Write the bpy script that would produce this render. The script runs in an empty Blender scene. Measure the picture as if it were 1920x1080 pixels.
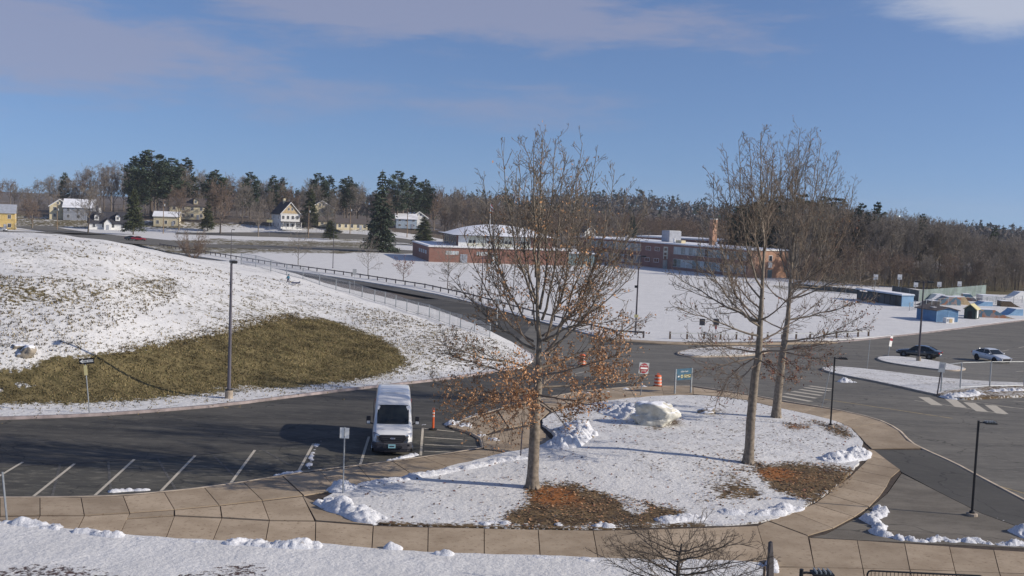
import bpy, math, random
import numpy as np
from mathutils import Vector, Matrix, noise as mnoise
from mathutils.geometry import delaunay_2d_cdt

S = bpy.context.scene
COL = S.collection
rnd = random.Random(11)
nrs = np.random.RandomState(5)
R = math.radians

# ------------------------------------------------------------------ camera
FPX, CAMZ, PITCH, ROLL = 2000.0, 12.5, math.atan(150 / 2000.0), 0.040
_F = Vector((0, math.cos(PITCH), -math.sin(PITCH)))
_U0 = Vector((0, math.sin(PITCH), math.cos(PITCH)))
_R0 = Vector((1, 0, 0))
_R = _R0 * math.cos(ROLL) + _U0 * math.sin(ROLL)
_U = _U0 * math.cos(ROLL) - _R0 * math.sin(ROLL)
cam = bpy.data.cameras.new('camera')
cam.sensor_width = 36.0
cam.lens = 36.0 * FPX / 1920
cam.clip_start = 0.5
cam.clip_end = 9000
cam_o = bpy.data.objects.new('camera', cam)
COL.objects.link(cam_o)
m = Matrix((_R, _U, -_F)).transposed().to_4x4()
m.translation = Vector((0, 0, CAMZ))
cam_o.matrix_world = m
S.camera = cam_o

# ------------------------------------------------------------------ light
SUN_AZ = R(99)       # clockwise from +Y (view direction); 90 = due right
SUN_EL = R(26)
sun = bpy.data.lights.new('sun', 'SUN')
sun.energy = 3.9
sun.angle = R(0.55)
sun.color = (1.0, 0.91, 0.79)
sun_o = bpy.data.objects.new('sun', sun)
COL.objects.link(sun_o)
to_sun = Vector((math.sin(SUN_AZ) * math.cos(SUN_EL), math.cos(SUN_AZ) * math.cos(SUN_EL), math.sin(SUN_EL)))
sun_o.rotation_euler = to_sun.to_track_quat('Z', 'Y').to_euler()
sun_o.location = to_sun * 200

W = bpy.data.worlds.new('World')
S.world = W
W.use_nodes = True
def build_world():
    nt = W.node_tree
    N, L = nt.nodes, nt.links
    N.clear()
    out = N.new('ShaderNodeOutputWorld')
    bg = N.new('ShaderNodeBackground')
    bg.inputs['Strength'].default_value = 0.100
    sky = N.new('ShaderNodeTexSky')
    sky.sky_type = 'NISHITA'
    sky.sun_disc = False
    sky.sun_elevation = SUN_EL
    sky.sun_rotation = SUN_AZ
    sky.altitude = 60
    sky.air_density = 1.0
    sky.dust_density = 0.3
    sky.ozone_density = 5.0
    # the horizon band is pale: look a little higher up the sky model everywhere
    t0 = N.new('ShaderNodeTexCoord')
    vm = N.new('ShaderNodeVectorMath'); vm.operation = 'ADD'; vm.inputs[1].default_value = (0, 0, 0.13)
    L.new(t0.outputs['Generated'], vm.inputs[0])
    vn = N.new('ShaderNodeVectorMath'); vn.operation = 'NORMALIZE'
    L.new(vm.outputs[0], vn.inputs[0]); L.new(vn.outputs[0], sky.inputs[0])
    # thin cloud sheets, mapped on a plane high overhead
    tc = N.new('ShaderNodeTexCoord')
    sep = N.new('ShaderNodeSeparateXYZ')
    L.new(tc.outputs['Generated'], sep.inputs[0])
    def mth(op, a, b=None, clamp=False):
        n = N.new('ShaderNodeMath'); n.operation = op; n.use_clamp = clamp
        for i, q in enumerate((a, b)):
            if q is None: continue
            if isinstance(q, (int, float)): n.inputs[i].default_value = q
            else: L.new(q, n.inputs[i])
        return n.outputs[0]
    z = mth('MAXIMUM', sep.outputs[2], 0.0)
    zz = mth('ADD', z, 0.045)
    u = mth('DIVIDE', sep.outputs[0], zz)
    v = mth('DIVIDE', sep.outputs[1], zz)
    cmb = N.new('ShaderNodeCombineXYZ')
    L.new(u, cmb.inputs[0]); L.new(v, cmb.inputs[1])
    def cloud(loc, scale, rot, nscale, detail, rough, lo, hi, dist=0.0):
        mp = N.new('ShaderNodeMapping')
        mp.inputs['Location'].default_value = loc
        mp.inputs['Scale'].default_value = scale
        mp.inputs['Rotation'].default_value = (0, 0, rot)
        L.new(cmb.outputs[0], mp.inputs[0])
        nz = N.new('ShaderNodeTexNoise')
        nz.inputs['Scale'].default_value = nscale
        nz.inputs['Detail'].default_value = detail
        nz.inputs['Roughness'].default_value = rough
        nz.inputs['Distortion'].default_value = dist
        L.new(mp.outputs[0], nz.inputs[0])
        mr = N.new('ShaderNodeMapRange'); mr.interpolation_type = 'SMOOTHSTEP'
        mr.inputs[1].default_value = lo; mr.inputs[2].default_value = hi
        L.new(nz.outputs[0], mr.inputs[0])
        return mr.outputs[0]
    az = mth('ARCTAN2', sep.outputs[0], sep.outputs[1])
    cb2 = N.new('ShaderNodeCombineXYZ')
    L.new(mth('MULTIPLY', az, 3.2), cb2.inputs[0]); L.new(mth('MULTIPLY', sep.outputs[2], 15.0), cb2.inputs[1])
    def nz2(scale, detail, rough, off, dist=0.4):
        ad = N.new('ShaderNodeVectorMath'); ad.operation = 'ADD'; ad.inputs[1].default_value = off
        L.new(cb2.outputs[0], ad.inputs[0])
        n_ = N.new('ShaderNodeTexNoise'); n_.inputs['Scale'].default_value = scale; n_.inputs['Detail'].default_value = detail
        n_.inputs['Roughness'].default_value = rough; n_.inputs['Distortion'].default_value = dist
        L.new(ad.outputs[0], n_.inputs[0]); return n_.outputs[0]
    def bank(a0, z0, sa, sz, amp):
        e = mth('ADD', mth('POWER', mth('ABSOLUTE', mth('DIVIDE', mth('SUBTRACT', az, a0), sa)), 2.0), mth('POWER', mth('ABSOLUTE', mth('DIVIDE', mth('SUBTRACT', sep.outputs[2], z0), sz)), 2.0))
        return mth('MULTIPLY', mth('EXPONENT', mth('MULTIPLY', e, -1.0)), amp)
    f1 = nz2(1.5, 8, 0.6, (3.1, 1.2, 0)); f2 = nz2(4.2, 8, 0.68, (0.3, 4.4, 2))
    def sheet(dens, lo, hi, k=1.5):
        q = mth('ADD', dens, mth('MULTIPLY', mth('SUBTRACT', mth('ADD', mth('MULTIPLY', f1, 0.65), mth('MULTIPLY', f2, 0.35)), 0.5), k))
        mr = N.new('ShaderNodeMapRange'); mr.interpolation_type = 'SMOOTHSTEP'
        mr.inputs[1].default_value = lo; mr.inputs[2].default_value = hi
        L.new(q, mr.inputs[0]); return mr.outputs[0]
    west = bank(-0.47, 0.115, 0.24, 0.062, 0.95)
    mid = bank(-0.10, 0.178, 0.30, 0.040, 0.92)
    high = mth('MULTIPLY', mth('SUBTRACT', 1.0, mth('EXPONENT', mth('MULTIPLY', mth('MAXIMUM', mth('SUBTRACT', sep.outputs[2], 0.2), 0.0), -8.0))), 0.45)
    mauve = sheet(mth('MAXIMUM', mth('MAXIMUM', west, mid), high), 0.25, 0.80, 2.3)
    wisp = mth('MULTIPLY', sheet(mth('ADD', bank(-0.12, 0.088, 0.40, 0.030, 0.50), bank(0.03, 0.125, .10, .02, .25)), 0.22, 0.75, 1.9), 0.75)
    white = sheet(bank(0.43, 0.186, 0.14, 0.034, 1.2), 0.45, 1.0)
    cov = mth('MULTIPLY', mth('MAXIMUM', mauve, wisp), 0.64)
    # haze fades clouds out close to the horizon
    fade = N.new('ShaderNodeMapRange'); fade.interpolation_type = 'SMOOTHSTEP'
    fade.inputs[1].default_value = 0.02; fade.inputs[2].default_value = 0.10
    L.new(z, fade.inputs[0])
    cov = mth('MULTIPLY', cov, fade.outputs[0])
    hsv = N.new('ShaderNodeHueSaturation')
    hsv.inputs['Hue'].default_value = 0.508
    hsv.inputs['Saturation'].default_value = 0.99
    hsv.inputs['Value'].default_value = 1.0
    L.new(sky.outputs[0], hsv.inputs['Color'])
    mix = N.new('ShaderNodeMix'); mix.data_type = 'RGBA'
    L.new(cov, mix.inputs[0])
    L.new(hsv.outputs[0], mix.inputs[6])
    mix.inputs[7].default_value = (2.75, 2.85, 3.85, 1)
    mix2 = N.new('ShaderNodeMix'); mix2.data_type = 'RGBA'
    L.new(mth('MULTIPLY', white, 0.85), mix2.inputs[0]); L.new(mix.outputs[2], mix2.inputs[6]); mix2.inputs[7].default_value = (4.2, 4.5, 5.4, 1)
    L.new(mix2.outputs[2], bg.inputs[0])
    L.new(bg.outputs[0], out.inputs[0])
CL = (5.2, 3.4)
build_world()

vs = S.view_settings
vs.view_transform = 'Standard'
vs.look = 'None'
vs.exposure = 0.26
vs.gamma = 1.0
vs.use_curve_mapping = False
try:
    S.cycles.max_bounces = 6
    S.cycles.transparent_max_bounces = 16
    S.cycles.sample_clamp_indirect = 6
    S.cycles.use_denoising = True
except Exception:
    pass

# ------------------------------------------------------------------ picture <-> place (used once, to set things out)
def ray(px, py):
    d = _F * FPX + _R * (px - 960) + _U * (540 - py)
    return d / d.y          # unit step in Y

def at(px, py, D):
    d = ray(px, py)
    return Vector((d.x * D, D, CAMZ + d.z * D))

def proj(p):
    q = Vector(p) - Vector((0, 0, CAMZ))
    w = q.dot(_F)
    return 960 + FPX * q.dot(_R) / w, 540 - FPX * q.dot(_U) / w

def proj_np(A):
    q = A - np.array([0, 0, CAMZ])
    w = np.maximum(q @ np.array(_F), 1e-3)
    return 960 + FPX * (q @ np.array(_R)) / w, 540 - FPX * (q @ np.array(_U)) / w

def sstep(a, b, x):
    t = np.clip((np.asarray(x, float) - a) / (b - a), 0, 1)
    return t * t * (3 - 2 * t)

def base(x, y):
    x = np.asarray(x, float)
    return -3.0 * sstep(60, 140, y) + 6.5 * sstep(428, 478, y) * (1 - sstep(-60, -10, x))

_Y = np.concatenate([np.arange(14, 120, 0.25), np.arange(120, 420, 1.0), np.arange(420, 1500, 4.0)])
def P(px, py, fn=None, off=0.0):
    fn = fn or T
    d = ray(px, py)
    z = CAMZ + d.z * _Y
    g = z - (fn(d.x * _Y, _Y) + off)
    i = int(np.argmax(g < 0))
    if g[i] >= 0:
        i = len(_Y) - 1
    i = max(i, 1)
    a, b = g[i - 1], g[i]
    t = a / (a - b) if a != b else 0
    y = _Y[i - 1] + (_Y[i] - _Y[i - 1]) * t
    return Vector((d.x * y, y, CAMZ + d.z * y))

def Pb(px, py):
    return P(px, py, base)

# the mound: foot, crest distance and crest height by bearing
CREST = [(-300, 438, 104), (0, 438, 105), (100, 439, 110), (200, 451, 115), (300, 475, 125), (400, 489, 135), (500, 504, 140),
         (560, 520, 140), (640, 545, 135), (700, 563, 130), (800, 593, 122), (930, 637, 108), (1010, 664, 100)]
CURB = [(-300, 788), (-150, 787), (0, 783), (170, 777), (300, 768), (430, 757), (560, 740), (700, 724), (820, 711), (900, 700), (980, 688)]
_cx = np.array([c[0] for c in CREST], float)
_cd = np.array([c[2] for c in CREST], float)
_cz = np.array([at(c[0], c[1], c[2]).z for c in CREST])
_fx = np.array([c[0] for c in CURB], float)
_fd = np.array([Pb(*c).y + 2.2 for c in CURB])

def mound(x, y):
    x = np.asarray(x, float); y = np.asarray(y, float)
    u = 960 + FPX * x / np.maximum(y, 1)
    dc = np.interp(u, _cx, _cd); zc = np.interp(u, _cx, _cz); df = np.interp(u, _fx, _fd)
    top = np.maximum(zc - base(x, dc), 0)
    top = top * (1 - sstep(900, 1015, u))
    s = (y - df) / np.maximum(dc - df, 1)
    sc = np.clip(s, 0, 1)
    up = (1 - (1 - sc) ** 2.35) * sstep(0, 0.13, sc)
    db = 55.0
    s2 = np.clip((y - dc) / db, 0, 1)
    down = 1 - sstep(0, 1, s2)
    h = np.where(s <= 1, top * up, top * down)
    # the base falls along the way; keep the slope smooth
    h = h + np.where(s <= 1, (base(x, dc) - base(x, y)) * sc * (1 - sc) * 0.0, 0)
    lump = 0.10 * np.sin(x * 0.31 + y * 0.17) + 0.07 * np.sin(x * 0.73 - y * 0.41 + 1.3) + 0.05 * np.sin(x * 1.3 + y * 1.1)
    return h + lump * sstep(0.5, 2.5, h)

ISL_C = Pb(1180, 860)
def island_h(x, y):
    x = np.asarray(x, float); y = np.asarray(y, float)
    r2 = ((x - ISL_C.x) / 10.5) ** 2 + ((y - ISL_C.y) / 6.5) ** 2
    return 0.55 * np.exp(-r2 * 1.6) + 0.02 * np.sin(x * 1.9 + y) * np.exp(-r2)

def T(x, y):
    return base(x, y) + mound(x, y) + island_h(x, y)

# ------------------------------------------------------------------ materials
def _nodes(name):
    mt = bpy.data.materials.new(name)
    mt.use_nodes = True
    nt = mt.node_tree
    return mt, nt, nt.nodes['Principled BSDF']

def noise_node(nt, scale, detail=4, rough=0.55, coord='Object', stretch=None, dist=0):
    tc = nt.nodes.new('ShaderNodeTexCoord') if coord != 'World' else nt.nodes.new('ShaderNodeNewGeometry')
    src = tc.outputs['Position'] if coord == 'World' else tc.outputs[coord]
    if stretch:
        mp = nt.nodes.new('ShaderNodeMapping'); mp.inputs['Scale'].default_value = stretch[:3]
        if len(stretch) > 3: mp.inputs['Rotation'].default_value = (0, 0, stretch[3])
        nt.links.new(src, mp.inputs[0]); src = mp.outputs[0]
    n = nt.nodes.new('ShaderNodeTexNoise')
    n.inputs['Scale'].default_value = scale; n.inputs['Detail'].default_value = detail
    n.inputs['Roughness'].default_value = rough; n.inputs['Distortion'].default_value = dist
    nt.links.new(src, n.inputs[0])
    return n.outputs[0]

def rng_node(nt, fac, a, b, c=0.0, d=1.0, smooth=True):
    mr = nt.nodes.new('ShaderNodeMapRange')
    if smooth: mr.interpolation_type = 'SMOOTHSTEP'
    mr.inputs[1].default_value = a; mr.inputs[2].default_value = b
    mr.inputs[3].default_value = c; mr.inputs[4].default_value = d
    nt.links.new(fac, mr.inputs[0])
    return mr.outputs[0]

def mix_node(nt, fac, a, b, mode='MIX'):
    mx = nt.nodes.new('ShaderNodeMix'); mx.data_type = 'RGBA'; mx.blend_type = mode
    for i, q in ((0, fac), (6, a), (7, b)):
        if isinstance(q, (int, float)): mx.inputs[i].default_value = q
        elif isinstance(q, (tuple, list)): mx.inputs[i].default_value = (*q[:3], 1)
        else: nt.links.new(q, mx.inputs[i])
    return mx.outputs[2]

def math_node(nt, op, a, b=None):
    n = nt.nodes.new('ShaderNodeMath'); n.operation = op
    for i, q in enumerate((a, b)):
        if q is None: continue
        if isinstance(q, (int, float)): n.inputs[i].default_value = q
        else: nt.links.new(q, n.inputs[i])
    return n.outputs[0]

def bump_node(nt, bsdf, h, strength, dist):
    b = nt.nodes.new('ShaderNodeBump')
    b.inputs['Strength'].default_value = strength; b.inputs['Distance'].default_value = dist
    nt.links.new(h, b.inputs['Height'])
    nt.links.new(b.outputs[0], bsdf.inputs['Normal'])

def mat(name, rgb, rough=0.75, var=0.18, scale=3.0, metal=0.0, bump=0.0, coat=0.0, coord='Object', spec=0.35, emit=None):
    mt, nt, b = _nodes(name)
    b.inputs['Roughness'].default_value = rough
    b.inputs['Metallic'].default_value = metal
    b.inputs['Specular IOR Level'].default_value = spec
    if coat: b.inputs['Coat Weight'].default_value = coat; b.inputs['Coat Roughness'].default_value = 0.08
    if var:
        n = noise_node(nt, scale, 5, 0.6, coord)
        f = rng_node(nt, n, 0.3, 0.7)
        lo = tuple(c * (1 - var) for c in rgb); hi = tuple(min(c * (1 + var), 0.9) for c in rgb)
        nt.links.new(mix_node(nt, f, lo, hi), b.inputs['Base Color'])
        if bump: bump_node(nt, b, n, bump, 0.02)
    else:
        b.inputs['Base Color'].default_value = (*rgb, 1)
    return mt

# ------------------------------------------------------------------ mesh helpers
class MB:
    def __init__(s): s.v = []; s.f = []; s.m = []
    def add(s, vs, fs, mi=0):
        o = len(s.v)
        s.v.extend([tuple(q) for q in vs])
        for f in fs: s.f.append(tuple(i + o for i in f)); s.m.append(mi)
    def box(s, c, d, rz=0.0, mi=0, M=None, taper=1.0):
        x, y, z = d[0] / 2, d[1] / 2, d[2] / 2
        vs = []
        for k, t in ((-z, 1.0), (z, taper)):
            for a, b in ((-x, -y), (x, -y), (x, y), (-x, y)): vs.append((a * t, b * t, k))
        cr, sr = math.cos(rz), math.sin(rz)
        out = []
        for a, b, k in vs:
            q = Vector((a * cr - b * sr + c[0], a * sr + b * cr + c[1], k + c[2]))
            out.append(M @ q if M else q)
        s.add(out, [(3, 2, 1, 0), (4, 5, 6, 7), (0, 1, 5, 4), (1, 2, 6, 5), (2, 3, 7, 6), (3, 0, 4, 7)], mi)
        return s
    def prism(s, pts, axis, a, b, mi=0):
        """outline pts (u,v); extruded along axis 'x','y','z' from a to b"""
        def mk(u, v, w): return {'x': (w, u, v), 'y': (u, w, v), 'z': (u, v, w)}[axis]
        n = len(pts)
        vs = [mk(u, v, a) for u, v in pts] + [mk(u, v, b) for u, v in pts]
        fs = [tuple(range(n))[::-1], tuple(range(n, 2 * n))] + [(i, (i + 1) % n, n + (i + 1) % n, n + i) for i in range(n)]
        s.add(vs, fs, mi); return s
    def tube(s, pts, rad, n=6, mi=0, cap=True):
        pts = [Vector(p) for p in pts]
        if isinstance(rad, (int, float)): rad = [rad] * len(pts)
        vs = []
        ax = Vector((0, 0, 1)) if abs((pts[-1] - pts[0]).normalized().z) < 0.9 else Vector((1, 0, 0))
        for i, p in enumerate(pts):
            t = (pts[min(i + 1, len(pts) - 1)] - pts[max(i - 1, 0)]).normalized()
            u = t.cross(ax).normalized(); w = t.cross(u)
            for k in range(n):
                a = 2 * math.pi * k / n
                vs.append(p + (u * math.cos(a) + w * math.sin(a)) * rad[i])
        fs = []
        for i in range(len(pts) - 1):
            for k in range(n):
                fs.append((i * n + k, i * n + (k + 1) % n, (i + 1) * n + (k + 1) % n, (i + 1) * n + k))
        if cap:
            fs.append(tuple(range(n))[::-1]); fs.append(tuple((len(pts) - 1) * n + k for k in range(n)))
        s.add(vs, fs, mi); return s
    def lathe(s, prof, n=12, c=(0, 0, 0), axis='z', mi=0):
        vs = []
        for r, h in prof:
            for k in range(n):
                a = 2 * math.pi * k / n
                q = {'z': (r * math.cos(a), r * math.sin(a), h), 'x': (h, r * math.cos(a), r * math.sin(a)), 'y': (r * math.cos(a), h, r * math.sin(a))}[axis]
                vs.append((q[0] + c[0], q[1] + c[1], q[2] + c[2]))
        fs = []
        m_ = len(prof)
        for i in range(m_ - 1):
            for k in range(n):
                fs.append((i * n + k, i * n + (k + 1) % n, (i + 1) * n + (k + 1) % n, (i + 1) * n + k))
        fs.append(tuple(range(n))[::-1]); fs.append(tuple((m_ - 1) * n + k for k in range(n)))
        s.add(vs, fs, mi); return s
    def quad(s, a, b, c, d, mi=0): s.add([a, b, c, d], [(0, 1, 2, 3)], mi); return s
    def build(s, name, mats, parent=None, smooth=False, bevel=0.0):
        me = bpy.data.meshes.new(name)
        me.from_pydata(s.v, [], s.f)
        for q in (mats if isinstance(mats, (list, tuple)) else [mats]): me.materials.append(q)
        if any(s.m): me.polygons.foreach_set('material_index', s.m)
        if smooth: me.polygons.foreach_set('use_smooth', [True] * len(s.f))
        me.update()
        o = link(name, me, parent)
        if bevel:
            b = o.modifiers.new('bevel', 'BEVEL'); b.width = bevel; b.segments = 2; b.limit_method = 'ANGLE'
        return o

def link(name, data, parent=None):
    o = bpy.data.objects.new(name, data)
    COL.objects.link(o)
    if parent is not None: o.parent = parent
    return o

def mesh_np(name, V, F, mats, parent=None, smooth=False, mi=None):
    me = bpy.data.meshes.new(name)
    F = np.asarray(F, np.int32)
    nf, k = F.shape
    me.vertices.add(len(V)); me.vertices.foreach_set('co', np.asarray(V, np.float32).ravel())
    me.loops.add(nf * k); me.loops.foreach_set('vertex_index', F.ravel())
    me.polygons.add(nf); me.polygons.foreach_set('loop_start', np.arange(nf, dtype=np.int32) * k)
    try: me.polygons.foreach_set('loop_total', np.full(nf, k, np.int32))
    except Exception: pass
    if mi is not None: me.polygons.foreach_set('material_index', np.asarray(mi, np.int32))
    if smooth: me.polygons.foreach_set('use_smooth', np.ones(nf, bool))
    for q in (mats if isinstance(mats, (list, tuple)) else [mats]): me.materials.append(q)
    me.update(calc_edges=True); me.validate()
    return link(name, me, parent) if parent != 'mesh' else me

def tag(o, label, cat, group=None):
    o['label'] = label; o['category'] = cat
    if group: o['group'] = group
    return o
def thing(name, label, cat, loc=(0, 0, 0), rz=0.0, group=None):
    o = bpy.data.objects.new(name, None); COL.objects.link(o)
    o.empty_display_size = 0.3
    o.location = loc; o.rotation_euler = (0, 0, rz)
    return tag(o, label, cat, group)
def setting(o): o['kind'] = 'structure'; return o
def stuff(o): o['kind'] = 'stuff'; return o

KIDS = {}
def copy_tree(o, parent=None):
    c = o.copy(); COL.objects.link(c)
    if parent is not None: c.parent = parent
    for ch in list(o.children): copy_tree(ch, c)
    return c

# ------------------------------------------------------------------ draped sheets
def in_poly(poly, x, y):
    poly = np.asarray(poly, float)
    x = np.asarray(x, float); y = np.asarray(y, float)
    ins = np.zeros(x.shape, bool)
    n = len(poly)
    for i in range(n):
        x1, y1 = poly[i]; x2, y2 = poly[(i + 1) % n]
        if y1 == y2: continue
        c = ((y1 > y) != (y2 > y)) & (x < (x2 - x1) * (y - y1) / (y2 - y1) + x1)
        ins ^= c
    return ins

def poly_dist(poly, x, y, closed=True):
    poly = np.asarray(poly, float)
    x = np.asarray(x, float); y = np.asarray(y, float)
    best = np.full(x.shape, 1e9)
    n = len(poly)
    for i in range(n if closed else n - 1):
        a = poly[i]; b = poly[(i + 1) % n]
        d = b - a; l2 = max(d @ d, 1e-9)
        t = np.clip(((x - a[0]) * d[0] + (y - a[1]) * d[1]) / l2, 0, 1)
        best = np.minimum(best, np.hypot(x - a[0] - t * d[0], y - a[1] - t * d[1]))
    return best

def soft(poly, x, y, w):
    """1 inside, 0 outside, over w on both sides of the outline"""
    d = poly_dist(poly, x, y); i = in_poly(poly, x, y)
    return sstep(-w, w, np.where(i, d, -d))

def xy(pts, fn=None):
    return [(q.x, q.y) for q in (P(a, b, fn or base) for a, b in pts)]

def smooth_line(pts, k=2, closed=False):
    pts = [np.array(p, float) for p in pts]
    for _ in range(k):
        out = []
        n = len(pts)
        if not closed: out.append(pts[0])
        for i in range(n if closed else n - 1):
            a, b = pts[i], pts[(i + 1) % n]
            out += [a * .75 + b * .25, a * .25 + b * .75]
        if not closed: out.append(pts[-1])
        pts = out
    return [tuple(p) for p in pts]

def drape(name, poly, step, zfn, off, mats, skirt=0.25, ratio=None, jag=0.0, attr=None, parent=None, ymax=1e9, smooth=True):
    """a sheet over the ground inside a plan outline; step in metres at 50 m (ratio: grows with distance)"""
    r = random.Random(hash(name) % 1000 if False else len(name) * 7 + len(poly))
    st = (lambda y: step * max(y, 20) / 50.0) if ratio else (lambda y: step)
    pts = []
    n = len(poly)
    for i in range(n):
        a = Vector(poly[i]); b = Vector(poly[(i + 1) % n])
        l = (b - a).length; k = max(1, int(l / max(st(min(a.y, b.y)), 0.05)))
        for j in range(k):
            q = a.lerp(b, j / k)
            if jag:
                nv = mnoise.noise(Vector((q.x * 1.3, q.y * 1.3, 1.7))) + 0.6 * mnoise.noise(Vector((q.x * 4.1, q.y * 4.1, 5.7)))
                e = (b - a).normalized()
                q = q + Vector((-e.y, e.x)) * nv * jag
            pts.append((q.x, q.y))
    arr = np.array(pts)
    y0, y1 = arr[:, 1].min(), min(arr[:, 1].max(), ymax)
    gx, gy = [], []
    y = y0 + st(y0) * .5; row = 0
    while y < y1:
        s_ = st(y)
        xs = np.arange(arr[:, 0].min() + (row % 2) * s_ * .5, arr[:, 0].max(), s_)
        gx.append(xs + nrs.uniform(-.18, .18, xs.shape) * s_); gy.append(np.full(xs.shape, y) + nrs.uniform(-.18, .18, xs.shape) * s_)
        y += s_ * 0.87; row += 1
    if gx:
        gx = np.concatenate(gx); gy = np.concatenate(gy)
        ok = in_poly(arr, gx, gy)
        gx, gy = gx[ok], gy[ok]
        d = poly_dist(arr, gx, gy) if len(arr) * len(gx) < 4e7 else np.full(gx.shape, 9)
        sv = np.array([st(q) for q in gy])
        ok = d > sv * .45
        gx, gy = gx[ok], gy[ok]
    else: gx = gy = np.zeros(0)
    co = [Vector(p) for p in pts] + [Vector(p) for p in zip(gx.tolist(), gy.tolist())]
    res = delaunay_2d_cdt(co, [], [list(range(len(pts)))], 1, 1e-5)
    V2, F = res[0], res[2]
    A = np.array([(v.x, v.y) for v in V2])
    Z = zfn(A[:, 0], A[:, 1]) + off
    V = np.column_stack([A, Z])
    F = [f for f in F if len(f) == 3]
    ed = {}
    for f in F:
        for i in range(3):
            e = (f[i], f[(i + 1) % 3]); ed[e] = 1
    bd = [e for e in ed if (e[1], e[0]) not in ed]
    if skirt:
        idx = {}; ex = []
        for e in bd:      # the rim gets its own vertices, so the top stays evenly shaded
            for q in e:
                if q not in idx:
                    idx[q] = len(V) + len(ex); ex.append(tuple(V[q])); ex.append((V[q][0], V[q][1], V[q][2] - skirt))
        V = np.vstack([V, np.array(ex)])
        for a, b in bd:
            F.append((idx[b], idx[a], idx[a] + 1)); F.append((idx[b], idx[a] + 1, idx[b] + 1))
    # make the top face up
    Fa = np.array(F)
    o = mesh_np(name, V, Fa, mats, parent, smooth)
    if attr:
        me = o.data
        for nm, fn in attr.items():
            at_ = me.attributes.new(nm, 'FLOAT', 'POINT')
            at_.data.foreach_set('value', np.asarray(fn(V), np.float32))
    return o

def strip(name, line, width, zfn, off, mats, h=0.0, parent=None, step=1.0, end=None):
    """a band of constant width along a plan line, draped; h>0 gives it thickness"""
    pts = []
    for a, b in zip(line[:-1], line[1:]):
        a = Vector(a); b = Vector(b); k = max(1, int((b - a).length / step))
        for j in range(k): pts.append(a.lerp(b, j / k))
    pts.append(Vector(line[-1]))
    n = len(pts)
    V = []; F = []
    prof = [(-.5, -h), (-.5, 0), (.5, 0), (.5, -h)] if h else [(-.5, 0), (.5, 0)]
    for i, p in enumerate(pts):
        t = (pts[min(i + 1, n - 1)] - pts[max(i - 1, 0)]).normalized()
        nv = Vector((-t.y, t.x))
        z = float(zfn(p.x, p.y)) + off
        for u, dz in prof:
            q = p + nv * u * width
            zz = z if h else float(zfn(q.x, q.y)) + off
            V.append((q.x, q.y, zz + dz))
    k = len(prof)
    for i in range(n - 1):
        for j in range(k - 1):
            F.append((i * k + j, i * k + j + 1, (i + 1) * k + j + 1, (i + 1) * k + j)[::-1])
    o = mesh_np(name, np.array(V), F, mats, parent)
    return o
# ------------------------------------------------------------------ ground materials
def snow_mat(name, grass_lo, grass_hi, edge=0.07, amp=1.15, sc=(2.6, 0.55), stretch=None, sec=None, tint=None):
    """snow with the ground showing through where the 'bare' attribute and noise say so"""
    mt, nt, b = _nodes(name)
    at_ = nt.nodes.new('ShaderNodeAttribute'); at_.attribute_name = 'bare'
    n1 = noise_node(nt, sc[0], 5, 0.62, 'World', stretch)
    n2 = noise_node(nt, sc[1], 3, 0.5, 'World')
    n = math_node(nt, 'ADD', math_node(nt, 'MULTIPLY', n1, 0.72), math_node(nt, 'MULTIPLY', n2, 0.28))
    v = math_node(nt, 'ADD', at_.outputs['Fac'], math_node(nt, 'MULTIPLY', math_node(nt, 'SUBTRACT', n, 0.5), amp))
    f = rng_node(nt, v, 0.5 - edge, 0.5 + edge)
    g1 = noise_node(nt, 1.1, 6, 0.7, 'World')
    grass = mix_node(nt, rng_node(nt, g1, 0.32, 0.68), grass_lo, grass_hi)
    if sec:   # a second ground colour (fallen leaves) by its own attribute
        a2 = nt.nodes.new('ShaderNodeAttribute'); a2.attribute_name = 'leafy'
        g2 = noise_node(nt, 9, 4, 0.7, 'World')
        fa = rng_node(nt, math_node(nt, 'ADD', a2.outputs['Fac'], math_node(nt, 'SUBTRACT', g2, 0.5)), 0.4, 0.7)
        grass = mix_node(nt, fa, grass, sec)
    s1 = noise_node(nt, 7.0, 5, 0.65, 'World')
    s2 = noise_node(nt, 0.35, 3, 0.5, 'World')
    sn = mix_node(nt, rng_node(nt, s1, 0.3, 0.7), (0.60, 0.595, 0.585), (0.745, 0.735, 0.715))
    sn = mix_node(nt, rng_node(nt, s2, 0.35, 0.7, 0.0, 0.35), sn, tint or (0.53, 0.525, 0.515))
    nt.links.new(mix_node(nt, f, sn, grass), b.inputs['Base Color'])
    b.inputs['Roughness'].default_value = 0.85
    b.inputs['Specular IOR Level'].default_value = 0.15
    hgt = math_node(nt, 'SUBTRACT', math_node(nt, 'ADD', math_node(nt, 'MULTIPLY', noise_node(nt, 5.0, 6, 0.65, 'World'), 0.8), math_node(nt, 'MULTIPLY', noise_node(nt, 1.1, 4, 0.55, 'World'), 1.6)), math_node(nt, 'MULTIPLY', f, 0.6))
    bump_node(nt, b, hgt, 0.6, 0.11)
    return mt

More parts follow.
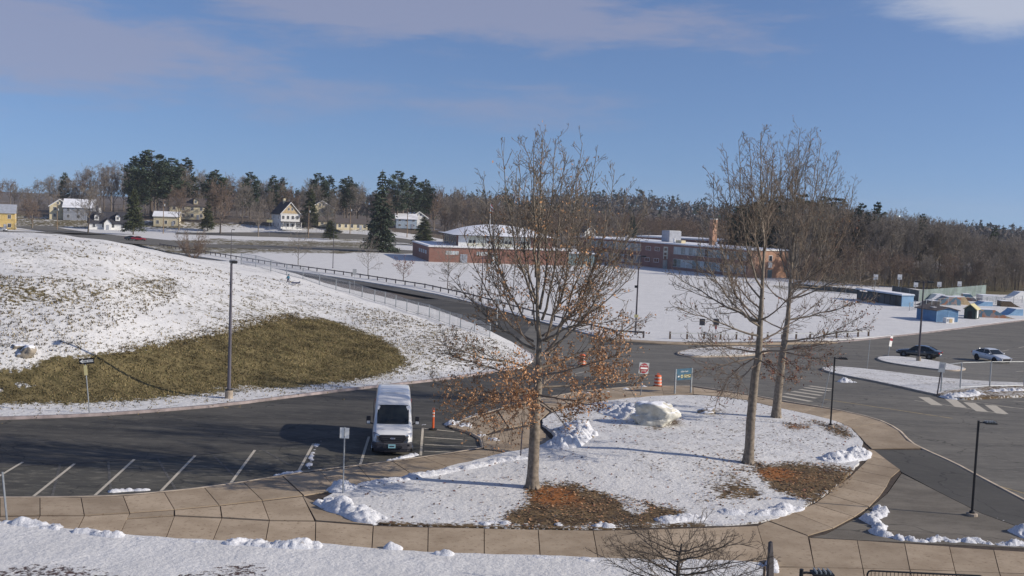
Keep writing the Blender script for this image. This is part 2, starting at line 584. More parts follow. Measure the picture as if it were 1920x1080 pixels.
def asphalt_mat(name, lo, hi, stain=(0.165, 0.155, 0.130), st=0.5, streak=None):
    mt, nt, b = _nodes(name)
    n1 = noise_node(nt, 0.22, 6, 0.68, 'World', streak)
    c = mix_node(nt, rng_node(nt, n1, 0.33, 0.68), lo, hi)
    n2 = noise_node(nt, 1.3, 6, 0.72, 'World', (1, 2.2, 1, 0.3))
    c = mix_node(nt, rng_node(nt, n2, 0.48, 0.74, 0, st), c, stain)
    n3 = noise_node(nt, 45, 2, 0.5, 'World')
    c = mix_node(nt, rng_node(nt, n3, 0.3, 0.75, 0, 0.35), c, tuple(q * 1.7 for q in hi))
    vo = nt.nodes.new('ShaderNodeTexVoronoi'); vo.feature = 'DISTANCE_TO_EDGE'; vo.inputs['Scale'].default_value = 0.16
    geo = nt.nodes.new('ShaderNodeNewGeometry')
    wv = nt.nodes.new('ShaderNodeTexNoise'); wv.inputs['Scale'].default_value = 0.7
    nt.links.new(geo.outputs['Position'], wv.inputs[0])
    va = nt.nodes.new('ShaderNodeVectorMath'); va.operation = 'MULTIPLY_ADD'
    nt.links.new(wv.outputs['Color'], va.inputs[0]); va.inputs[1].default_value = (2.2, 2.2, 0); nt.links.new(geo.outputs['Position'], va.inputs[2])
    nt.links.new(va.outputs[0], vo.inputs['Vector'])
    crack = rng_node(nt, vo.outputs['Distance'], 0.002, 0.007, 0.55, 0.0)
    c = mix_node(nt, crack, c, (0.018, 0.018, 0.018))
    nt.links.new(c, b.inputs['Base Color'])
    b.inputs['Roughness'].default_value = 0.88
    b.inputs['Specular IOR Level'].default_value = 0.25
    bump_node(nt, b, n3, 0.25, 0.01)
    return mt

m_asph = asphalt_mat('asphalt', (0.030, 0.030, 0.030), (0.088, 0.083, 0.073), streak=(.5, 2.6, 1, .1))
m_asph2 = asphalt_mat('asphalt_far', (0.085, 0.081, 0.073), (0.155, 0.145, 0.125), (0.23, 0.215, 0.18), 0.7, (.6, 3, 1, 0.2))
m_asphd = asphalt_mat('asphalt_new', (0.060, 0.058, 0.053), (0.085, 0.081, 0.073), st=0.3)
m_asphb = asphalt_mat('asphalt_worn', (0.095, 0.084, 0.068), (0.185, 0.165, 0.135), (0.06, 0.054, 0.047), 0.75, (1, 2.4, 1, 0.4))
m_asphw = asphalt_mat('asphalt_bays', (0.040, 0.040, 0.037), (0.088, 0.083, 0.070), (0.22, 0.205, 0.165), 0.8, (.8, 3.0, 1, .25))
m_road = asphalt_mat('asphalt_road', (0.078, 0.075, 0.069), (0.112, 0.107, 0.097), (0.14, 0.13, 0.115), 0.22)
m_snow_mound = snow_mat('snow_on_grass', (0.075, 0.064, 0.030), (0.205, 0.165, 0.080), amp=1.45, sc=(3.0, 0.6))
m_snow_isl = snow_mat('snow_on_leaves', (0.075, 0.050, 0.030), (0.20, 0.140, 0.075), amp=1.8, sc=(4.5, 0.8), sec=(0.30, 0.125, 0.045), stretch=(1, 1.6, 1))
m_snow_fld = snow_mat('snow_field', (0.10, 0.085, 0.045), (0.17, 0.14, 0.075), amp=1.0, sc=(0.8, 0.12))
m_snow_front = snow_mat('snow_on_mulch', (0.045, 0.028, 0.030), (0.10, 0.062, 0.055), amp=1.2, sc=(5.0, 0.7))
m_snowpile = None
def pile_mat():
    mt, nt, b = _nodes('shovelled_snow')
    s1 = noise_node(nt, 9.0, 5, 0.7, 'World')
    c = mix_node(nt, rng_node(nt, s1, 0.3, 0.65), (0.55, 0.56, 0.59), (0.78, 0.785, 0.80))
    d = noise_node(nt, 3.0, 5, 0.7, 'World')
    c = mix_node(nt, rng_node(nt, d, 0.62, 0.75, 0, 0.55), c, (0.30, 0.25, 0.2))
    nt.links.new(c, b.inputs['Base Color']); b.inputs['Roughness'].default_value = 0.85; b.inputs['Specular IOR Level'].default_value = 0.15
    bump_node(nt, b, noise_node(nt, 14, 4, 0.7, 'World'), 0.8, 0.06)
    return mt
m_snowpile = pile_mat()
m_conc = mat('concrete_tan', (0.325, 0.255, 0.180), 0.85, 0.20, 0.9, bump=0.1, coord='World')
def slab_mats():
    out = []
    for i, k in enumerate((1.0, 0.82, 1.12, 0.92)):
        mt, nt, b = _nodes('paving_concrete')
        n1 = noise_node(nt, 0.55, 5, 0.62, 'World'); n2 = noise_node(nt, 5.0, 4, 0.65, 'World')
        c = mix_node(nt, rng_node(nt, n1, 0.32, 0.68), tuple(q * k * .86 for q in (0.36, 0.275, 0.185)), tuple(q * k * 1.12 for q in (0.385, 0.305, 0.215)))
        c = mix_node(nt, rng_node(nt, n2, 0.545, 0.68, 0, 0.75), c, (0.19, 0.13, 0.08))
        n3 = noise_node(nt, 60, 2, 0.5, 'World')
        c = mix_node(nt, rng_node(nt, n3, 0.3, 0.7, 0, 0.22), c, (0.45, 0.37, 0.28))
        nt.links.new(c, b.inputs['Base Color']); b.inputs['Roughness'].default_value = 0.86
        b.inputs['Specular IOR Level'].default_value = 0.2
        out.append(mt)
    return out
m_slab = slab_mats()
m_joint = mat('joint_dirt', (0.06, 0.045, 0.035), 0.95, 0.3, 4, coord='World')
m_kerb = mat('kerb_concrete', (0.36, 0.30, 0.235), 0.85, 0.25, 1.2, coord='World')
m_kerbg = mat('kerb_granite', (0.27, 0.225, 0.215), 0.8, 0.3, 1.5, coord='World')
def paint_mat(name, rgb, wear=0.55, under=(0.06, 0.058, 0.055)):
    mt, nt, b = _nodes(name)
    n = noise_node(nt, 2.8, 6, 0.75, 'World')
    n2 = noise_node(nt, 25, 3, 0.6, 'World')
    f = rng_node(nt, math_node(nt, 'ADD', math_node(nt, 'MULTIPLY', n, .6), math_node(nt, 'MULTIPLY', n2, .4)), wear - 0.03, wear + 0.16)
    nt.links.new(mix_node(nt, f, rgb, under), b.inputs['Base Color']); b.inputs['Roughness'].default_value = 0.8
    return mt
m_line = paint_mat('road_paint_white', (0.50, 0.45, 0.36), 0.56)
m_lineold = paint_mat('road_paint_faded', (0.15, 0.14, 0.12), 0.40)
m_liney = paint_mat('road_paint_yellow', (0.40, 0.30, 0.14), 0.5)
m_brown = mat('winter_turf', (0.115, 0.085, 0.055), 0.95, 0.4, 0.3, coord='World')
def forest_floor():
    mt, nt, b = _nodes('woodland_floor')
    n = noise_node(nt, 0.06, 5, 0.65, 'World')
    c = mix_node(nt, rng_node(nt, n, 0.60, 0.72), (0.105, 0.080, 0.058), (0.50, 0.50, 0.53))
    nt.links.new(c, b.inputs['Base Color']); b.inputs['Roughness'].default_value = 0.95
    return mt
m_floor = forest_floor()
m_hill = mat('hill_wood_floor', (0.075, 0.062, 0.052), 0.95, 0.3, 0.02, coord='World')

# ------------------------------------------------------------------ ground
def big_ground():
    ys = np.concatenate([[12, 30], np.arange(60, 145, 5), [200, 300, 400, 425, 435, 445, 455, 465, 475, 485, 520, 600, 1000, 1600, 2400]])
    xs = np.concatenate([[-1600, -1000], np.arange(-500, 501, 50), [1000, 1900]])
    X, Y = np.meshgrid(xs, ys)
    Z = base(X, Y) - 0.45
    V = np.column_stack([X.ravel(), Y.ravel(), Z.ravel()])
    nx = len(xs); F = []
    for j in range(len(ys) - 1):
        for i in range(nx - 1):
            a = j * nx + i
            F.append((a, a + 1, a + nx + 1, a + nx))
    setting(mesh_np('ground', V, F, m_floor))
big_ground()

# asphalt sheet under everything near
lot = [(-75, 30), (60, 30), (95, 60), (125, 130), (150, 210), (90, 200), (60, 190), (-20, 175), (-75, 110)]
o = drape('parking_lot', lot, 3.0, base, -0.12, m_asph, skirt=0.2); setting(o)

# the road climbing away behind the mound
ROADN = [(1180, 690), (1030, 668), (955, 643), (830, 601), (700, 560), (560, 520), (440, 488), (330, 470)]
RAIL = [(300, 462), (400, 479), (520, 499), (650, 517), (800, 541), (880, 559), (1000, 592), (1100, 617), (1160, 632), (1250, 636)]
ROADF = [(300, 470), (400, 485), (520, 504), (650, 522), (800, 547), (880, 565), (1000, 599), (1100, 624), (1160, 638), (1250, 643), (1300, 643)]
near_edge = xy(ROADN); far_edge = xy(ROADF)
o = drape('road', smooth_line(near_edge, 1) + smooth_line(far_edge, 1)[::-1], 3.0, base, -0.112, m_road, skirt=0.1, ratio=True); setting(o)
# the parking bays, greyer and more worn than the loop
o = drape('parking_bays', xy([(-120, 932), (-120, 866), (0, 872), (140, 866), (255, 858), (370, 850), (480, 840), (590, 827), (692, 813), (795, 799), (838, 798), (900, 816), (904, 837), (850, 846), (780, 856), (700, 867), (600, 878), (530, 889), (455, 901), (385, 911), (310, 919), (230, 926), (150, 929)]), 1.0, base, -0.113, m_asphw, skirt=0.05); setting(o)
# cross road and its approach, lighter than the loop
xroad = xy([(1130, 645), (1250, 645), (1440, 643), (1640, 634), (1770, 619), (1860, 607), (1960, 595), (2060, 600), (2060, 900), (1920, 933), (1830, 888), (1790, 866), (1730, 840), (1705, 828),
            (1680, 802), (1640, 784), (1560, 766), (1480, 754), (1400, 739), (1300, 724), (1200, 722), (1120, 705), (1060, 702), (1010, 686), (985, 666), (962, 645), (1000, 603), (1100, 626)])
o = drape('street', xroad, 2.0, base, -0.108, m_asph2, skirt=0.05, ratio=True); setting(o)

# --- mound lawn
mound_poly = smooth_line(xy(CURB), 1) + xy([(1000, 676), (995, 664), (960, 646), (830, 603), (700, 562), (560, 522), (440, 490)]) + [(-95, 250), (-210, 250), (-210, 61)]
GRASS = [(-60, 760), (0, 757), (100, 756), (170, 756), (260, 750), (350, 742), (420, 735), (520, 729), (600, 722), (680, 712), (735, 700), (762, 680), (745, 652), (700, 628),
         (640, 606), (590, 596), (540, 596), (490, 606), (430, 622), (370, 632), (300, 647), (230, 657), (170, 667), (110, 670), (70, 682), (30, 694), (-60, 706)]
SPECK = [([(-60, 520), (60, 520), (200, 535), (330, 520), (330, 560), (250, 600), (150, 660), (-60, 690)], 0.30),
         ([(330, 555), (480, 545), (620, 580), (560, 600), (480, 605), (330, 630)], 0.30),
         ([(600, 575), (760, 590), (930, 640), (980, 665), (940, 690), (820, 705), (740, 700), (770, 670), (720, 625)], 0.26),
         ([(-60, 445), (60, 450), (160, 470), (260, 520), (120, 560), (-60, 560)], 0.16),
         ([(200, 650), (330, 630), (460, 600), (560, 585), (560, 610), (400, 640), (200, 680)], 0.34),
         ([(20, 540), (60, 536), (64, 548), (20, 560)], 0.22), ([(240, 530), (310, 520), (330, 532), (270, 545)], 0.28)]
def mound_bare(V):
    px, py = proj_np(V)
    b = np.full(len(V), 0.33)
    for poly, k in SPECK:
        b = b + k * 0.34 * soft(poly, px, py, 26)
    b = b + np.where(True, 0.05, 0) * soft([(-60, 600), (220, 560), (420, 600), (200, 650), (-60, 650)], px, py, 30) * -2.5
    b = np.maximum(b, 1.0 * soft(GRASS, px, py, 24))
    # streaks of snow left at the foot
    for q in ([(-60, 722), (60, 718), (96, 724), (50, 732), (-60, 740)], [(395, 724), (470, 722), (520, 730), (420, 732)], [(10, 688), (75, 690), (60, 693), (10, 692)]):
        b = np.where(soft(q, px, py, 3) > .3, 0.42, b)
    foot = soft([(-60, 800), (170, 790), (430, 768), (700, 735), (900, 708), (980, 692), (820, 700), (680, 714), (520, 732), (350, 745), (170, 759), (-60, 760)], px, py, 3)
    b = b * (1 - foot) + 0.33 * foot
    return b
o = drape('snowy_mound', mound_poly, 0.62, T, 0.02, m_snow_mound, skirt=0.4, ratio=True, jag=0.06, attr={'bare': mound_bare})
setting(o)
o = strip('kerb', smooth_line(xy(CURB + [(985, 680), (1000, 672), (995, 662), (960, 644), (900, 624)]), 1), 0.22, base, 0.04, m_kerbg, h=0.2); setting(o)

# --- island lawn
ISL = [(592, 940), (640, 916), (700, 905), (780, 893), (850, 878), (930, 862), (1000, 853), (1048, 838), (1040, 815), (1010, 793), (1040, 772), (1100, 757), (1200, 744), (1300, 740),
       (1380, 747), (1450, 763), (1540, 782), (1592, 798), (1626, 838), (1600, 885), (1560, 920), (1500, 958), (1440, 977), (1380, 985), (1250, 986), (1120, 993), (1000, 991), (900, 989), (800, 986), (700, 983), (640, 969)]
LEAF = [([(985, 912), (1030, 903), (1085, 906), (1150, 928), (1215, 940), (1265, 950), (1290, 955), (1262, 975), (1200, 990), (1000, 992), (935, 988), (950, 962), (985, 940)], 0.80),
        ([(1405, 862), (1440, 868), (1500, 864), (1610, 878), (1590, 905), (1550, 930), (1505, 942), (1450, 920), (1425, 900)], 0.84),
        ([(1330, 905), (1400, 895), (1440, 920), (1420, 950), (1340, 945)], 0.62),
        ([(1300, 860), (1420, 840), (1440, 940), (1300, 960)], 0.40),
        ([(1150, 790), (1180, 795), (1180, 808), (1155, 806)], 0.65),
        ([(1330, 765), (1375, 768), (1380, 778), (1340, 776)], 0.7),
        ([(1470, 792), (1520, 795), (1520, 806), (1475, 806)], 0.85),
        ([(1500, 783), (1590, 799), (1605, 820), (1585, 825), (1545, 806)], 0.75),
        ([(1200, 793), (1275, 782), (1280, 795), (1230, 806)], 0.9),
        ([(850, 968), (960, 955), (960, 985), (850, 985)], 0.5),
        ([(1360, 880), (1400, 876), (1440, 884), (1430, 892), (1370, 890)], 0.6)]
def isl_bare(V):
    px, py = proj_np(V)
    b = np.full(len(V), 0.24)
    b = b + 0.10 * soft([(1180, 800), (1500, 770), (1600, 840), (1500, 870), (1180, 900)], px, py, 30) + 0.12 * soft([(1010, 745), (1200, 745), (1180, 800), (1040, 840)], px, py, 20)
    for poly, k in LEAF: b = np.maximum(b, k * soft(poly, px, py, 21))
    d = poly_dist(ISL, px, py)
    b = np.maximum(b, np.where((py > 930) & (px > 700), 0.62 * (1 - sstep(3, 12, d)), 0))
    for q in ([(1165, 938), (1200, 932), (1215, 960), (1190, 968), (1170, 955)], [(1330, 940), (1500, 935), (1510, 965), (1330, 985)]):
        b = b * (1 - .75 * soft(q, px, py, 9))
    return b
def isl_leafy(V):
    px, py = proj_np(V)
    g = lambda x, y, a, c: np.exp(-((px - x) / a) ** 2 - ((py - y) / c) ** 2)
    return np.clip(0.85 * g(1035, 926, 48, 18) + 0.7 * g(1448, 886, 38, 13) + 0.8 * g(1500, 800, 30, 10) + .45 * g(1100, 950, 130, 25) + .45 * g(1510, 900, 90, 25), 0, 1)
o = drape('snowy_island', smooth_line(xy(ISL), 1, True), 0.30, T, 0.02, m_snow_isl, skirt=0.3, jag=0.10, attr={'bare': isl_bare, 'leafy': isl_leafy})
setting(o)

# --- strip of lawn along the bottom
FRONT = [(-120, 976), (0, 979), (80, 986), (180, 1000), (300, 1008), (430, 1015), (600, 1019), (700, 1028), (800, 1036), (1000, 1041), (1120, 1047), (1250, 1050), (1420, 1052), (1442, 1068), (1450, 1180), (-200, 1180)]
def front_bare(V):
    px, py = proj_np(V)
    b = np.full(len(V), 0.24)
    b = np.maximum(b, 0.50 * sstep(1050, 1076, py + 14 * np.sin(px / 60.0)) * (1 - sstep(450, 640, px)))
    b = np.maximum(b, 0.44 * sstep(1050, 1085, py) * sstep(1080, 1160, px))
    return b
o = drape('front_lawn', smooth_line(xy(FRONT), 1, True), 0.35, lambda x, y: base(x, y), 0.02, m_snow_front, skirt=0.3, jag=0.12, attr={'bare': front_bare})
setting(o)

# --- snow field beyond the rail, in plan out to the houses and woods
fld_near = xy([(250, 455)]) + far_edge[:-1] + xy([(1250, 644), (1440, 643), (1640, 633), (1770, 618), (1860, 606), (1960, 594), (2080, 575)])
fld = [(-330, 330), (-330, 470), (260, 470), (300, 330), (240, 230)]
fld = smooth_line(fld_near, 1) + [(190, 215), (250, 300), (180, 345), (60, 420), (-40, 455), (-330, 460), (-330, 262), (-140, 262)]
def fld_bare(V):
    px, py = proj_np(V)
    b = np.full(len(V), 0.21)
    b = np.maximum(b, 0.55 * soft([(200, 447), (760, 452), (760, 476), (560, 476), (200, 480)], px, py, 3))
    for ya in (449, 457, 474):
        b = np.maximum(b, 0.66 * np.exp(-((py - ya - (px - 500) * 0.006) / 2.0) ** 2) * (px < 800) * (0.5 + 0.5 * np.sin(px / 37.0 + ya)))
    b = np.maximum(b, 0.5 * soft([(1440, 530), (1620, 545), (1620, 552), (1440, 545)], px, py, 4))
    b = np.maximum(b, 0.9 * soft([(1300, 400), (1960, 440), (1960, 556), (1850, 552), (1640, 536), (1500, 525), (1300, 500)], px, py, 4))
    b = np.maximum(b, 0.55 * soft([(-60, 380), (760, 380), (1100, 430), (1100, 445), (760, 436), (420, 431), (-60, 428)], px, py, 3))
    return b
o = drape('snow_field', fld, 1.3, base, 0.03, m_snow_fld, skirt=0.4, ratio=True, jag=0.15, attr={'bare': fld_bare}); setting(o)
# far streets crossing the field on the left
for nm, ln, w, col in (('far_street', [(-150, 433), (60, 437), (150, 440), (240, 449), (320, 459), (450, 463), (600, 466), (700, 469), (790, 475)], 24, m_asph2),
                       ('side_street', [(330, 438), (480, 441), (600, 443), (690, 447), (760, 453), (860, 462)], 16, m_asph2),
                       ('lane', [(60, 425), (90, 430), (130, 436), (180, 441)], 16, m_asph2)):
    o = strip(nm, smooth_line(xy(ln), 1), w, base, 0.12, col, step=6); setting(o)

# --- traffic medians with snow
def median(name, pts, bare=0.31, jag=0.08, step=0.7):
    o = drape(name, smooth_line(xy(pts), 2, True), step, base, 0.03, m_snow_fld if bare is None else m_snow_isl, skirt=0.3, jag=jag,
              attr={'bare': lambda V: np.full(len(V), bare or 0.2), 'leafy': lambda V: np.full(len(V), 0.1)})
    return setting(o)
M1 = [(1642, 669), (1680, 667), (1740, 674), (1795, 686), (1814, 692), (1780, 695), (1700, 685), (1652, 677)]
M2 = [(1535, 691), (1560, 686), (1640, 693), (1740, 706), (1830, 714), (1920, 718), (2010, 722), (2010, 737), (1920, 737), (1850, 740), (1790, 744), (1752, 739), (1700, 727), (1640, 714), (1570, 701)]
median('traffic_island', M1); median('roadside_median', M2, 0.36)
median('turning_island', [(1268, 661), (1300, 654), (1360, 650), (1420, 650), (1445, 657), (1410, 664), (1340, 666), (1290, 666)], 0.42)
for nm, pts in (('kerb', M1), ('kerb', M2), ('kerb', [(1264, 661), (1300, 653), (1360, 649), (1420, 649), (1450, 657), (1410, 666), (1340, 668), (1285, 668)])):
    q = smooth_line(xy(pts), 2, True); q.append(q[0])
    setting(strip(nm, q, 0.25, base, 0.015, m_kerb, h=0.15))
m_litter_bank = mat('leaf_litter_bank', (0.10, 0.045, 0.035), 0.9, 0.5, 2.0, coord='World')
bank = xy([(1752, 738), (1830, 727), (1920, 724), (2010, 726), (2010, 740), (1920, 742), (1850, 746), (1790, 748)])
o = drape('leaf_bank', smooth_line(bank, 1, True), 0.5, base, 0.07, m_snow_isl, skirt=0.3, jag=0.2, attr={'bare': lambda V: np.full(len(V), 0.56), 'leafy': lambda V: np.full(len(V), 0.25)}); setting(o)
# sandy verge beside the field
o = strip('footpath', smooth_line(xy([(1150, 637), (1250, 643), (1330, 644), (1450, 643), (1560, 641)]), 1), 2.0, base, 0.05, m_conc, h=0.15); setting(o)
o = strip('kerb', smooth_line(xy([(1560, 641), (1640, 634), (1770, 619), (1860, 607), (1960, 595)]), 1), 0.4, base, 0.0, m_kerbg, h=0.15); setting(o)

# --- paving around the island
conc_poly = xy([(838, 797), (868, 786), (930, 767), (1000, 748), (1100, 731), (1200, 723), (1300, 724), (1400, 739), (1480, 754), (1560, 766), (1640, 784), (1682, 803), (1706, 829), (1731, 841), (1636, 842),
                (1690, 884), (1662, 925), (1610, 967), (1545, 1000), (1520, 1006), (1640, 1013), (1760, 1019), (1920, 1027), (2040, 1034), (2040, 1110), (1450, 1110), (1440, 1050),
                (1120, 1050), (800, 1038), (600, 1024), (300, 1012), (180, 1004), (80, 990), (0, 984), (-120, 980), (-120, 932), (0, 931), (150, 930), (230, 927), (310, 920), (385, 912), (455, 902), (530, 890), (600, 879), (700, 868), (780, 857), (850, 847), (905, 838), (900, 815)])
o = drape('pavement', conc_poly, 1.2, base, -0.035, m_joint, skirt=0.12); pavement = setting(o)

def slab(corners, i):
    """one paving slab from its four or more picture corners, pulled in for the joint"""
    q = [Pb(*c) for c in corners]
    c = sum(q, Vector()) / len(q)
    pts = []
    for p in q:
        d = (p - c); l = d.length
        pts.append(c + d * max(0.0, (l - 0.03) / l))
    n = len(pts)
    dz = rnd.uniform(-0.006, 0.006)
    top = [(p.x, p.y, p.z + 0.004 + dz) for p in pts]; bot = [(p.x, p.y, p.z - 0.09) for p in pts]
    mb = MB(); mb.add(top + bot, [tuple(range(n))] + [(k, (k + 1) % n, n + (k + 1) % n, n + k)[::-1] for k in range(n)])
    return mb.build('slab', m_slab[rnd.randrange(4)], pavement)

def slab_row(A, B, cuts=None, sub=1):
    for i in range(len(A) - 1):
        slab([A[i], A[i + 1], B[i + 1], B[i]], i)
# left walk, upper row (kerb side) then lower row
L1a = [(-75, 934), (0, 934), (75, 933), (152, 933), (231, 930), (308, 923), (383, 914), (457, 905), (529, 893)]
L1b = [(-78, 968), (0, 967), (75, 966), (158, 966), (243, 961), (327, 955), (411, 947), (492, 938), (568, 929)]
slab_row(L1a, L1b)
L2a = L1b
L2b = [(-110, 990), (-20, 990), (56, 990), (140, 1003), (222, 1008), (308, 1012), (398, 1015), (496, 1017), (580, 975)]
L2m = [(-78, 972), (0, 972), (75, 971), (158, 969), (243, 966), (327, 966), (416, 971), (505, 975), (590, 977)]
slab_row(L1b[:6] + [], L2m[:6]) if False else None
slab_row([(-78, 970), (0, 969), (75, 968), (158, 968), (243, 963)], [(-110, 992), (-25, 992), (60, 990), (140, 1003), (222, 1008)])
slab_row([(243, 963), (327, 957), (413, 949)], [(237, 972), (327, 966), (416, 970)])
slab_row([(237, 974), (327, 968), (416, 972), (505, 977), (592, 978)], [(222, 1008), (310, 1012), (398, 1016), (497, 1020), (591, 1022)])
slab_row([(413, 949), (492, 940), (568, 931)], [(416, 970), (505, 975), (590, 976)])
# lower walk running right under the island
slab_row([(592, 978), (700, 986), (803, 989), (908, 991), (1009, 993), (1112, 995), (1215, 993), (1318, 990), (1420, 986)],
         [(591, 1022), (697, 1032), (802, 1039), (908, 1042), (1013, 1044), (1122, 1049), (1228, 1051), (1335, 1053), (1440, 1053)])
slab([(1420, 986), (1440, 977), (1515, 1005), (1527, 1064), (1446, 1062), (1440, 1053)], 0)
# diagonal walk between the bays and the island
slab_row([(531, 893), (600, 883), (672, 874), (737, 866), (795, 858), (850, 850), (905, 842)],
         [(570, 929), (632, 919), (700, 906), (780, 894), (850, 880), (915, 868), (985, 856)])
slab([(568, 931), (600, 945), (640, 968), (700, 984), (592, 976)], 0)
slab([(907, 841), (903, 818), (960, 806), (1008, 797), (1044, 836), (987, 855)], 0)
slab([(841, 799), (868, 788), (930, 769), (952, 800), (905, 816)], 0)
slab([(932, 768), (1000, 750), (1030, 772), (1008, 792), (955, 802)], 0)
slab_row([(1002, 750), (1060, 739), (1120, 730), (1180, 726), (1240, 724), (1300, 726), (1355, 734), (1410, 742), (1470, 754), (1530, 763)],
         [(1034, 771), (1080, 760), (1130, 752), (1190, 744), (1245, 741), (1300, 739), (1350, 743), (1395, 749), (1450, 762), (1505, 775)])
slab_row([(1530, 763), (1580, 771), (1620, 780), (1655, 791), (1682, 806), (1700, 826), (1728, 840)], [(1505, 775), (1540, 782), (1575, 792), (1597, 803), (1612, 818), (1624, 832), (1634, 841)])
# the curved walk on the right, inner/outer joints
cin = [(1628, 842), (1630, 856), (1621, 868), (1606, 882), (1591, 897), (1568, 911), (1552, 927), (1526, 945), (1486, 960), (1441, 976)]
cou = [(1640, 845), (1662, 862), (1688, 881), (1671, 895), (1662, 913), (1649, 931), (1630, 950), (1602, 969), (1562, 990), (1515, 1004)]
slab_row(cin, cou)
# right foreground walk
ra = [(1517, 1008), (1607, 1013), (1696, 1019), (1780, 1025), (1863, 1031), (1945, 1036), (2030, 1041)]
rb = [(1527, 1064), (1618, 1066), (1706, 1068), (1791, 1071), (1874, 1074), (1958, 1077), (2045, 1080)]
slab_row(ra, rb)
rc = [(1531, 1100), (1624, 1102), (1714, 1104), (1800, 1107), (1885, 1110), (1970, 1113), (2060, 1116)]
slab_row([(1446, 1064)] + rb, [(1450, 1100)] + rc)
# kerbs of the paving
setting(strip('kerb', smooth_line(xy([(1300, 723), (1400, 738), (1480, 753), (1560, 765), (1640, 783), (1682, 802), (1706, 828), (1731, 841), (1790, 867), (1830, 889), (1920, 936), (2040, 1000)]), 1), 0.22, base, -0.015, m_kerb, h=0.15))
setting(strip('kerb', smooth_line(xy([(-120, 931), (0, 931), (150, 930), (230, 927), (310, 920), (385, 912), (455, 902), (530, 890), (600, 879), (700, 868), (780, 857), (850, 847), (905, 838)]), 1), 0.16, base, -0.012, m_kerb, h=0.15))
setting(strip('kerb', smooth_line(xy([(905, 838), (900, 815), (838, 797), (868, 786), (930, 767), (1000, 748), (1100, 731), (1200, 723), (1300, 723)]), 1), 0.18, base, -0.012, m_kerb, h=0.15))
# asphalt apron and the worn triangle on the right
o = drape('asphalt_apron', xy([(1636, 843), (1731, 843), (1790, 870), (1830, 892), (1920, 940), (2040, 1003), (2040, 1020), (1920, 990), (1840, 961), (1760, 921), (1692, 885)]), 1.0, base, -0.02, m_asphd, skirt=0.1); setting(o)
o = drape('worn_asphalt', xy([(1691, 887), (1664, 925), (1612, 968), (1548, 1001), (1522, 1007), (1640, 1013), (1760, 1019), (1920, 1027), (2040, 1034), (2040, 1022), (1920, 991), (1840, 962), (1760, 922)]), 1.0, base, -0.016, m_asphb, skirt=0.1); setting(o)

# --- painted markings
def paint(name, a, b, w, m_, off=-0.103):
    return setting(strip(name, [Pb(*a).to_2d(), Pb(*b).to_2d()], w, base, off, m_, step=2))
for a, b in (((-30, 905), (43, 862)), ((60, 928), (140, 865)), ((175, 927), (252, 857)), ((300, 918), (366, 850)), ((430, 905), (478, 840)), ((555, 888), (588, 828)),
             ((674, 872), (692, 815)), ((789, 850), (793, 799)), ((796, 800), (852, 806)), ((796, 816), (868, 821)), ((796, 830), (900, 834)), ((795, 842), (850, 844))):
    paint('bay_line', a, b, 0.13, m_line)
for a, b in (((98, 926), (113, 865)), ((208, 920), (203, 860)), ((330, 914), (296, 856)), ((440, 888), (400, 850)), ((545, 868), (490, 838)), ((0, 871), (240, 858)), ((260, 858), (440, 842)), ((540, 826), (690, 808))):
    paint('faded_bay_line', a, b, 0.11, m_lineold, -0.106)
for a, b in (((1466, 748), (1511, 758)), ((1466, 740), (1521, 750)), ((1472, 735), (1531, 744)), ((1486, 731), (1540, 739)), ((1500, 727.5), (1547, 734.5)), ((1509, 724), (1557, 730.5)), ((1518, 721), (1561, 727))):
    paint('crossing_stripe', a, b, 0.55, m_line, -0.103)
paint('centre_line', (1545, 746), (1786, 781.5), 0.16, m_liney)
paint('centre_line', (1872, 907), (1960, 932), 0.12, m_liney)
for a, b in (((1732, 742), (1757, 757)), ((1781, 745), (1802, 761)), ((1817, 752), (1842, 769)), ((1857, 757), (1880, 773))): paint('hatch_stripe', a, b, 0.8, m_line)
for a, b in (((1715, 748), (1886, 774)), ((1790, 746), (1920, 764)), ((1860, 757), (1900, 762)), ((1900, 749), (1960, 755))): paint('hatch_border', a, b, 0.14, m_line)
for a, b in (((1860, 660), (1960, 640)), ((1905, 695), (1960, 690)), ((1050, 690), (1110, 682)), ((1070, 700), (1100, 694))): paint('lot_line', a, b, 0.14, m_line)
# ------------------------------------------------------------------ materials for built things
def brick_mat(name, a, b_, mortar, scale=1.0):
    mt, nt, b = _nodes(name)
    tc = nt.nodes.new('ShaderNodeTexCoord')
    sp = nt.nodes.new('ShaderNodeSeparateXYZ'); nt.links.new(tc.outputs['Object'], sp.inputs[0])
    cb = nt.nodes.new('ShaderNodeCombineXYZ')
    nt.links.new(math_node(nt, 'ADD', sp.outputs[0], sp.outputs[1]), cb.inputs[0]); nt.links.new(sp.outputs[2], cb.inputs[1])
    br = nt.nodes.new('ShaderNodeTexBrick')
    br.inputs['Scale'].default_value = scale; br.inputs['Brick Width'].default_value = 0.3; br.inputs['Row Height'].default_value = 0.09
    br.inputs['Mortar Size'].default_value = 0.012
    br.inputs['Color1'].default_value = (*a, 1); br.inputs['Color2'].default_value = (*b_, 1); br.inputs['Mortar'].default_value = (*mortar, 1)
    nt.links.new(cb.outputs[0], br.inputs['Vector'])
    n = noise_node(nt, 0.5, 5, 0.6)
    nt.links.new(mix_node(nt, rng_node(nt, n, 0.35, 0.7, 0, 0.45), br.outputs[0], tuple(q * 0.6 for q in a)), b.inputs['Base Color'])
    b.inputs['Roughness'].default_value = 0.9
    return mt
m_brick = brick_mat('brick_red', (0.28, 0.115, 0.080), (0.35, 0.150, 0.100), (0.25, 0.2, 0.17))
m_brickd = brick_mat('brick_brown', (0.29, 0.145, 0.12), (0.35, 0.175, 0.145), (0.22, 0.18, 0.16))
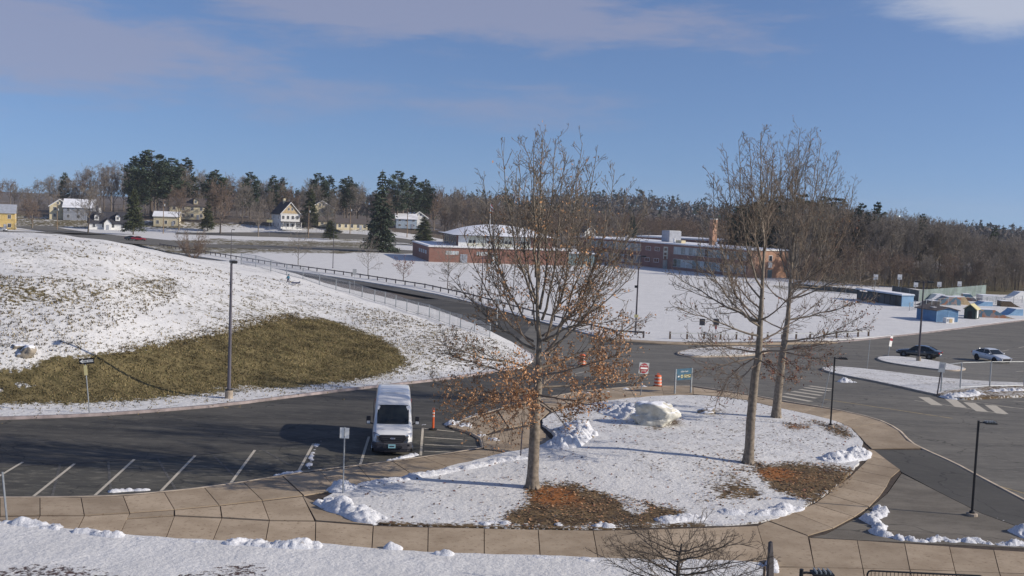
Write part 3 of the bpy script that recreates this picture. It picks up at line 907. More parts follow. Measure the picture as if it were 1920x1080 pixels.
m_bricko = brick_mat('brick_orange_lit', (0.46, 0.235, 0.14), (0.54, 0.29, 0.18), (0.3, 0.25, 0.2))  # brick colour with sunlight put in, for the school end wall
m_white = mat('painted_white', (0.72, 0.72, 0.70), 0.6, 0.1, 1.5)
m_trim = mat('trim_white', (0.78, 0.78, 0.76), 0.5, 0.06, 2)
m_cream = mat('clapboard_cream', (0.62, 0.54, 0.36), 0.7, 0.12, 1.2)
m_yellow = mat('clapboard_yellow', (0.58, 0.42, 0.16), 0.7, 0.12, 1.2)
m_tan = mat('shingle_tan', (0.50, 0.38, 0.22), 0.8, 0.15, 2)
m_greyh = mat('clapboard_grey', (0.34, 0.36, 0.40), 0.7, 0.12, 1.2)
m_bluegrey = mat('siding_pale_blue', (0.40, 0.48, 0.55), 0.7, 0.1, 1.2)
m_roofd = mat('roof_shingle_dark', (0.045, 0.045, 0.055), 0.9, 0.3, 3)
m_roofb = mat('roof_shingle_brown', (0.10, 0.085, 0.08), 0.9, 0.3, 3)
m_roofs = mat('roof_snow', (0.78, 0.79, 0.82), 0.85, 0.07, 0.6)
m_gl = mat('window_glass', (0.03, 0.035, 0.045), 0.12, 0.2, 1.0, spec=0.6)
m_glt = mat('window_glass_tinted', (0.20, 0.27, 0.28), 0.2, 0.25, 0.35, spec=0.6)
m_blind = mat('window_blind', (0.50, 0.55, 0.54), 0.6, 0.15, 0.5)
m_panel = mat('panel_pale', (0.60, 0.60, 0.50), 0.6, 0.12, 0.5)
m_dk = mat('black_metal', (0.018, 0.018, 0.020), 0.45, 0.15, 3)
m_steel = mat('galvanised_steel', (0.36, 0.38, 0.39), 0.45, 0.15, 4, metal=0.55)
m_bronze = mat('bronze_pole', (0.085, 0.075, 0.085), 0.45, 0.15, 2, metal=0.2)
m_greypole = mat('grey_pole', (0.13, 0.12, 0.14), 0.45, 0.15, 2, metal=0.2)
m_wood = mat('weathered_wood', (0.16, 0.11, 0.07), 0.9, 0.3, 3)
m_pole_wood = mat('utility_pole_wood', (0.25, 0.175, 0.11), 0.9, 0.25, 2)
m_raildk = mat('rail_dark_timber', (0.095, 0.085, 0.085), 0.8, 0.25, 2)
m_alum = mat('sign_back_aluminium', (0.50, 0.51, 0.50), 0.5, 0.08, 2, metal=0.3)
m_signw = mat('sign_white', (0.80, 0.79, 0.74), 0.5, 0.05, 2)
m_signr = mat('sign_red', (0.30, 0.025, 0.035), 0.5, 0.1, 2)
m_signk = mat('sign_black', (0.012, 0.012, 0.014), 0.5, 0.1, 2)
m_signb = mat('sign_blue', (0.045, 0.115, 0.17), 0.5, 0.15, 2)
m_signy = mat('sign_yellow', (0.62, 0.55, 0.28), 0.5, 0.08, 2)
m_orange = mat('orange_plastic', (0.72, 0.13, 0.035), 0.45, 0.12, 2)
m_rubber = mat('black_rubber', (0.02, 0.02, 0.02), 0.85, 0.2, 3)
m_bark = mat('bark_grey', (0.215, 0.178, 0.138), 0.9, 0.35, 5, bump=0.4)
m_barkd = mat('bark_dark', (0.115, 0.092, 0.072), 0.92, 0.35, 5)
m_twig = mat('twig_brown', (0.20, 0.155, 0.118), 0.9, 0.25, 1)
m_twigf = mat('woodland_twig', (0.235, 0.20, 0.165), 0.95, 0.3, 0.6)
m_twigr = mat('woodland_twig_russet', (0.205, 0.150, 0.112), 0.95, 0.3, 0.6)
m_twiggrey = mat('woodland_twig_grey', (0.235, 0.205, 0.17), 0.95, 0.3, 0.6)
m_pine = mat('pine_needles', (0.058, 0.082, 0.048), 0.85, 0.45, 0.5)
m_spruce = mat('spruce_needles', (0.060, 0.080, 0.050), 0.85, 0.45, 0.5)
m_hemlock = mat('hemlock_needles', (0.060, 0.072, 0.030), 0.85, 0.45, 0.5)
m_leaf = mat('oak_leaf_brown', (0.40, 0.225, 0.12), 0.75, 0.45, 1.5)
m_leafo = mat('oak_leaf_orange', (0.46, 0.24, 0.11), 0.75, 0.4, 1.5)
m_leafr = mat('leaf_russet', (0.20, 0.085, 0.06), 0.8, 0.4, 1.5)

# ------------------------------------------------------------------ trees
class Tubes:
    """many tapered branches gathered and turned to one mesh at once"""
    def __init__(s): s.g = {}; s.tips = []
    def add(s, pts, rad, n):
        s.g.setdefault((len(pts), n), ([], []))
        a = s.g[(len(pts), n)]
        a[0].append([tuple(p) for p in pts]); a[1].append(rad)
    def arrays(s):
        VV, FF = [], []; off = 0
        for (k, n), (pp, rr) in s.g.items():
            Pn = np.array(pp); Rn = np.array(rr)
            t = np.empty_like(Pn); t[:, 1:-1] = Pn[:, 2:] - Pn[:, :-2]; t[:, 0] = Pn[:, 1] - Pn[:, 0]; t[:, -1] = Pn[:, -1] - Pn[:, -2]
            t /= np.maximum(np.linalg.norm(t, axis=2, keepdims=True), 1e-9)
            ov = Pn[:, -1] - Pn[:, 0]; ov /= np.maximum(np.linalg.norm(ov, axis=1, keepdims=True), 1e-9)
            ax = np.where((np.abs(ov[:, 2:3]) < 0.85), np.array([[0, 0, 1.0]]), np.array([[1.0, 0, 0]]))[:, None, :]
            u = np.cross(t, ax); u /= np.maximum(np.linalg.norm(u, axis=2, keepdims=True), 1e-9)
            w = np.cross(t, u)
            ang = np.arange(n) * 2 * math.pi / n
            V = Pn[:, :, None, :] + (u[:, :, None, :] * np.cos(ang)[None, None, :, None] + w[:, :, None, :] * np.sin(ang)[None, None, :, None]) * Rn[:, :, None, None]
            B = len(pp)
            VV.append(V.reshape(-1, 3))
            b_ = np.arange(B)[:, None, None] * k * n + off
            i = np.arange(k - 1)[None, :, None] * n
            j = np.arange(n)[None, None, :]; j2 = (j + 1) % n
            F = np.stack([b_ + i + j, b_ + i + j2, b_ + i + n + j2, b_ + i + n + j], -1).reshape(-1, 4)
            FF.append(F); off += B * k * n
        return np.concatenate(VV), np.concatenate(FF)
    def mesh(s, name, m_):
        V, F = s.arrays()
        return mesh_np(name, V, F, m_, 'mesh', True)

def rdir(rng): 
    while True:
        v = Vector((rng.uniform(-1, 1), rng.uniform(-1, 1), rng.uniform(-1, 1)))
        if 0.05 < v.length < 1: return v.normalized()

def twig(tb, p, d, L, r, lvl, rng, up, wob=0.16, dens=1.0, rmin=0.006, seg=3):
    d = d.normalized()
    k = seg + 1
    pts = [p.copy()]; rad = [r]
    for i in range(seg):
        d = (d + rdir(rng) * wob + Vector((0, 0, up))).normalized()
        p = p + d * (L / seg)
        pts.append(p.copy()); rad.append(max(r * (1 - 0.72 * (i + 1) / seg), rmin))
    tb.add(pts, rad, 5 if r > 0.05 else (4 if r > 0.02 else 3))
    if lvl <= 0:
        tb.tips.append((pts[-1], d)); tb.tips.append((pts[-2], d)); return
    nch = max(2, int(L * dens * rng.uniform(0.8, 1.2)))
    for c in range(nch):
        t = rng.uniform(0.22, 0.98)
        i = min(int(t * seg), seg - 1); f = t * seg - i
        q = pts[i].lerp(pts[i + 1], f); dd = (pts[i + 1] - pts[i]).normalized()
        side = dd.cross(rdir(rng)).normalized()
        a = rng.uniform(0.5, 1.0)
        nd = dd * math.cos(a) + side * math.sin(a)
        rr = max((rad[i] * (1 - f) + rad[i + 1] * f) * 0.6, rmin)
        twig(tb, q, nd, L * rng.uniform(0.32, 0.6) * (1.15 - 0.5 * t), rr, lvl - 1, rng, up, wob, dens * 1.25, rmin, seg)
    tb.tips.append((pts[-1], d))

def bez(a, c, b, n):
    return [a * (1 - t) ** 2 + c * 2 * t * (1 - t) + b * t * t for t in [i / n for i in range(n + 1)]]

def big_limb(tb, a, b, bend, r0, r1, rng, kid_len=1.9, kid_dens=2.6, lvl=2, start=0.22, up=0.10, n=9, sides=7, rmin=0.0065, forks=0):
    """a limb from a to b: leaves sideways, then bends (bend>0 upward first flat)"""
    c = a + (b - a) * 0.5
    hz = Vector((b.x - a.x, b.y - a.y, 0))
    c = a + hz * (0.5 + bend) + Vector((0, 0, (b.z - a.z) * (0.5 - bend)))
    pts = bez(a, c, b, n)
    L = (b - a).length
    for i in range(1, n): pts[i] = pts[i] + rdir(rng) * L * 0.012
    rad = [r0 + (r1 - r0) * (i / n) ** 0.8 for i in range(n + 1)]
    tb.add(pts, rad, sides)
    k = int(L * kid_dens)
    for j in range(k):
        t = start + (1 - start) * (j + rng.random()) / k
        i = min(int(t * n), n - 1); f = t * n - i
        q = pts[i].lerp(pts[i + 1], f); dd = (pts[i + 1] - pts[i]).normalized()
        side = dd.cross(rdir(rng)).normalized()
        ang = rng.uniform(0.45, 0.95)
        rr = (rad[i] * (1 - f) + rad[i + 1] * f)
        twig(tb, q, dd * math.cos(ang) + side * math.sin(ang), kid_len * rng.uniform(0.55, 1.15) * (1.2 - 0.65 * t), max(min(rr * 0.5, 0.045), 0.012), lvl, rng, up, rmin=rmin, dens=2.2)
    for j in range(forks):
        t = 0.28 + 0.42 * (j + rng.random()) / max(forks, 1)
        i = min(int(t * n), n - 1); f = t * n - i
        q = pts[i].lerp(pts[i + 1], f); dd = (pts[i + 1] - pts[i]).normalized()
        side = dd.cross(rdir(rng)).normalized()
        nd = (dd * 0.86 + side * 0.5 + Vector((0, 0, 0.12))).normalized()
        l2 = L * (1 - t) * rng.uniform(.65, .95)
        e = q + nd * l2 + Vector((0, 0, l2 * .12))
        big_limb(tb, q, e, bend * .6, max((rad[i] * (1 - f) + rad[i + 1] * f) * .62, .014), r1, rng, kid_len * .85, kid_dens, lvl, .15, up, 6, 5, rmin, 0)
    tb.tips.append((pts[-1], (b - a).normalized()))
    return pts

def leaf_mesh(name, spots, size, mats, rng, hang=0.4):
    """small bent leaves, each two triangles, at the given places"""
    n = len(spots)
    C = np.array([tuple(s) for s in spots])
    rs = np.random.RandomState(rng.randrange(99999))
    a = rs.normal(size=(n, 3)); a[:, 2] -= hang; a /= np.linalg.norm(a, axis=1, keepdims=True)
    b = rs.normal(size=(n, 3)); b -= (b * a).sum(1, keepdims=True) * a; b /= np.linalg.norm(b, axis=1, keepdims=True)
    s = rs.uniform(0.65, 1.3, (n, 1)) * size
    nn = np.cross(a, b)
    V = np.stack([C, C + a * s * .5 + b * s * .34 + nn * s * .1, C + a * s, C + a * s * .5 - b * s * .34 + nn * s * .1], 1).reshape(-1, 3)
    F = np.arange(n * 4).reshape(n, 4)
    return mesh_np(name, V, F, mats, 'mesh', False, rs.choice(len(mats) if isinstance(mats, list) else 1, n))

def deciduous(seed, H, spread, trunk_r, m_, nlimb=9, fork=0.3, twigr=0.02, lvl=2, kid=0.26, kdens=1.3):
    """trunk mesh and crown mesh of a bare woodland tree of height H standing at the origin"""
    rng = random.Random(seed)
    tt, cr = Tubes(), Tubes()
    top = Vector((rng.uniform(-.05, .05) * H, rng.uniform(-.05, .05) * H, H * 0.72))
    tp = bez(Vector((0, 0, -0.3)), Vector((rng.uniform(-.03, .03) * H, rng.uniform(-.03, .03) * H, H * .4)), top, 6)
    tt.add(tp, [trunk_r * (1.25 if i == 0 else 1) * (1 - .8 * i / 6) for i in range(7)], 7)
    for j in range(nlimb):
        t = fork + (0.97 - fork) * (j + rng.random() * .7) / nlimb
        i = min(int(t * 6), 5); a = tp[i].lerp(tp[i + 1], t * 6 - i)
        az = j * 2.4 + rng.uniform(-.5, .5)
        out = spread * rng.uniform(.6, 1.0) * (1.05 - 0.55 * t)
        zt = min(H * rng.uniform(.9, 1.0), a.z + H * rng.uniform(.22, .5))
        b = Vector((top.x * t + math.cos(az) * out, top.y * t + math.sin(az) * out, zt))
        big_limb(cr, a, b, rng.uniform(.05, .3), trunk_r * .5 * (1.1 - .6 * t), twigr * 1.2, rng, H * kid, kdens, lvl, 0.2, 0.08, n=5, sides=5, rmin=twigr)
    return tt.mesh('trunk', m_bark if seed % 2 else m_barkd), cr.mesh('crown', m_)

def needle_crown(seed, H, m_, shape='pine', r0=0.18):
    """crown of drooping sprays on whorled boughs, with gaps"""
    rng = random.Random(seed); rs = np.random.RandomState(seed)
    tb = Tubes()
    tb.add([Vector((0, 0, -.3)), Vector((0, 0, H * .5)), Vector((rng.uniform(-.01, .01) * H, 0, H * .99))], [H * .017, H * .011, H * .003], 7)
    C = []; A = []; SZ = []
    z = H * (0.06 if shape == 'spruce' else (0.16 if shape == 'hemlock' else 0.30))
    lev = 0
    while z < H * 0.985:
        f = z / H
        if shape == 'spruce': rad = H * r0 * (1 - f) ** 0.85 + H * .008
        elif shape == 'hemlock': rad = H * r0 * (1 - f) ** 0.7 + H * .02
        else: rad = H * r0 * max(0.05, (1 - ((f - .55) / .47) ** 2)) if f > .55 else H * r0 * (0.45 + f)
        nb = rng.randint(4, 6) if shape == 'pine' else rng.randint(6, 9)
        for b in range(nb):
            if shape == 'pine' and rng.random() < 0.22: continue
            az = rng.uniform(0, 6.283); L = rad * rng.uniform(.6, 1.12)
            rise = (rng.uniform(.0, .35) if shape == 'pine' else rng.uniform(-.35, -.02)) * L
            e = Vector((math.cos(az) * L, math.sin(az) * L, z + rise)); s = Vector((0, 0, z))
            tb.add([s, s.lerp(e, .55) + Vector((0, 0, -.04 * L if shape == 'pine' else .06 * L)), e], [H * .0035, H * .0025, H * .001], 3)
            k = max(6, int(L / H * (470 if shape == 'pine' else 330)))
            for q in range(k):
                t = rng.uniform(.18, 1.05) ** (.6 if shape == 'pine' else .75)
                c = s.lerp(e, t); wd = L * .22 * (1 - .35 * t)
                C.append((c.x + rng.gauss(0, wd), c.y + rng.gauss(0, wd), c.z + rng.gauss(0, wd * (.75 if shape == 'pine' else .32))))
                A.append((math.cos(az), math.sin(az), (.45 if shape == 'pine' else -.45) + rng.uniform(-.3, .3)))
                SZ.append(H * (.027 if shape == 'pine' else .028) * rng.uniform(.6, 1.3))
        z += H * (rng.uniform(.032, .052) if shape == 'pine' else rng.uniform(.026, .036)); lev += 1
    C = np.array(C); A = np.array(A); s = np.array(SZ)[:, None]; n = len(C)
    A += rs.normal(size=(n, 3)) * .45; A /= np.linalg.norm(A, axis=1, keepdims=True)
    B = rs.normal(size=(n, 3)); B[:, 2] *= .5; B -= (B * A).sum(1, keepdims=True) * A; B /= np.linalg.norm(B, axis=1, keepdims=True)
    V = np.stack([C - A * s * .4, C + B * s * .30, C + A * s * .9, C - B * s * .30], 1).reshape(-1, 3)
    return tb.mesh('trunk', m_barkd), mesh_np('crown', V, np.arange(n * 4).reshape(n, 4), m_, 'mesh')

# ------------------------------------------------------------------ woods
KINDS_D = []
for i, (sd, H, sp, mt_) in enumerate(((3, 20, 5.2, m_twigf), (8, 20, 6.2, m_twiggrey), (12, 20, 4.4, m_twigf), (21, 20, 6.8, m_twigr), (34, 20, 3.6, m_twiggrey), (41, 20, 5.6, m_twigr))):
    KINDS_D.append(deciduous(sd, H, sp, 0.30, mt_, 13, 0.22, 0.026, 2, 0.20, 1.25))
KINDS_P = [needle_crown(5, 24, m_pine, 'pine', .21), needle_crown(9, 24, m_pine, 'pine', .17), needle_crown(14, 24, m_pine, 'pine', .25)]
KINDS_S = [needle_crown(6, 22, m_spruce, 'spruce', .20)]
KINDS_H = [needle_crown(7, 20, m_hemlock, 'hemlock', .24)]
HREF = {'d': 20.0, 'p': 24.0, 's': 22.0, 'h': 20.0}
def plant(kind, i, loc, H, label, cat, group, wide=1.0, name=None):
    tr, cr = {'d': KINDS_D, 'p': KINDS_P, 's': KINDS_S, 'h': KINDS_H}[kind][i]
    nm = name or {'d': 'bare_tree', 'p': 'pine_tree', 's': 'spruce_tree', 'h': 'hemlock_tree'}[kind]
    o = thing(nm, label, cat, loc, rnd.uniform(0, 6.28), group)
    s = H / HREF[kind]
    o.scale = (s * wide, s * wide, s)
    link('trunk', tr, o); link('crown', cr, o)
    return o
def stand(kind, i, px, ytop, D, label, group, wide=1.0, cat=None, foot=None, name=None):
    """a tree whose tip shows at (px, ytop), standing D metres out"""
    q = at(px, ytop, D)
    z0 = float(base(q.x, D)) - 0.1 if foot is None else foot
    return plant(kind, i, (q.x, D, z0), max(q.z - z0, 3), label, cat or 'tree', group, wide, name)

def skyline(tab, px): return float(np.interp(px, [t[0] for t in tab], [t[1] for t in tab]))
LSKY = [(-150, 340), (0, 336), (60, 330), (120, 326), (180, 308), (220, 300), (300, 306), (350, 312), (430, 322), (500, 330), (560, 334), (640, 342), (700, 345), (760, 338), (800, 342), (860, 352), (920, 360), (1000, 384), (1100, 392), (1400, 402)]
rw = random.Random(77)
LM_L = [(30, 'behind the yellow house'), (100, 'left of the cream hillside house'), (165, 'behind the grey house'), (240, 'behind the white dormered house'), (330, 'under the tall pines'), (400, 'behind the tan hillside house'),
        (500, 'left of the gabled house'), (575, 'behind the gabled house'), (640, 'behind the cream gabled house'), (700, 'behind the low bungalow'), (790, 'behind the big spruce'), (860, 'left of the flagpole'), (2000, 'behind the gymnasium roof')]
LM_R = [(1450, 'behind the brick end wall'), (1520, 'behind the paired oaks'), (1600, 'left of the dugout'), (1660, 'behind the dugout'), (1720, 'left of the green fence'), (1760, 'behind the green fence corner'), (1800, 'behind the blue shed'),
        (1850, 'behind the green fence end'), (1885, 'behind the skate ramps'), (1925, 'beyond the white end ramp'), (3000, 'behind the rightmost ramps')]
LM_M = [(900, 'over the gymnasium roof'), (960, 'right of the flagpole'), (1040, 'behind the leafy oak'), (1110, 'behind the small white gable'), (1180, 'left of the lone spruce'), (1250, 'right of the lone spruce'), (1330, 'left of the chimney'), (3000, 'right of the chimney')]
def where(label, px, lm):
    w = next(t for lim, t in lm if px < lim)
    return label.split(' in the wood')[0] + ' in the wood ' + w
LAB_D = ['bare brown tree in the wood behind the houses', 'wide bare grey tree in the wood behind the houses', 'slim bare brown tree in the wood behind the houses',
         'broad bare russet tree in the wood behind the houses', 'narrow bare grey tree in the wood behind the houses', 'mid-sized bare russet tree in the wood behind the houses']
for k in range(105):
    px = -140 + 1120 * (k + rw.random()) / 105
    D = rw.uniform(455, 600)
    yt = skyline(LSKY, px) + abs(rw.gauss(0, 14)) + (D < 480) * 8
    i = rw.randrange(6)
    stand('d', i, px, yt, D, where(LAB_D[i], px, LM_L), 'bare trees of the wood behind the houses', rw.uniform(.85, 1.2))
# evergreens that stand out on the left skyline
EV = [('p', 2, 285, 281, 470, 1.5, 'tallest dark pine towering over the wood on the left skyline'),
      ('p', 0, 322, 296, 478, 1.25, 'dark pine just right of the tallest pine'),
      ('p', 1, 349, 293, 490, 1.2, 'lone dark pine with a ragged tip beside the tall pine clump'),
      ('p', 1, 250, 291, 500, 1.05, 'dark pine tip just left of the tallest pine'),
      ('p', 0, 262, 318, 462, 1.3, 'lower dark pine filling the left flank of the pine clump'),
      ('p', 1, 122, 322, 520, 0.9, 'small dark pine poking above the wood above the pale hillside houses'),
      ('p', 2, 405, 318, 475, 1.2, 'flat-topped pine behind the broad bare tree left of the gabled house'),
      ('p', 0, 470, 322, 470, 1.0, 'olive pine left of the gabled house'),
      ('p', 1, 513, 327, 500, .9, 'slim dark pine rising behind the gabled house'),
      ('p', 1, 530, 331, 505, .9, 'second slim dark pine rising behind the gabled house'),
      ('p', 0, 598, 324, 490, 1.1, 'tall pine with open boughs right of the gabled house'),
      ('p', 1, 618, 327, 495, 1.0, 'dark pine touching the tall open pine on its right'),
      ('p', 2, 652, 330, 500, 1.0, 'round-headed dark pine between the low cream house and the wood'),
      ('p', 0, 747, 320, 470, 1.1, 'blue-green pine just behind the big spruce'),
      ('p', 1, 775, 327, 478, 1.1, 'pine standing right of the one behind the big spruce'),
      ('p', 2, 797, 336, 485, .9, 'lowest of the three pines right of the big spruce')]
for kd, i, px, yt, D, wd, lb in EV: stand(kd, i, px, yt, D, lb, 'pines on the left skyline', wd)
stand('s', 0, 718, 316, 335, 'big conical spruce beside the street left of the brick gymnasium', None, 1.0)
stand('h', 0, 251, 352, 395, 'olive hemlock right of the white dormered house', None, .95)
stand('h', 0, 583, 352, 455, 'olive hemlock between the gabled house and the tan house', None, 1.0)
stand('h', 0, 795, 405, 400, 'dark bushy evergreen in front of the pale blue house', None, 1.6, foot=-3.2)
stand('h', 0, 620, 412, 425, 'low dark evergreen beside the low cream house', None, 1.6)
stand('h', 0, 390, 375, 440, 'dark evergreen behind the broad bare tree left of the gabled house', None, 1.0)
# big single trees by the street
for i, px, yb, yt, wd, lb in ((1, 165, 437, 345, 1.0, 'tall bare tree left of the white dormered house'), (3, 413, 440, 338, 1.1, 'broad bare tree by the street left of the gabled house'),
                          (0, 484, 444, 372, 1.1, 'bare street tree with pale forked trunk left of the gabled house'), (5, 60, 428, 372, 1.5, 'round bare tree beside the yellow house'),
                          (4, 612, 443, 372, 1.5, 'pale-trunked bare tree on the snowy verge right of the gabled house'), (3, 335, 432, 350, 1.0, 'russet bare tree left of the tan hillside house'),
                          (2, 577, 440, 398, 1.2, 'small dark tree in front of the tan house'), (1, 453, 420, 340, 1.0, 'grey bare tree behind the street tree left of the gabled house')):
    q = P(px, yb, base)
    plant('d', i, (q.x, q.y, q.z - .1), at(px, yt, q.y).z - q.z, lb, 'tree', 'bare trees along the far street', wd)

# woods behind the school and on the right
RSKY = [(1300, 408), (1380, 385), (1450, 374), (1600, 382), (1660, 392), (1720, 396), (1780, 408), (1840, 430), (1900, 440), (2100, 452)]
LAB_R = [s.replace('wood behind the houses', 'wood beyond the courts') for s in LAB_D]
for k in range(85):
    px = 1380 + 600 * (k + rw.random()) / 85
    D = rw.uniform(268, 345) if px > 1480 else rw.uniform(330, 400)
    yt = skyline(RSKY, px) + abs(rw.gauss(0, 10)) + (4 if D < 300 else 0)
    i = rw.choice((0, 1, 1, 2, 4, 4))
    stand('d', i, px, yt, D, where(LAB_R[i], px, LM_R), 'bare trees of the wood beyond the sports courts', rw.uniform(.8, 1.1))
for i, px, yt, D, wd, lb in ((2, 1400, 378, 335, 1.2, 'leftmost dark pine behind the chimney end of the school'), (0, 1432, 368, 330, 1.3, 'dark pine behind the school and the left oak of the pair'),
                             (2, 1470, 366, 330, 1.3, 'dark pine behind the gap between the paired oaks'), (0, 1505, 364, 318, 1.3, 'tall dark pine behind the right oak of the pair'),
                             (2, 1540, 368, 325, 1.4, 'broad dark pine right of the paired oaks'), (0, 1572, 371, 318, 1.3, 'dark pine at the right edge of the pine mass'),
                             (1, 1617, 378, 300, .8, 'slim pine standing clear of the pine mass'), (1, 1646, 376, 296, .8, 'tallest slim pine with ragged boughs beside the bare wood'),
                             (1, 1731, 398, 300, .6, 'thin pine standing among the bare wood'), (1, 1866, 424, 320, .7, 'small pine on the far right skyline'),
                             (0, 1588, 400, 300, 1.2, 'lower pine in front of the pine mass'), (0, 1450, 410, 318, 1.4, 'low dark pine close behind the brick end wall')):
    stand('p', i, px, yt, D, lb, 'pines behind the school and courts', wd)
for k in range(70):   # thin young trees at the wood's edge
    px = 1470 + 500 * (k + rw.random()) / 70
    D = rw.uniform(252, 285)
    i = rw.choice((0, 2, 3, 4, 5))
    stand('d', i, px, rw.uniform(455, 505) + (px - 1470) * .04, D, where('young bare tree', px, LM_R).replace('in the wood ', 'at the wood edge '), 'young trees at the edge of the right-hand wood', rw.uniform(.8, 1.3))
# middle distance behind the school
LAB_M = [s.replace('behind the houses', 'beyond the school roof') for s in LAB_D]
for k in range(70):
    px = 840 + 560 * (k + rw.random()) / 70
    D = rw.uniform(455, 640)
    yt = np.interp(px, [840, 960, 1050, 1130, 1180, 1260, 1340, 1400], [372, 384, 390, 392, 398, 402, 408, 404]) + abs(rw.gauss(0, 12))
    i = rw.choice((0, 2, 3, 3, 5, 5))
    stand('d', i, px, yt, D, where(LAB_M[i], px, LM_M), 'bare trees beyond the school', rw.uniform(1.0, 1.5))
stand('s', 0, 1187, 402, 470, 'dark spruce beyond the school roof', None, 1.3)
stand('p', 0, 1003, 376, 560, 'dark pine on the ridge seen through the leafy oak', None, 1.3)
stand('p', 1, 955, 372, 560, 'dark pine left of the ridge seen through the leafy oak', None, 1.2)

# undergrowth at the foot of the woods (nobody could count it)
def undergrowth(name, boxes, seed):
    rs = np.random.RandomState(seed); VV = []
    for (pa, pb, da, db, n, h0, h1) in boxes:
        D = rs.uniform(da, db, n); px = rs.uniform(pa, pb, n)
        x = (px - 960) / FPX * D
        z = base(x, D) - .3; h = rs.uniform(h0, h1, n)
        lx = rs.normal(size=n) * h * .18; ly = rs.normal(size=n) * h * .18; w = rs.uniform(.010, .030, n)
        az = rs.uniform(0, 3.14, n); cx, sy = np.cos(az) * w, np.sin(az) * w
        b = np.stack([x, D, z], 1)
        VV.append(np.stack([b + np.stack([cx, sy, 0 * z], 1), b - np.stack([cx, sy, 0 * z], 1), b + np.stack([lx, ly, h], 1)], 1).reshape(-1, 3))
    V = np.concatenate(VV)
    return stuff(mesh_np(name, V, np.arange(len(V)).reshape(-1, 3), [m_twigf, m_twigr, m_twiggrey], None, False, rs.randint(0, 3, len(V) // 3)))
tag(undergrowth('undergrowth', [(-200, 900, 445, 560, 9000, 1.5, 6), (880, 1420, 455, 620, 7000, 2, 9)], 3), 'brown brush at the foot of the wood behind the houses', 'undergrowth')
tag(undergrowth('undergrowth', [(1480, 2100, 260, 330, 11000, 1.0, 6), (1360, 1500, 320, 380, 2500, 2, 7)], 4), 'brown brush at the foot of the wood beyond the sports courts', 'undergrowth')

# far hill with its forest
HILL = [(300, 372), (700, 378), (900, 380), (1000, 380), (1060, 378), (1120, 376), (1180, 377), (1230, 383), (1290, 394), (1340, 399), (1400, 404), (1500, 415), (1700, 432), (1800, 436), (1860, 438), (1920, 444), (2100, 450), (2500, 462)]
m_hillw = mat('hill_twigs', (0.10, 0.082, 0.070), .95, .25, .05, coord='World'); m_hille = mat('hill_evergreen', (0.032, 0.046, 0.032), .95, .3, .05, coord='World')
def far_hill():
    D0, D1 = 720, 1150
    hx = np.array([(h[0] - 960) / FPX * D1 for h in HILL]); hz = np.array([at(h[0], h[1] + 9, D1).z for h in HILL])
    def hz_fn(x, y):
        t = sstep(D0, D1, y)
        return -3.4 + (np.interp(x * D1 / np.maximum(y, 1), hx, hz) + 3.4) * t
    ys = np.concatenate([np.arange(650, 1160, 30), [1300, 1600, 2200]]); xs = np.arange(-700, 1200, 40)
    X, Y = np.meshgrid(xs, ys); Z = hz_fn(X, Y)
    nx = len(xs); F = []
    for j in range(len(ys) - 1):
        for i in range(nx - 1): F.append((j * nx + i, j * nx + i + 1, (j + 1) * nx + i + 1, (j + 1) * nx + i))
    setting(mesh_np('hills', np.column_stack([X.ravel(), Y.ravel(), Z.ravel()]), F, m_hill, None, True))
    rs = np.random.RandomState(8)
    N = 3400
    y = rs.uniform(700, 1200, N) ; x = rs.uniform(-350, 800, N) * y / 1000
    z = hz_fn(x, y) - .5
    ev = (rs.rand(N) < np.where(y > 1060, .45, .10))
    h = np.where(ev, rs.uniform(11, 20, N), rs.uniform(10, 16, N)); r = np.where(ev, rs.uniform(2.2, 3.6, N), rs.uniform(3.2, 5.5, N))
    K = 34
    t = rs.rand(N, K); az = rs.uniform(0, 6.283, (N, K))
    rad = np.where(ev[:, None], (1 - t) ** .8, np.sqrt(np.clip(1 - (2 * t - 1.05) ** 2, 0.02, 1))) * np.sqrt(rs.rand(N, K)) * r[:, None]
    C = np.stack([x[:, None] + np.cos(az) * rad, y[:, None] + np.sin(az) * rad, z[:, None] + h[:, None] * (.12 + .88 * t)], -1)
    s = np.where(ev, 1.0, 0.85)[:, None, None] * rs.uniform(.6, 1.5, (N, K, 1))
    tri = C[:, :, None, :] + rs.normal(size=(N, K, 3, 3)) * s[..., None] * np.array([.9, .9, 1.1])
    V = tri.reshape(-1, 3); mi = np.repeat(np.where(ev, 0, 1 + rs.randint(0, 2, N)), K)
    o = stuff(mesh_np('hill_forest', V, np.arange(len(V)).reshape(-1, 3), [m_hille, m_hillw, m_hillw], None, False, mi))
    tag(o, 'wooded hill on the horizon with dark evergreens along its crest', 'forest')
far_hill()
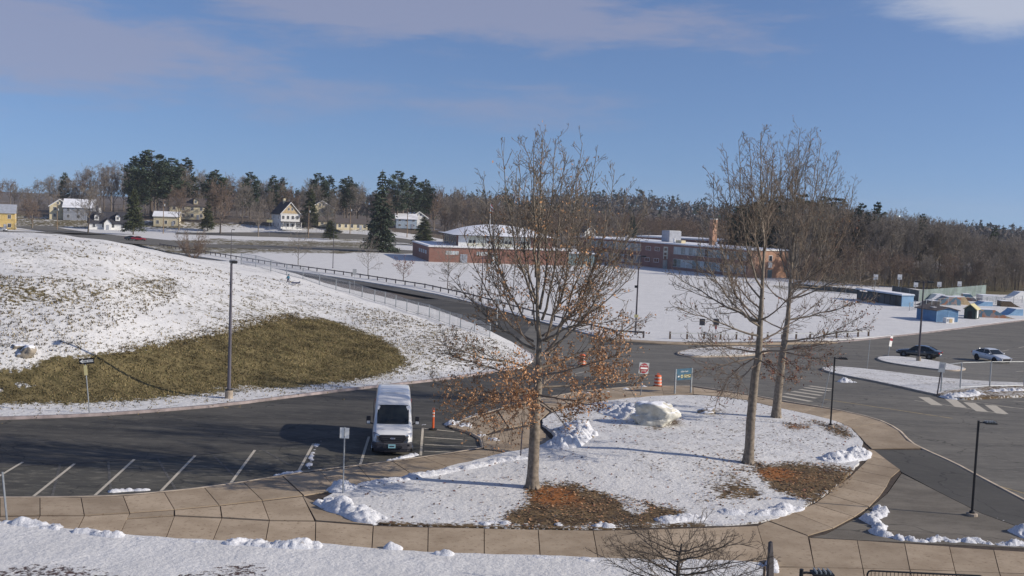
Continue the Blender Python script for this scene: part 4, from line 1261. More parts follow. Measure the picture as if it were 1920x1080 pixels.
# ------------------------------------------------------------------ the three oaks on the island
def oak(base_px, label, trunk_px, limbs, leaves, seed, r0, kid_len, kid_dens, leaf_mats=None, leaf_zone=None, taper=(1.45, 1.05, .92, .78, .48, .26, .14)):
    rng = random.Random(seed)
    b = P(*base_px)
    root = thing('oak_tree', label, 'tree', b, 0, 'oaks on the snowy island')
    D = b.y
    def loc(px, py, dy=0.0): return at(px, py, D + dy) - b
    tp = [loc(px, py, dy) for px, py, dy in trunk_px]
    tp[0] = Vector((0, 0, -0.2))
    tt = Tubes()
    n = len(tp)
    rads = [r0 * q for q in np.interp(np.linspace(0, 1, n), [0, .08, .3, .5, .65, .85, 1], taper)]
    pts = [p + (rdir(rng) * 0.03 if 0 < i < n - 1 else Vector()) for i, p in enumerate(tp)]
    tt.add(pts, rads, 14)
    # root flare
    for a in range(6):
        az = a * 1.047 + rng.uniform(-.3, .3)
        tt.add([Vector((math.cos(az) * r0 * .6, math.sin(az) * r0 * .6, .35)), Vector((math.cos(az) * r0 * 1.15, math.sin(az) * r0 * 1.15, .06)), Vector((math.cos(az) * r0 * 1.8, math.sin(az) * r0 * 1.8, -.12))], [r0 * .35, r0 * .32, r0 * .12], 6)
    link('trunk', tt.mesh('trunk', m_bark), root)
    tips = []
    for (sx, sy, ex, ey, dy, bend, rr) in limbs:
        tb = Tubes()
        s0 = loc(sx, sy, dy * 0.06); e0 = loc(ex, ey, dy)
        big_limb(tb, s0, e0, bend, rr * 1.15, 0.012, rng, kid_len, kid_dens, 2, forks=2 if ey < 480 else 1, rmin=.0085)
        link('limb', tb.mesh('limb', m_twig if rr < .05 else m_bark), root)
        tips += [(t[0], ey) for t in tb.tips]
    if leaves:
        spots = []
        W_ = []
        for t, ey in tips:
            px, py = proj(t + b)
            W_.append(leaf_zone(px, py))
        W_ = np.array(W_); W_ /= W_.sum()
        idx = np.random.RandomState(seed).choice(len(tips), leaves, p=W_)
        for i in idx:
            t = tips[i][0]
            spots.append(t + rdir(rng) * rng.random() ** .6 * 0.22)
        stuff(link('leaves', leaf_mesh('leaves', spots, 0.12, leaf_mats or [m_leaf, m_leaf, m_leafo], rng), root))
    return root

def fan(cx, cy, n, tops, rng, r, dy=3.0, bend=.3):
    return []

gz = lambda x, y, a, c: (lambda px, py: math.exp(-((px - x) / a) ** 2 - ((py - y) / c) ** 2))
def zone_left(px, py):
    v = 1.5 * math.exp(-((px - 965) / 95) ** 2 - ((py - 745) / 38) ** 2) + 0.9 * math.exp(-((px - 1110) / 75) ** 2 - ((py - 700) / 60) ** 2)
    v += .6 * math.exp(-((px - 1020) / 120) ** 2 - ((py - 640) / 80) ** 2) + .25 * math.exp(-((px - 900) / 80) ** 2 - ((py - 800) / 50) ** 2)
    v += .10 * math.exp(-((px - 1030) / 120) ** 2 - ((py - 530) / 110) ** 2)
    return v + 0.004
rl = random.Random(4)
limbs = []
# upright stems that make the vase
for ex, ey, sx, sy, dy, bd, rr in ((905, 330, 1000, 610, 1.0, .28, .055), (942, 283, 1003, 560, -1.5, .22, .055), (972, 292, 1004, 570, 1.8, .18, .05), (1000, 268, 1005, 520, -.6, .10, .06), (1017, 252, 1008, 540, .4, .04, .075),
                                  (1042, 262, 1012, 580, 1.6, .16, .06), (1062, 285, 1016, 600, -1.6, .2, .055), (1092, 268, 1022, 640, .8, .26, .07), (1118, 290, 1028, 655, -1.2, .28, .055), (1152, 318, 1024, 640, 1.2, .3, .055),
                                  (1175, 352, 1022, 660, -.6, .32, .05), (930, 390, 1002, 650, -2.2, .3, .045), (1135, 400, 1028, 665, 2.2, .3, .045), (985, 340, 1006, 620, 2.6, .2, .04), (1075, 350, 1020, 640, -2.8, .2, .04)):
    limbs.append((sx, sy, ex, ey, dy, bd, rr))
# spreading middle and low limbs
for sx, sy, ex, ey, dy, bd, rr in ((1003, 655, 846, 520, 1.0, .12, .06), (1002, 690, 800, 640, -1.2, .05, .055), (1003, 712, 835, 662, 2.0, .1, .05), (1004, 735, 845, 775, -1.8, .15, .05), (1004, 745, 812, 718, .6, .1, .05),
                                   (1008, 690, 1205, 600, 1.2, .12, .055), (1008, 705, 1180, 655, -1.6, .1, .05), (1009, 725, 1200, 715, 1.4, .15, .05), (1008, 740, 1120, 760, -2.2, .12, .045), (1006, 748, 1060, 800, -2.0, .2, .035),
                                   (1004, 750, 930, 830, -2.4, .25, .04), (1003, 755, 880, 800, 1.6, .2, .04), (1012, 640, 1190, 505, -1.0, .15, .05), (1000, 640, 870, 440, -1.4, .2, .045), (1016, 630, 1180, 440, 1.0, .22, .045),
                                   (1005, 720, 975, 800, -3.0, .3, .035), (1006, 735, 960, 690, -3.4, .2, .04), (1006, 728, 1050, 690, 3.4, .2, .04)):
    limbs.append((sx, sy, ex, ey, dy, bd, rr))
oak((998, 915), 'oak with brown leaves clinging to its low branches, trunk nearest the walk',
    [(998, 915, 0), (1000, 890, 0), (1001, 850, 0), (1002, 800, 0), (1003, 765, 0), (1008, 730, 0), (1010, 690, 0), (1010, 640, 0), (1008, 580, 0), (1006, 520, 0), (1010, 470, 0)],
    limbs, 8500, 21, .255, 1.3, 5.0, leaf_zone=zone_left)

limbs = []
for ex, ey, sx, sy, dy, bd, rr in ((1428, 246, 1432, 480, 0, .02, .06), (1405, 268, 1430, 500, 1.0, .2, .045), (1385, 262, 1428, 540, -1.0, .3, .05), (1362, 285, 1426, 560, .6, .3, .045), (1338, 330, 1422, 600, -.8, .32, .045), (1450, 285, 1434, 470, -1.4, .15, .04), (1410, 330, 1430, 520, 2.2, .2, .04), (1440, 300, 1432, 500, 1.6, .15, .04),
                                  (1352, 400, 1422, 610, 1.6, .3, .04)):
    limbs.append((sx, sy, ex, ey, dy, bd, rr))
for sx, sy, ex, ey, dy, bd, rr in ((1424, 604, 1262, 512, .8, .06, .06), (1424, 612, 1310, 462, -1.5, .15, .05), (1424, 630, 1270, 575, -1.4, .05, .05), (1424, 660, 1290, 640, 1.6, .1, .045), (1423, 672, 1300, 700, -1.8, .15, .04),
                                   (1426, 640, 1540, 560, 1.4, .1, .045), (1426, 660, 1560, 640, -1.8, .1, .045), (1424, 680, 1370, 740, -2.2, .2, .035), (1426, 600, 1520, 500, -1.4, .15, .04), (1424, 668, 1340, 770, 2.2, .25, .035), (1428, 580, 1350, 470, 2.0, .2, .04), (1425, 676, 1480, 720, -2.4, .2, .035)):
    limbs.append((sx, sy, ex, ey, dy, bd, rr))
oak((1402, 869), 'tall bare oak, left trunk of the pair on the right of the island',
    [(1402, 869, 0), (1405, 840, 0), (1408, 790, 0), (1412, 740, 0), (1416, 700, 0), (1422, 665, 0), (1425, 610, 0), (1428, 550, 0), (1430, 500, 0), (1432, 470, 0), (1431, 410, 0)],
    limbs, 160, 33, .225, 1.3, 5.2, [m_leafr], lambda px, py: 1.0 if py > 560 else .02)
limbs = []
for ex, ey, sx, sy, dy, bd, rr in ((1500, 243, 1484, 505, 0, .05, .065), (1478, 262, 1482, 490, 1.2, .1, .05), (1462, 280, 1480, 495, -1.2, .25, .05), (1448, 300, 1478, 520, .8, .3, .05), (1520, 245, 1486, 500, 1.0, .2, .055), (1540, 262, 1488, 510, -1.2, .26, .055),
                                  (1558, 290, 1488, 520, .6, .3, .055), (1572, 325, 1488, 540, -1, .34, .05), (1592, 372, 1486, 560, 1.2, .36, .045), (1490, 300, 1484, 520, 3.0, .2, .045), (1530, 310, 1486, 520, -3, .25, .045), (1600, 345, 1488, 530, -.4, .4, .045)):
    limbs.append((sx, sy, ex, ey, dy, bd, rr))
for sx, sy, ex, ey, dy, bd, rr in ((1478, 600, 1640, 560, 1.2, .05, .06), (1474, 640, 1630, 612, -1.4, .06, .06), (1480, 560, 1620, 470, -1.2, .2, .055), (1482, 540, 1640, 520, 2.0, .2, .05), (1470, 660, 1560, 680, -2, .15, .045), (1474, 620, 1380, 560, 1.4, .1, .045),
                                   (1470, 650, 1395, 650, -1.4, .1, .04), (1480, 570, 1400, 470, 1.6, .2, .045), (1468, 670, 1500, 700, -2.6, .2, .04), (1467, 680, 1440, 690, 2.0, .2, .035)):
    limbs.append((sx, sy, ex, ey, dy, bd, rr))
oak((1455, 783), 'large bare oak with a broad vase of stems, right trunk of the pair',
    [(1455, 783, 0), (1457, 760, 0), (1460, 730, 0), (1464, 700, 0), (1467, 670, 0), (1471, 640, 0), (1476, 600, 0), (1480, 560, 0), (1483, 520, 0), (1486, 480, 0), (1490, 430, 0)],
    limbs, 1700, 45, .255, 1.4, 5.0, [m_leafr, m_leafr, m_leaf], lambda px, py: (1.0 if (py > 620 and 1430 < px < 1500) else (.12 if py > 560 else .004)))

# ------------------------------------------------------------------ small trees
def little_tree(name, label, cat, px, yb, yt, wpx, seed, m_, group=None, nlimb=12, leaf=0, lmat=None, fork=.2, tr=.09, shrub=False, kd=1.6, rmin=.012):
    q = P(px, yb)
    H = at(px, yt, q.y).z - q.z
    sp = wpx / FPX * q.y / 2
    rng = random.Random(seed)
    root = thing(name, label, cat, (q.x, q.y, q.z - .05), 0, group)
    tt, cr = Tubes(), Tubes()
    if not shrub:
        tp = bez(Vector((0, 0, -.1)), Vector((rng.uniform(-.1, .1), 0, H * .4)), Vector((rng.uniform(-.2, .2), 0, H * .75)), 5)
        tt.add(tp, [tr * (1 - .75 * i / 5) for i in range(6)], 7)
        link('trunk', tt.mesh('trunk', m_barkd), root)
    for j in range(nlimb):
        t = fork + (.95 - fork) * j / nlimb
        az = j * 2.4 + rng.uniform(-.4, .4)
        if shrub:
            a = Vector((math.cos(az) * sp * .12, math.sin(az) * sp * .12, -.05)); zt = H * rng.uniform(.6, 1); out = sp * rng.uniform(.3, 1)
        else:
            i = min(int(t * 5), 4); a = tp[i].lerp(tp[i + 1], t * 5 - i); zt = min(H, a.z + H * rng.uniform(.2, .5)); out = sp * rng.uniform(.65, 1.05) * (1.1 - .55 * t)
        big_limb(cr, a, Vector((math.cos(az) * out, math.sin(az) * out, zt)), rng.uniform(.05, .3), tr * .5, rmin, rng, H * .26, kd, 2, .15, .08, n=5, sides=5, rmin=rmin)
    if shrub: link('stems', cr.mesh('stems', m_), root)
    else: link('crown', cr.mesh('crown', m_), root)
    if leaf:
        spots = [cr.tips[rng.randrange(len(cr.tips))][0] + rdir(rng) * .3 for _ in range(leaf)]
        stuff(link('leaves', leaf_mesh('leaves', spots, .22, lmat, rng), root))
    return root
G = 'small bare trees along the field side of the road'
little_tree('bare_tree', 'small bare tree behind the rail, leftmost in the snow field', 'tree', 559, 497, 428, 60, 3, m_twiggrey, G)
little_tree('bare_tree', 'small bare tree behind the rail, between the street pole and the russet shrub', 'tree', 690, 517, 442, 62, 4, m_twiggrey, G)
little_tree('bare_tree', 'bare tree in front of the brick gymnasium wall', 'tree', 839, 541, 455, 90, 5, m_twiggrey, G, nlimb=15)
little_tree('bare_tree', 'low russet-twigged tree between two bare trees behind the rail', 'tree', 756, 527, 484, 46, 6, m_twigr, G, leaf=260, lmat=[m_leafr])
little_tree('bush', 'big brown many-stemmed bush on the shoulder of the mound', 'bush', 362, 484, 430, 92, 7, m_twigr, None, nlimb=26, shrub=True, tr=.10, kd=2.2, rmin=.016)
little_tree('bare_tree', 'thin sapling behind the rail near the tall pole', 'tree', 1102, 606, 560, 40, 8, m_twiggrey, G, nlimb=8)
# the twiggy tree at the bottom edge, close to the building
def near_tree():
    D = 33.0
    top = at(1275, 985, D)
    b = Vector((at(1270, 1080, D).x, D, 0.0))
    rng = random.Random(19)
    root = thing('bare_tree', 'dark twiggy tree cut by the bottom edge beside the lower walk', 'tree', b)
    tt, cr = Tubes(), Tubes()
    H = top.z
    tp = [Vector((0, 0, -.1)), Vector((.05, 0, H * .25)), Vector((.0, 0, H * .5)), Vector((.1, .05, H * .78))]
    tt.add(tp, [.085, .07, .06, .035], 9)
    link('trunk', tt.mesh('trunk', m_barkd), root)
    for j in range(26):
        az = j * 2.4; t = .3 + .68 * j / 26
        i = min(int(t * 3), 2); a = tp[i].lerp(tp[i + 1], t * 3 - i)
        out = rng.uniform(1.8, 3.3) * (1.1 - .35 * t)
        e = Vector((math.cos(az) * out * 1.05, math.sin(az) * out * .8, min(H, a.z + rng.uniform(.35, 1.2))))
        big_limb(cr, a, e, rng.uniform(-.05, .2), .03, .006, rng, .85, 6.0, 2, .12, .05, n=6, sides=5, rmin=.0045)
    link('crown', cr.mesh('crown', m_barkd), root)
near_tree()
# ------------------------------------------------------------------ buildings
def frame2(px0, py0, px1, py1, z=-3.0):
    """plan corners of a wall base from two picture points on the flat field"""
    a, b = P(px0, py0, base), P(px1, py1, base)
    return a, b

def window(parent, x, z, w, h, y=-0.03, mats=None, div=(2, 1), name='window', side=None):
    """a framed window standing proud of a wall in the plane y (local); side='x' for an end wall"""
    f = MB()
    def bx(mb, cx, cz, sx, sz, dy, t, mi=0):
        if side is None: mb.box((cx, y + dy, cz), (sx, t, sz), mi=mi)
        else: mb.box((y + dy, cx, cz), (t, sx, sz), mi=mi)
    t = 0.09
    bx(f, x, z + h - t / 2, w, t, 0, .08); bx(f, x, z + t / 2, w, t, 0, .08)
    bx(f, x - w / 2 + t / 2, z + h / 2, t, h - 2 * t - .004, 0, .08); bx(f, x + w / 2 - t / 2, z + h / 2, t, h - 2 * t - .004, 0, .08)
    for i in range(1, div[0]): bx(f, x - w / 2 + w * i / div[0], z + h / 2, .05, h - 2 * t - .01, .004, .06)
    for i in range(1, div[1]): bx(f, x, z + h * i / div[1], w - 2 * t - .01, .05, .007, .06)
    o = f.build(name, (mats or (m_trim, m_gl))[0], parent)
    g = MB(); bx(g, x, z + h / 2, w - 2 * t, h - 2 * t, .02, .03)
    g.build('pane', (mats or (m_trim, m_gl))[1], o)
    return o

def school():
    a, b = frame2(1082, 486, 1403, 521)
    d = (b - a); L = d.to_2d().length
    rz = math.atan2(d.y, d.x)
    root = thing('school_building', 'long two-storey brown brick school with window bands and snowy flat roof', 'school', (a.x, a.y, -3.05), rz)
    H = 7.1; DP = 16.0
    MB().box((L / 2 - .15, DP / 2, H / 2), (L - .3, DP, H)).build('wall', m_brickd, root)
    # end wall proud of the corner, its sunlit tone put into lighter orange brick
    MB().box((L + .02, DP / 2, H / 2 + .02), (.36, DP + .5, H + .02)).build('end_wall', m_bricko, root)
    r = MB(); r.box((L / 2, DP / 2 - .3, H + .14), (L + .9, DP + 1.4, .22)); rf = r.build('roof', m_trim, root)
    MB().box((L / 2, DP / 2 - .3, H + .31), (L + .7, DP + 1.2, .12)).build('roof_snow', m_roofs, rf, bevel=.05)
    u = Vector((math.cos(rz), math.sin(rz), 0))
    nrm = Vector((math.sin(rz), -math.cos(rz), 0))
    def fx(px):
        y = 500.0; dd = ray(px, y)
        # meet the facade plane
        t = (a.x * nrm.x + a.y * nrm.y) / (dd.x * nrm.x + dd.y * nrm.y)
        q = Vector((dd.x * t, t, 0)); return (q - Vector((a.x, a.y, 0))).dot(u)
    for x0, x1 in ((fx(1101), fx(1200)), (fx(1262), fx(1400) - .3)):
        for z0, z1, mt_ in ((4.55, 6.45, m_glt), (1.0, 3.05, m_glt)):
            w = x1 - x0; n = max(4, int(w / 1.55)); pw = w / n
            f = MB()
            f.box((x0 + w / 2, -.04, z1 + .06), (w + .2, .1, .12)); f.box((x0 + w / 2, -.04, z0 - .06), (w + .2, .12, .12))
            for k in range(n + 1): f.box((x0 + k * pw, -.035, (z0 + z1) / 2), (.10, .08, z1 - z0 - .004))
            f.box((x0 + w / 2, -.03, z0 + (z1 - z0) * .36), (w - .12, .05, .07))
            bd = f.build('window_band', m_alum, root)
            for k in range(n):
                p = MB(); p.box((x0 + (k + .5) * pw, -.012, (z0 + z1) / 2), (pw - .1, .02, z1 - z0))
                p.build('pane', m_blind if rnd.random() < .45 else (m_glt if rnd.random() < .8 else m_gl), bd)
    for px, z in ((1214, 4.9), (1231, 4.9), (1213, 1.6), (1230, 1.6)):
        window(root, fx(px), z, 2.2, 1.15, mats=(m_trim, m_gl), div=(2, 1))
    x = fx(1247)
    st = MB(); st.box((x, -.05, 4.6), (1.9, .1, 3.5)); s = st.build('stair_window', m_panel, root)
    for z in (5.55, 4.3, 3.25): MB().box((x, -.11, z), (1.1, .03, .75)).build('pane', m_gl, s)
    dr = MB(); dr.box((x, -.06, 1.25), (1.9, .12, 2.5)); dd = dr.build('door', m_glt, root)
    MB().box((x + .45, -.14, 1.2), (.06, .06, .4)).build('handle', m_steel, dd)
    # end wall openings
    for y, z, w, h in ((7.2, 4.4, 1.3, 1.5), (7.2, 2.7, 1.3, 1.4)): window(root, y, z, w, h, y=L + .23, mats=(m_trim, m_gl if z > 3 else m_white), side='x')
    MB().box((L + .22, 7.2, 1.1), (.12, 1.5, 2.2)).build('door', m_glt, root)
    # plant on the roof
    def fd(px, dep=8.0):
        dd = ray(px, 460.0); bk = -nrm
        t = ((a + bk * dep).x * nrm.x + (a + bk * dep).y * nrm.y) / (dd.x * nrm.x + dd.y * nrm.y)
        return (Vector((dd.x * t, t, 0)) - Vector((a.x, a.y, 0))).dot(u)
    x = fd(1258); un = MB(); un.box((x, 8, H + 2.0), (3.6, 4.5, 3.2)); h_ = un.build('rooftop_unit', m_greyh, root, bevel=.15); MB().box((x, 8, H + 3.66), (3.2, 4.1, .1)).build('vent_cap', m_alum, h_)
    x = fd(1336, 9); c = MB(); c.box((x, 9, H + 3.9), (1.45, 1.6, 7.2), taper=.94); ch = c.build('chimney', m_bricko, root); MB().box((x, 9, H + 7.6), (1.5, 1.65, .22)).build('chimney_cap', m_alum, ch)
    MB().lathe([(.35, 0), (.55, .3), (.6, .7), (.3, 1.0), (.3, 1.3)], 10, (fd(1175, 5), 5, H + .35)).build('roof_vent', m_white, root)
    MB().box((fd(1276, 5), 5, H + .75), (2.5, 1.6, .8)).build('roof_hatch', m_cream, root, bevel=.05)
    MB().lathe([(.3, 0), (.3, 1.0), (.45, 1.1), (.2, 1.3)], 10, (fd(1264, 3.5), 3.5, H + .35)).build('roof_vent', m_white, root)
    MB().lathe([(.3, 0), (.3, .8), (.45, .9), (.2, 1.1)], 10, (fd(1343, 5), 5, H + .35)).build('roof_vent', m_white, root)
    # rear range behind, a storey higher on the rise
    q0 = at(1195, 452, 375); q1 = at(1400, 465, 352)
    d2 = q1 - q0; r2 = thing('school_wing', 'rear brick wing showing as a strip behind the school roof', 'school wing', (q0.x, q0.y, -3.05), math.atan2(d2.y, d2.x))
    L2 = d2.to_2d().length; HH = at(1195, 444, 375).z + 3.05
    MB().box((L2 / 2, 9, HH / 2), (L2, 18, HH)).build('wall', m_brickd, r2)
    rr = MB().box((L2 / 2, 9, HH + .2), (L2 + .8, 18.8, .4)).build('roof', m_trim, r2)
    MB().box((L2 / 2, 9, HH + .46), (L2 + .6, 18.6, .12)).build('roof_snow', m_roofs, rr)
school()

def gym():
    a = P(804, 491, base)
    rz = R(13)
    root = thing('gymnasium', 'low red brick gymnasium with pale panelled upper storey under a snowy hipped roof', 'gymnasium', (a.x, a.y, -3.05), rz)
    L, DP, H = 39.0, 34.0, 4.15
    MB().box((L / 2, DP / 2, H / 2), (L, DP, H)).build('wall', m_brick, root)
    rf = MB().box((L / 2, DP / 2, H + .13), (L + .6, DP + .6, .26)).build('roof', m_trim, root)
    MB().box((L / 2, DP / 2, H + .31), (L + .3, DP + .3, .1)).build('roof_snow', m_roofs, rf)
    # upper storey
    x0, y0, w, d, h = 8.6, 4.0, 27.0, 26.0, 3.0
    z0 = H + .3
    MB().box((x0 + w / 2, y0 + d / 2, z0 + h / 2), (w, d, h)).build('upper_wall', m_brick, root)
    for k in range(8):
        x = x0 + .1 + (k + .5) * (w - 6.5) / 8
        p = MB(); p.box((x, y0 - .06, z0 + h / 2), ((w - 6.5) / 8 - .14, .12, h - .1)); pn = p.build('wall_panel', m_panel if k % 3 else m_white, root)
        if k in (1, 3, 5, 7): 
            for s in (-.55, .55): MB().box((x + s, y0 - .14, z0 + 1.35), (.75, .05, .8)).build('pane', m_gl, pn)
    for k in range(9): MB().box((x0 + .1 + k * (w - 6.5) / 8, y0 - .09, z0 + h / 2), (.13, .2, h - .06)).build('mullion', m_trim, root)
    for k in range(6): 
        p = MB().box((x0 - .06, y0 + 4.5 + k * 3.6, z0 + h / 2), (.12, 2.4, h - .5)).build('side_window', m_alum, root)
        MB().box((x0 - .13, y0 + 4.5 + k * 3.6, z0 + h / 2), (.05, 2.1, h - .9)).build('pane', m_gl, p)
    # bow-shaped roof
    n = 14; mb = MB(); e = 1.6
    prof = [(x0 - e + (w + 2 * e) * i / n, z0 + h + .1 + 2.9 * (1 - abs(2 * i / n - 1) ** 2.0)) for i in range(n + 1)]
    vs = []
    for yy, s in ((y0 - e, 0.0), (y0 + d * .33, 1.0), (y0 + d * .66, 1.0), (y0 + d + e, 0.0)):
        for x, z in prof: vs.append((x, yy, z0 + h + .12 + (z - z0 - h - .1) * s))
    fs = []
    for r_ in range(3):
        for i in range(n): fs.append((r_ * (n + 1) + i, r_ * (n + 1) + i + 1, (r_ + 1) * (n + 1) + i + 1, (r_ + 1) * (n + 1) + i))
    mb.add(vs, fs); mb.build('upper_roof', m_roofs, root, True)
    MB().box((x0 + w / 2, y0 + d / 2, z0 + h + .03), (w + 2 * e, d + 2 * e, .14)).build('eaves', m_roofd, root)
    for x in (5.0, 5.9, 6.8, 7.7): window(root, x, 2.2, .8, 1.0, mats=(m_trim, m_blind), div=(1, 1))
    for x in (13.6, 14.7, 15.7): window(root, x, 2.2, .85, 1.0, mats=(m_trim, m_blind), div=(1, 1))
    for k in range(4): window(root, 6 + k * 4.2, 2.0, 2.4, 1.0, y=-.03, mats=(m_trim, m_blind), div=(2, 1), side='x')
    d_ = MB().box((9.6, -.05, 1.2), (1.9, .1, 2.4)).build('door', m_greyh, root); MB().box((10.3, -.12, 1.15), (.06, .05, .3)).build('handle', m_steel, d_)
    d_ = MB().box((18.2, -.05, 1.25), (1.7, .1, 2.5)).build('door', m_glt, root); MB().box((18.2, -.6, 2.85), (2.4, 1.2, .15)).build('canopy', m_trim, d_)
    MB().box((18.0, -.12, 1.2), (.6, .04, 1.6)).build('door_glass', m_white, d_)
    # link corridor to the school
    MB().box((L + 4.5, 6, 1.7), (8.8, 8, 3.4)).build('link_wall', m_glt, root)
    MB().box((L + 4.6, 6, 3.52), (9.2, 9, .2)).build('link_roof', m_roofs, root)
gym()

def house(name, label, px, py, D, w, d, h, rh, rz, wall, roof, axis='x', cols=3, floors=1, chimney=None, dormers=(), porch=False, entry=False, snow=False, gwall=None, wmat=None, cx=0.0, hill=False):
    """front faces local -y; ridge along axis; D=None stands it on the field"""
    q = at(px, py, D) if hill else P(px, py, base)
    root = thing(name, label, 'house', (q.x, q.y, q.z - .1), R(rz))
    MB().box((0, d / 2, h / 2), (w, d, h)).build('wall', wall, root)
    # ground under a hillside house
    if False:
        fz = float(base(q.x, q.y)) - q.z - .5
        if fz < -.8: MB().box((0, d / 2, fz / 2), (w + .2, d + .2, -fz)).build('foundation', m_greyh, root)
    o = .45
    if axis == 'x':
        sec = [(-o, h - o * rh / (d / 2)), (d / 2, h + rh), (d + o, h - o * rh / (d / 2)), (d + o, h + .22 - o * rh / (d / 2)), (d / 2, h + rh + .25), (-o, h + .22 - o * rh / (d / 2))]
        rf = MB().prism(sec, 'x', -w / 2 - o, w / 2 + o).build('roof', roof, root)
        MB().prism([(0.01, h + .001), (d - .01, h + .001), (d / 2, h + rh - .02)], 'x', -w / 2 + .01, w / 2 - .01).build('gable', gwall or wall, root)
    else:
        sec = [(-w / 2 - o, h - o * rh / (w / 2)), (0, h + rh), (w / 2 + o, h - o * rh / (w / 2)), (w / 2 + o, h + .22 - o * rh / (w / 2)), (0, h + rh + .25), (-w / 2 - o, h + .22 - o * rh / (w / 2))]
        rf = MB().prism(sec, 'y', -o, d + o).build('roof', roof, root)
        MB().prism([(-w / 2 + .01, h + .001), (w / 2 - .01, h + .001), (0, h + rh - .02)], 'y', .01, d - .01).build('gable', gwall or wall, root)
        for s in (-1, 1):
            window(root, s * .75, h + rh * .28, .9, 1.2, y=-.03)
        tr = MB()
        for s in (-1, 1):
            tr.prism([(s * (w / 2 + o), h - o * rh / (w / 2) - .04), (0, h + rh - .04), (0, h + rh + .3), (s * (w / 2 + o), h + .3 - o * rh / (w / 2))], 'y', -o - .08, -o + .02)
        tr.build('gable_trim', m_trim, root)
    fh = h / floors
    for fl in range(floors):
        for c in range(cols):
            x = -w / 2 + w * (c + .5) / cols
            if entry and fl == 0 and abs(x - cx) < 1.2: continue
            if porch and fl == 0: pass
            window(root, x, fl * fh + .95, 1.15, min(1.55, fh - 1.2))
    for fl in range(floors):
        for c in range(2):
            window(root, d * (c + .5) / 2, fl * fh + .95, 1.1, min(1.55, fh - 1.2), y=w / 2 + .03, side='x')
            window(root, d * (c + .5) / 2, fl * fh + .95, 1.1, min(1.55, fh - 1.2), y=-w / 2 - .03, side='x')
    x = cx if entry else w * .28
    if not porch:
        dr = MB().box((x, -.05 - (1.6 if entry else 0), 1.08), (1.0, .08, 2.1)).build('door', m_greyh, root); MB().box((x + .35, -.12 - (1.6 if entry else 0), 1.0), (.06, .05, .12)).build('handle', m_steel, dr)
    if entry:
        MB().box((cx, -.8, 1.45), (2.8, 1.6, 2.9)).build('entry_wall', wall, root)
        MB().prism([(cx - 1.85, 2.65), (cx, 4.7), (cx + 1.85, 2.65), (cx + 1.85, 2.9), (cx, 4.95), (cx - 1.85, 2.9)], 'y', -1.95, 2.2).build('entry_roof', roof, root)
        MB().prism([(cx - 1.38, 2.9), (cx + 1.38, 2.9), (cx, 4.5)], 'y', -1.59, .5).build('entry_gable', wall, root)
    for dx in dormers:
        zz = h + rh * .22
        dw = MB().box((dx, 1.6, zz + .9), (1.7, 2.6, 1.8)).build('dormer', wall, root)
        MB().prism([(dx - 1.15, zz + 1.6), (dx, zz + 2.95), (dx + 1.15, zz + 1.6), (dx + 1.15, zz + 1.8), (dx, zz + 3.15), (dx - 1.15, zz + 1.8)], 'y', -.1, 4.2).build('dormer_roof', roof, dw)
        MB().prism([(dx - .84, zz + 1.8), (dx + .84, zz + 1.8), (dx, zz + 2.7)], 'y', .3, 2.5).build('dormer_gable', wall, dw)
        window(dw, dx, zz + .45, .95, 1.2, y=.27)
    if chimney:
        MB().box((chimney[0], d / 2 if axis == 'x' else d * .6, h + rh + .4), (.9, .9, 2.6)).build('chimney', chimney[1], root)
    if porch:
        pr = MB().box((0, -1.3, h / floors - .1), (w + .3, 2.9, .22)).build('porch_roof', roof, root)
        for k in range(4): MB().tube([(-w / 2 + .15 + (w - .3) * k / 3, -2.5, .35), (-w / 2 + .15 + (w - .3) * k / 3, -2.5, h / floors - .2)], .12, 8).build('porch_post', m_trim, root)
        MB().box((0, -1.3, .2), (w + .2, 2.8, .4)).build('porch_floor', m_trim, root)
        MB().box((0, -2.55, 1.15), (w - .4, .06, .1)).build('porch_rail', m_trim, root)
    if snow: MB().prism([(q_[0], q_[1] + .24) for q_ in (sec[0], sec[1], sec[2])] + [(q_[0], q_[1] + .33) for q_ in (sec[2], sec[1], sec[0])], axis, (-w / 2 - .2) if axis == 'x' else -.2, (w / 2 + .2) if axis == 'x' else d + .2).build('roof_snow', m_roofs, rf)
    return root
house('yellow_house', 'two-storey yellow house cut by the left edge', -14, 430, None, 15, 9, 6.4, 2.8, 22, m_yellow, m_greyh, 'x', 4, 2)
house('cream_house', 'pale cream house on the rise among trees left of the dormered house', 112, 411, 470, 8, 9, 5.6, 2.8, 24, m_cream, m_roofs, 'y', 2, 2)
house('grey_house', 'dark grey house with snowy roof behind trees left of the dormered house', 147, 413, 485, 12, 9, 5.6, 3.2, 14, m_greyh, m_roofs, 'x', 3, 2)
house('white_house', 'white house with two dormers and a gabled entry under a dark roof', 203, 431, None, 14.5, 8, 2.9, 4.2, 24, m_white, m_roofd, 'x', 4, 1, chimney=(-3.0, m_white), dormers=(-4.4, 3.6), entry=True, cx=-.3)
house('garage', 'low white garage wing attached right of the dormered white house', 233, 430, None, 6.5, 6, 2.6, 2.0, 24, m_white, m_roofd, 'x', 2, 1)
house('tan_house', 'tan hillside house with a lit dormer half hidden by bare trees', 352, 411, 475, 15, 9, 6.0, 3.0, 16, m_cream, m_roofb, 'x', 4, 2, dormers=(3.2,))
house('pink_house', 'small pale house low behind the utility pole left of the big bush', 311, 424, 440, 10, 8, 4.2, 1.8, 10, m_cream, m_roofs, 'x', 3, 1)
house('gabled_house', 'tall three-storey gabled house with tan gable, porch and white trim', 544, 430, None, 8.2, 13, 6.7, 4.6, 30, m_white, m_roofd, 'y', 4, 2, chimney=(-.3, m_cream), porch=True, gwall=m_tan)
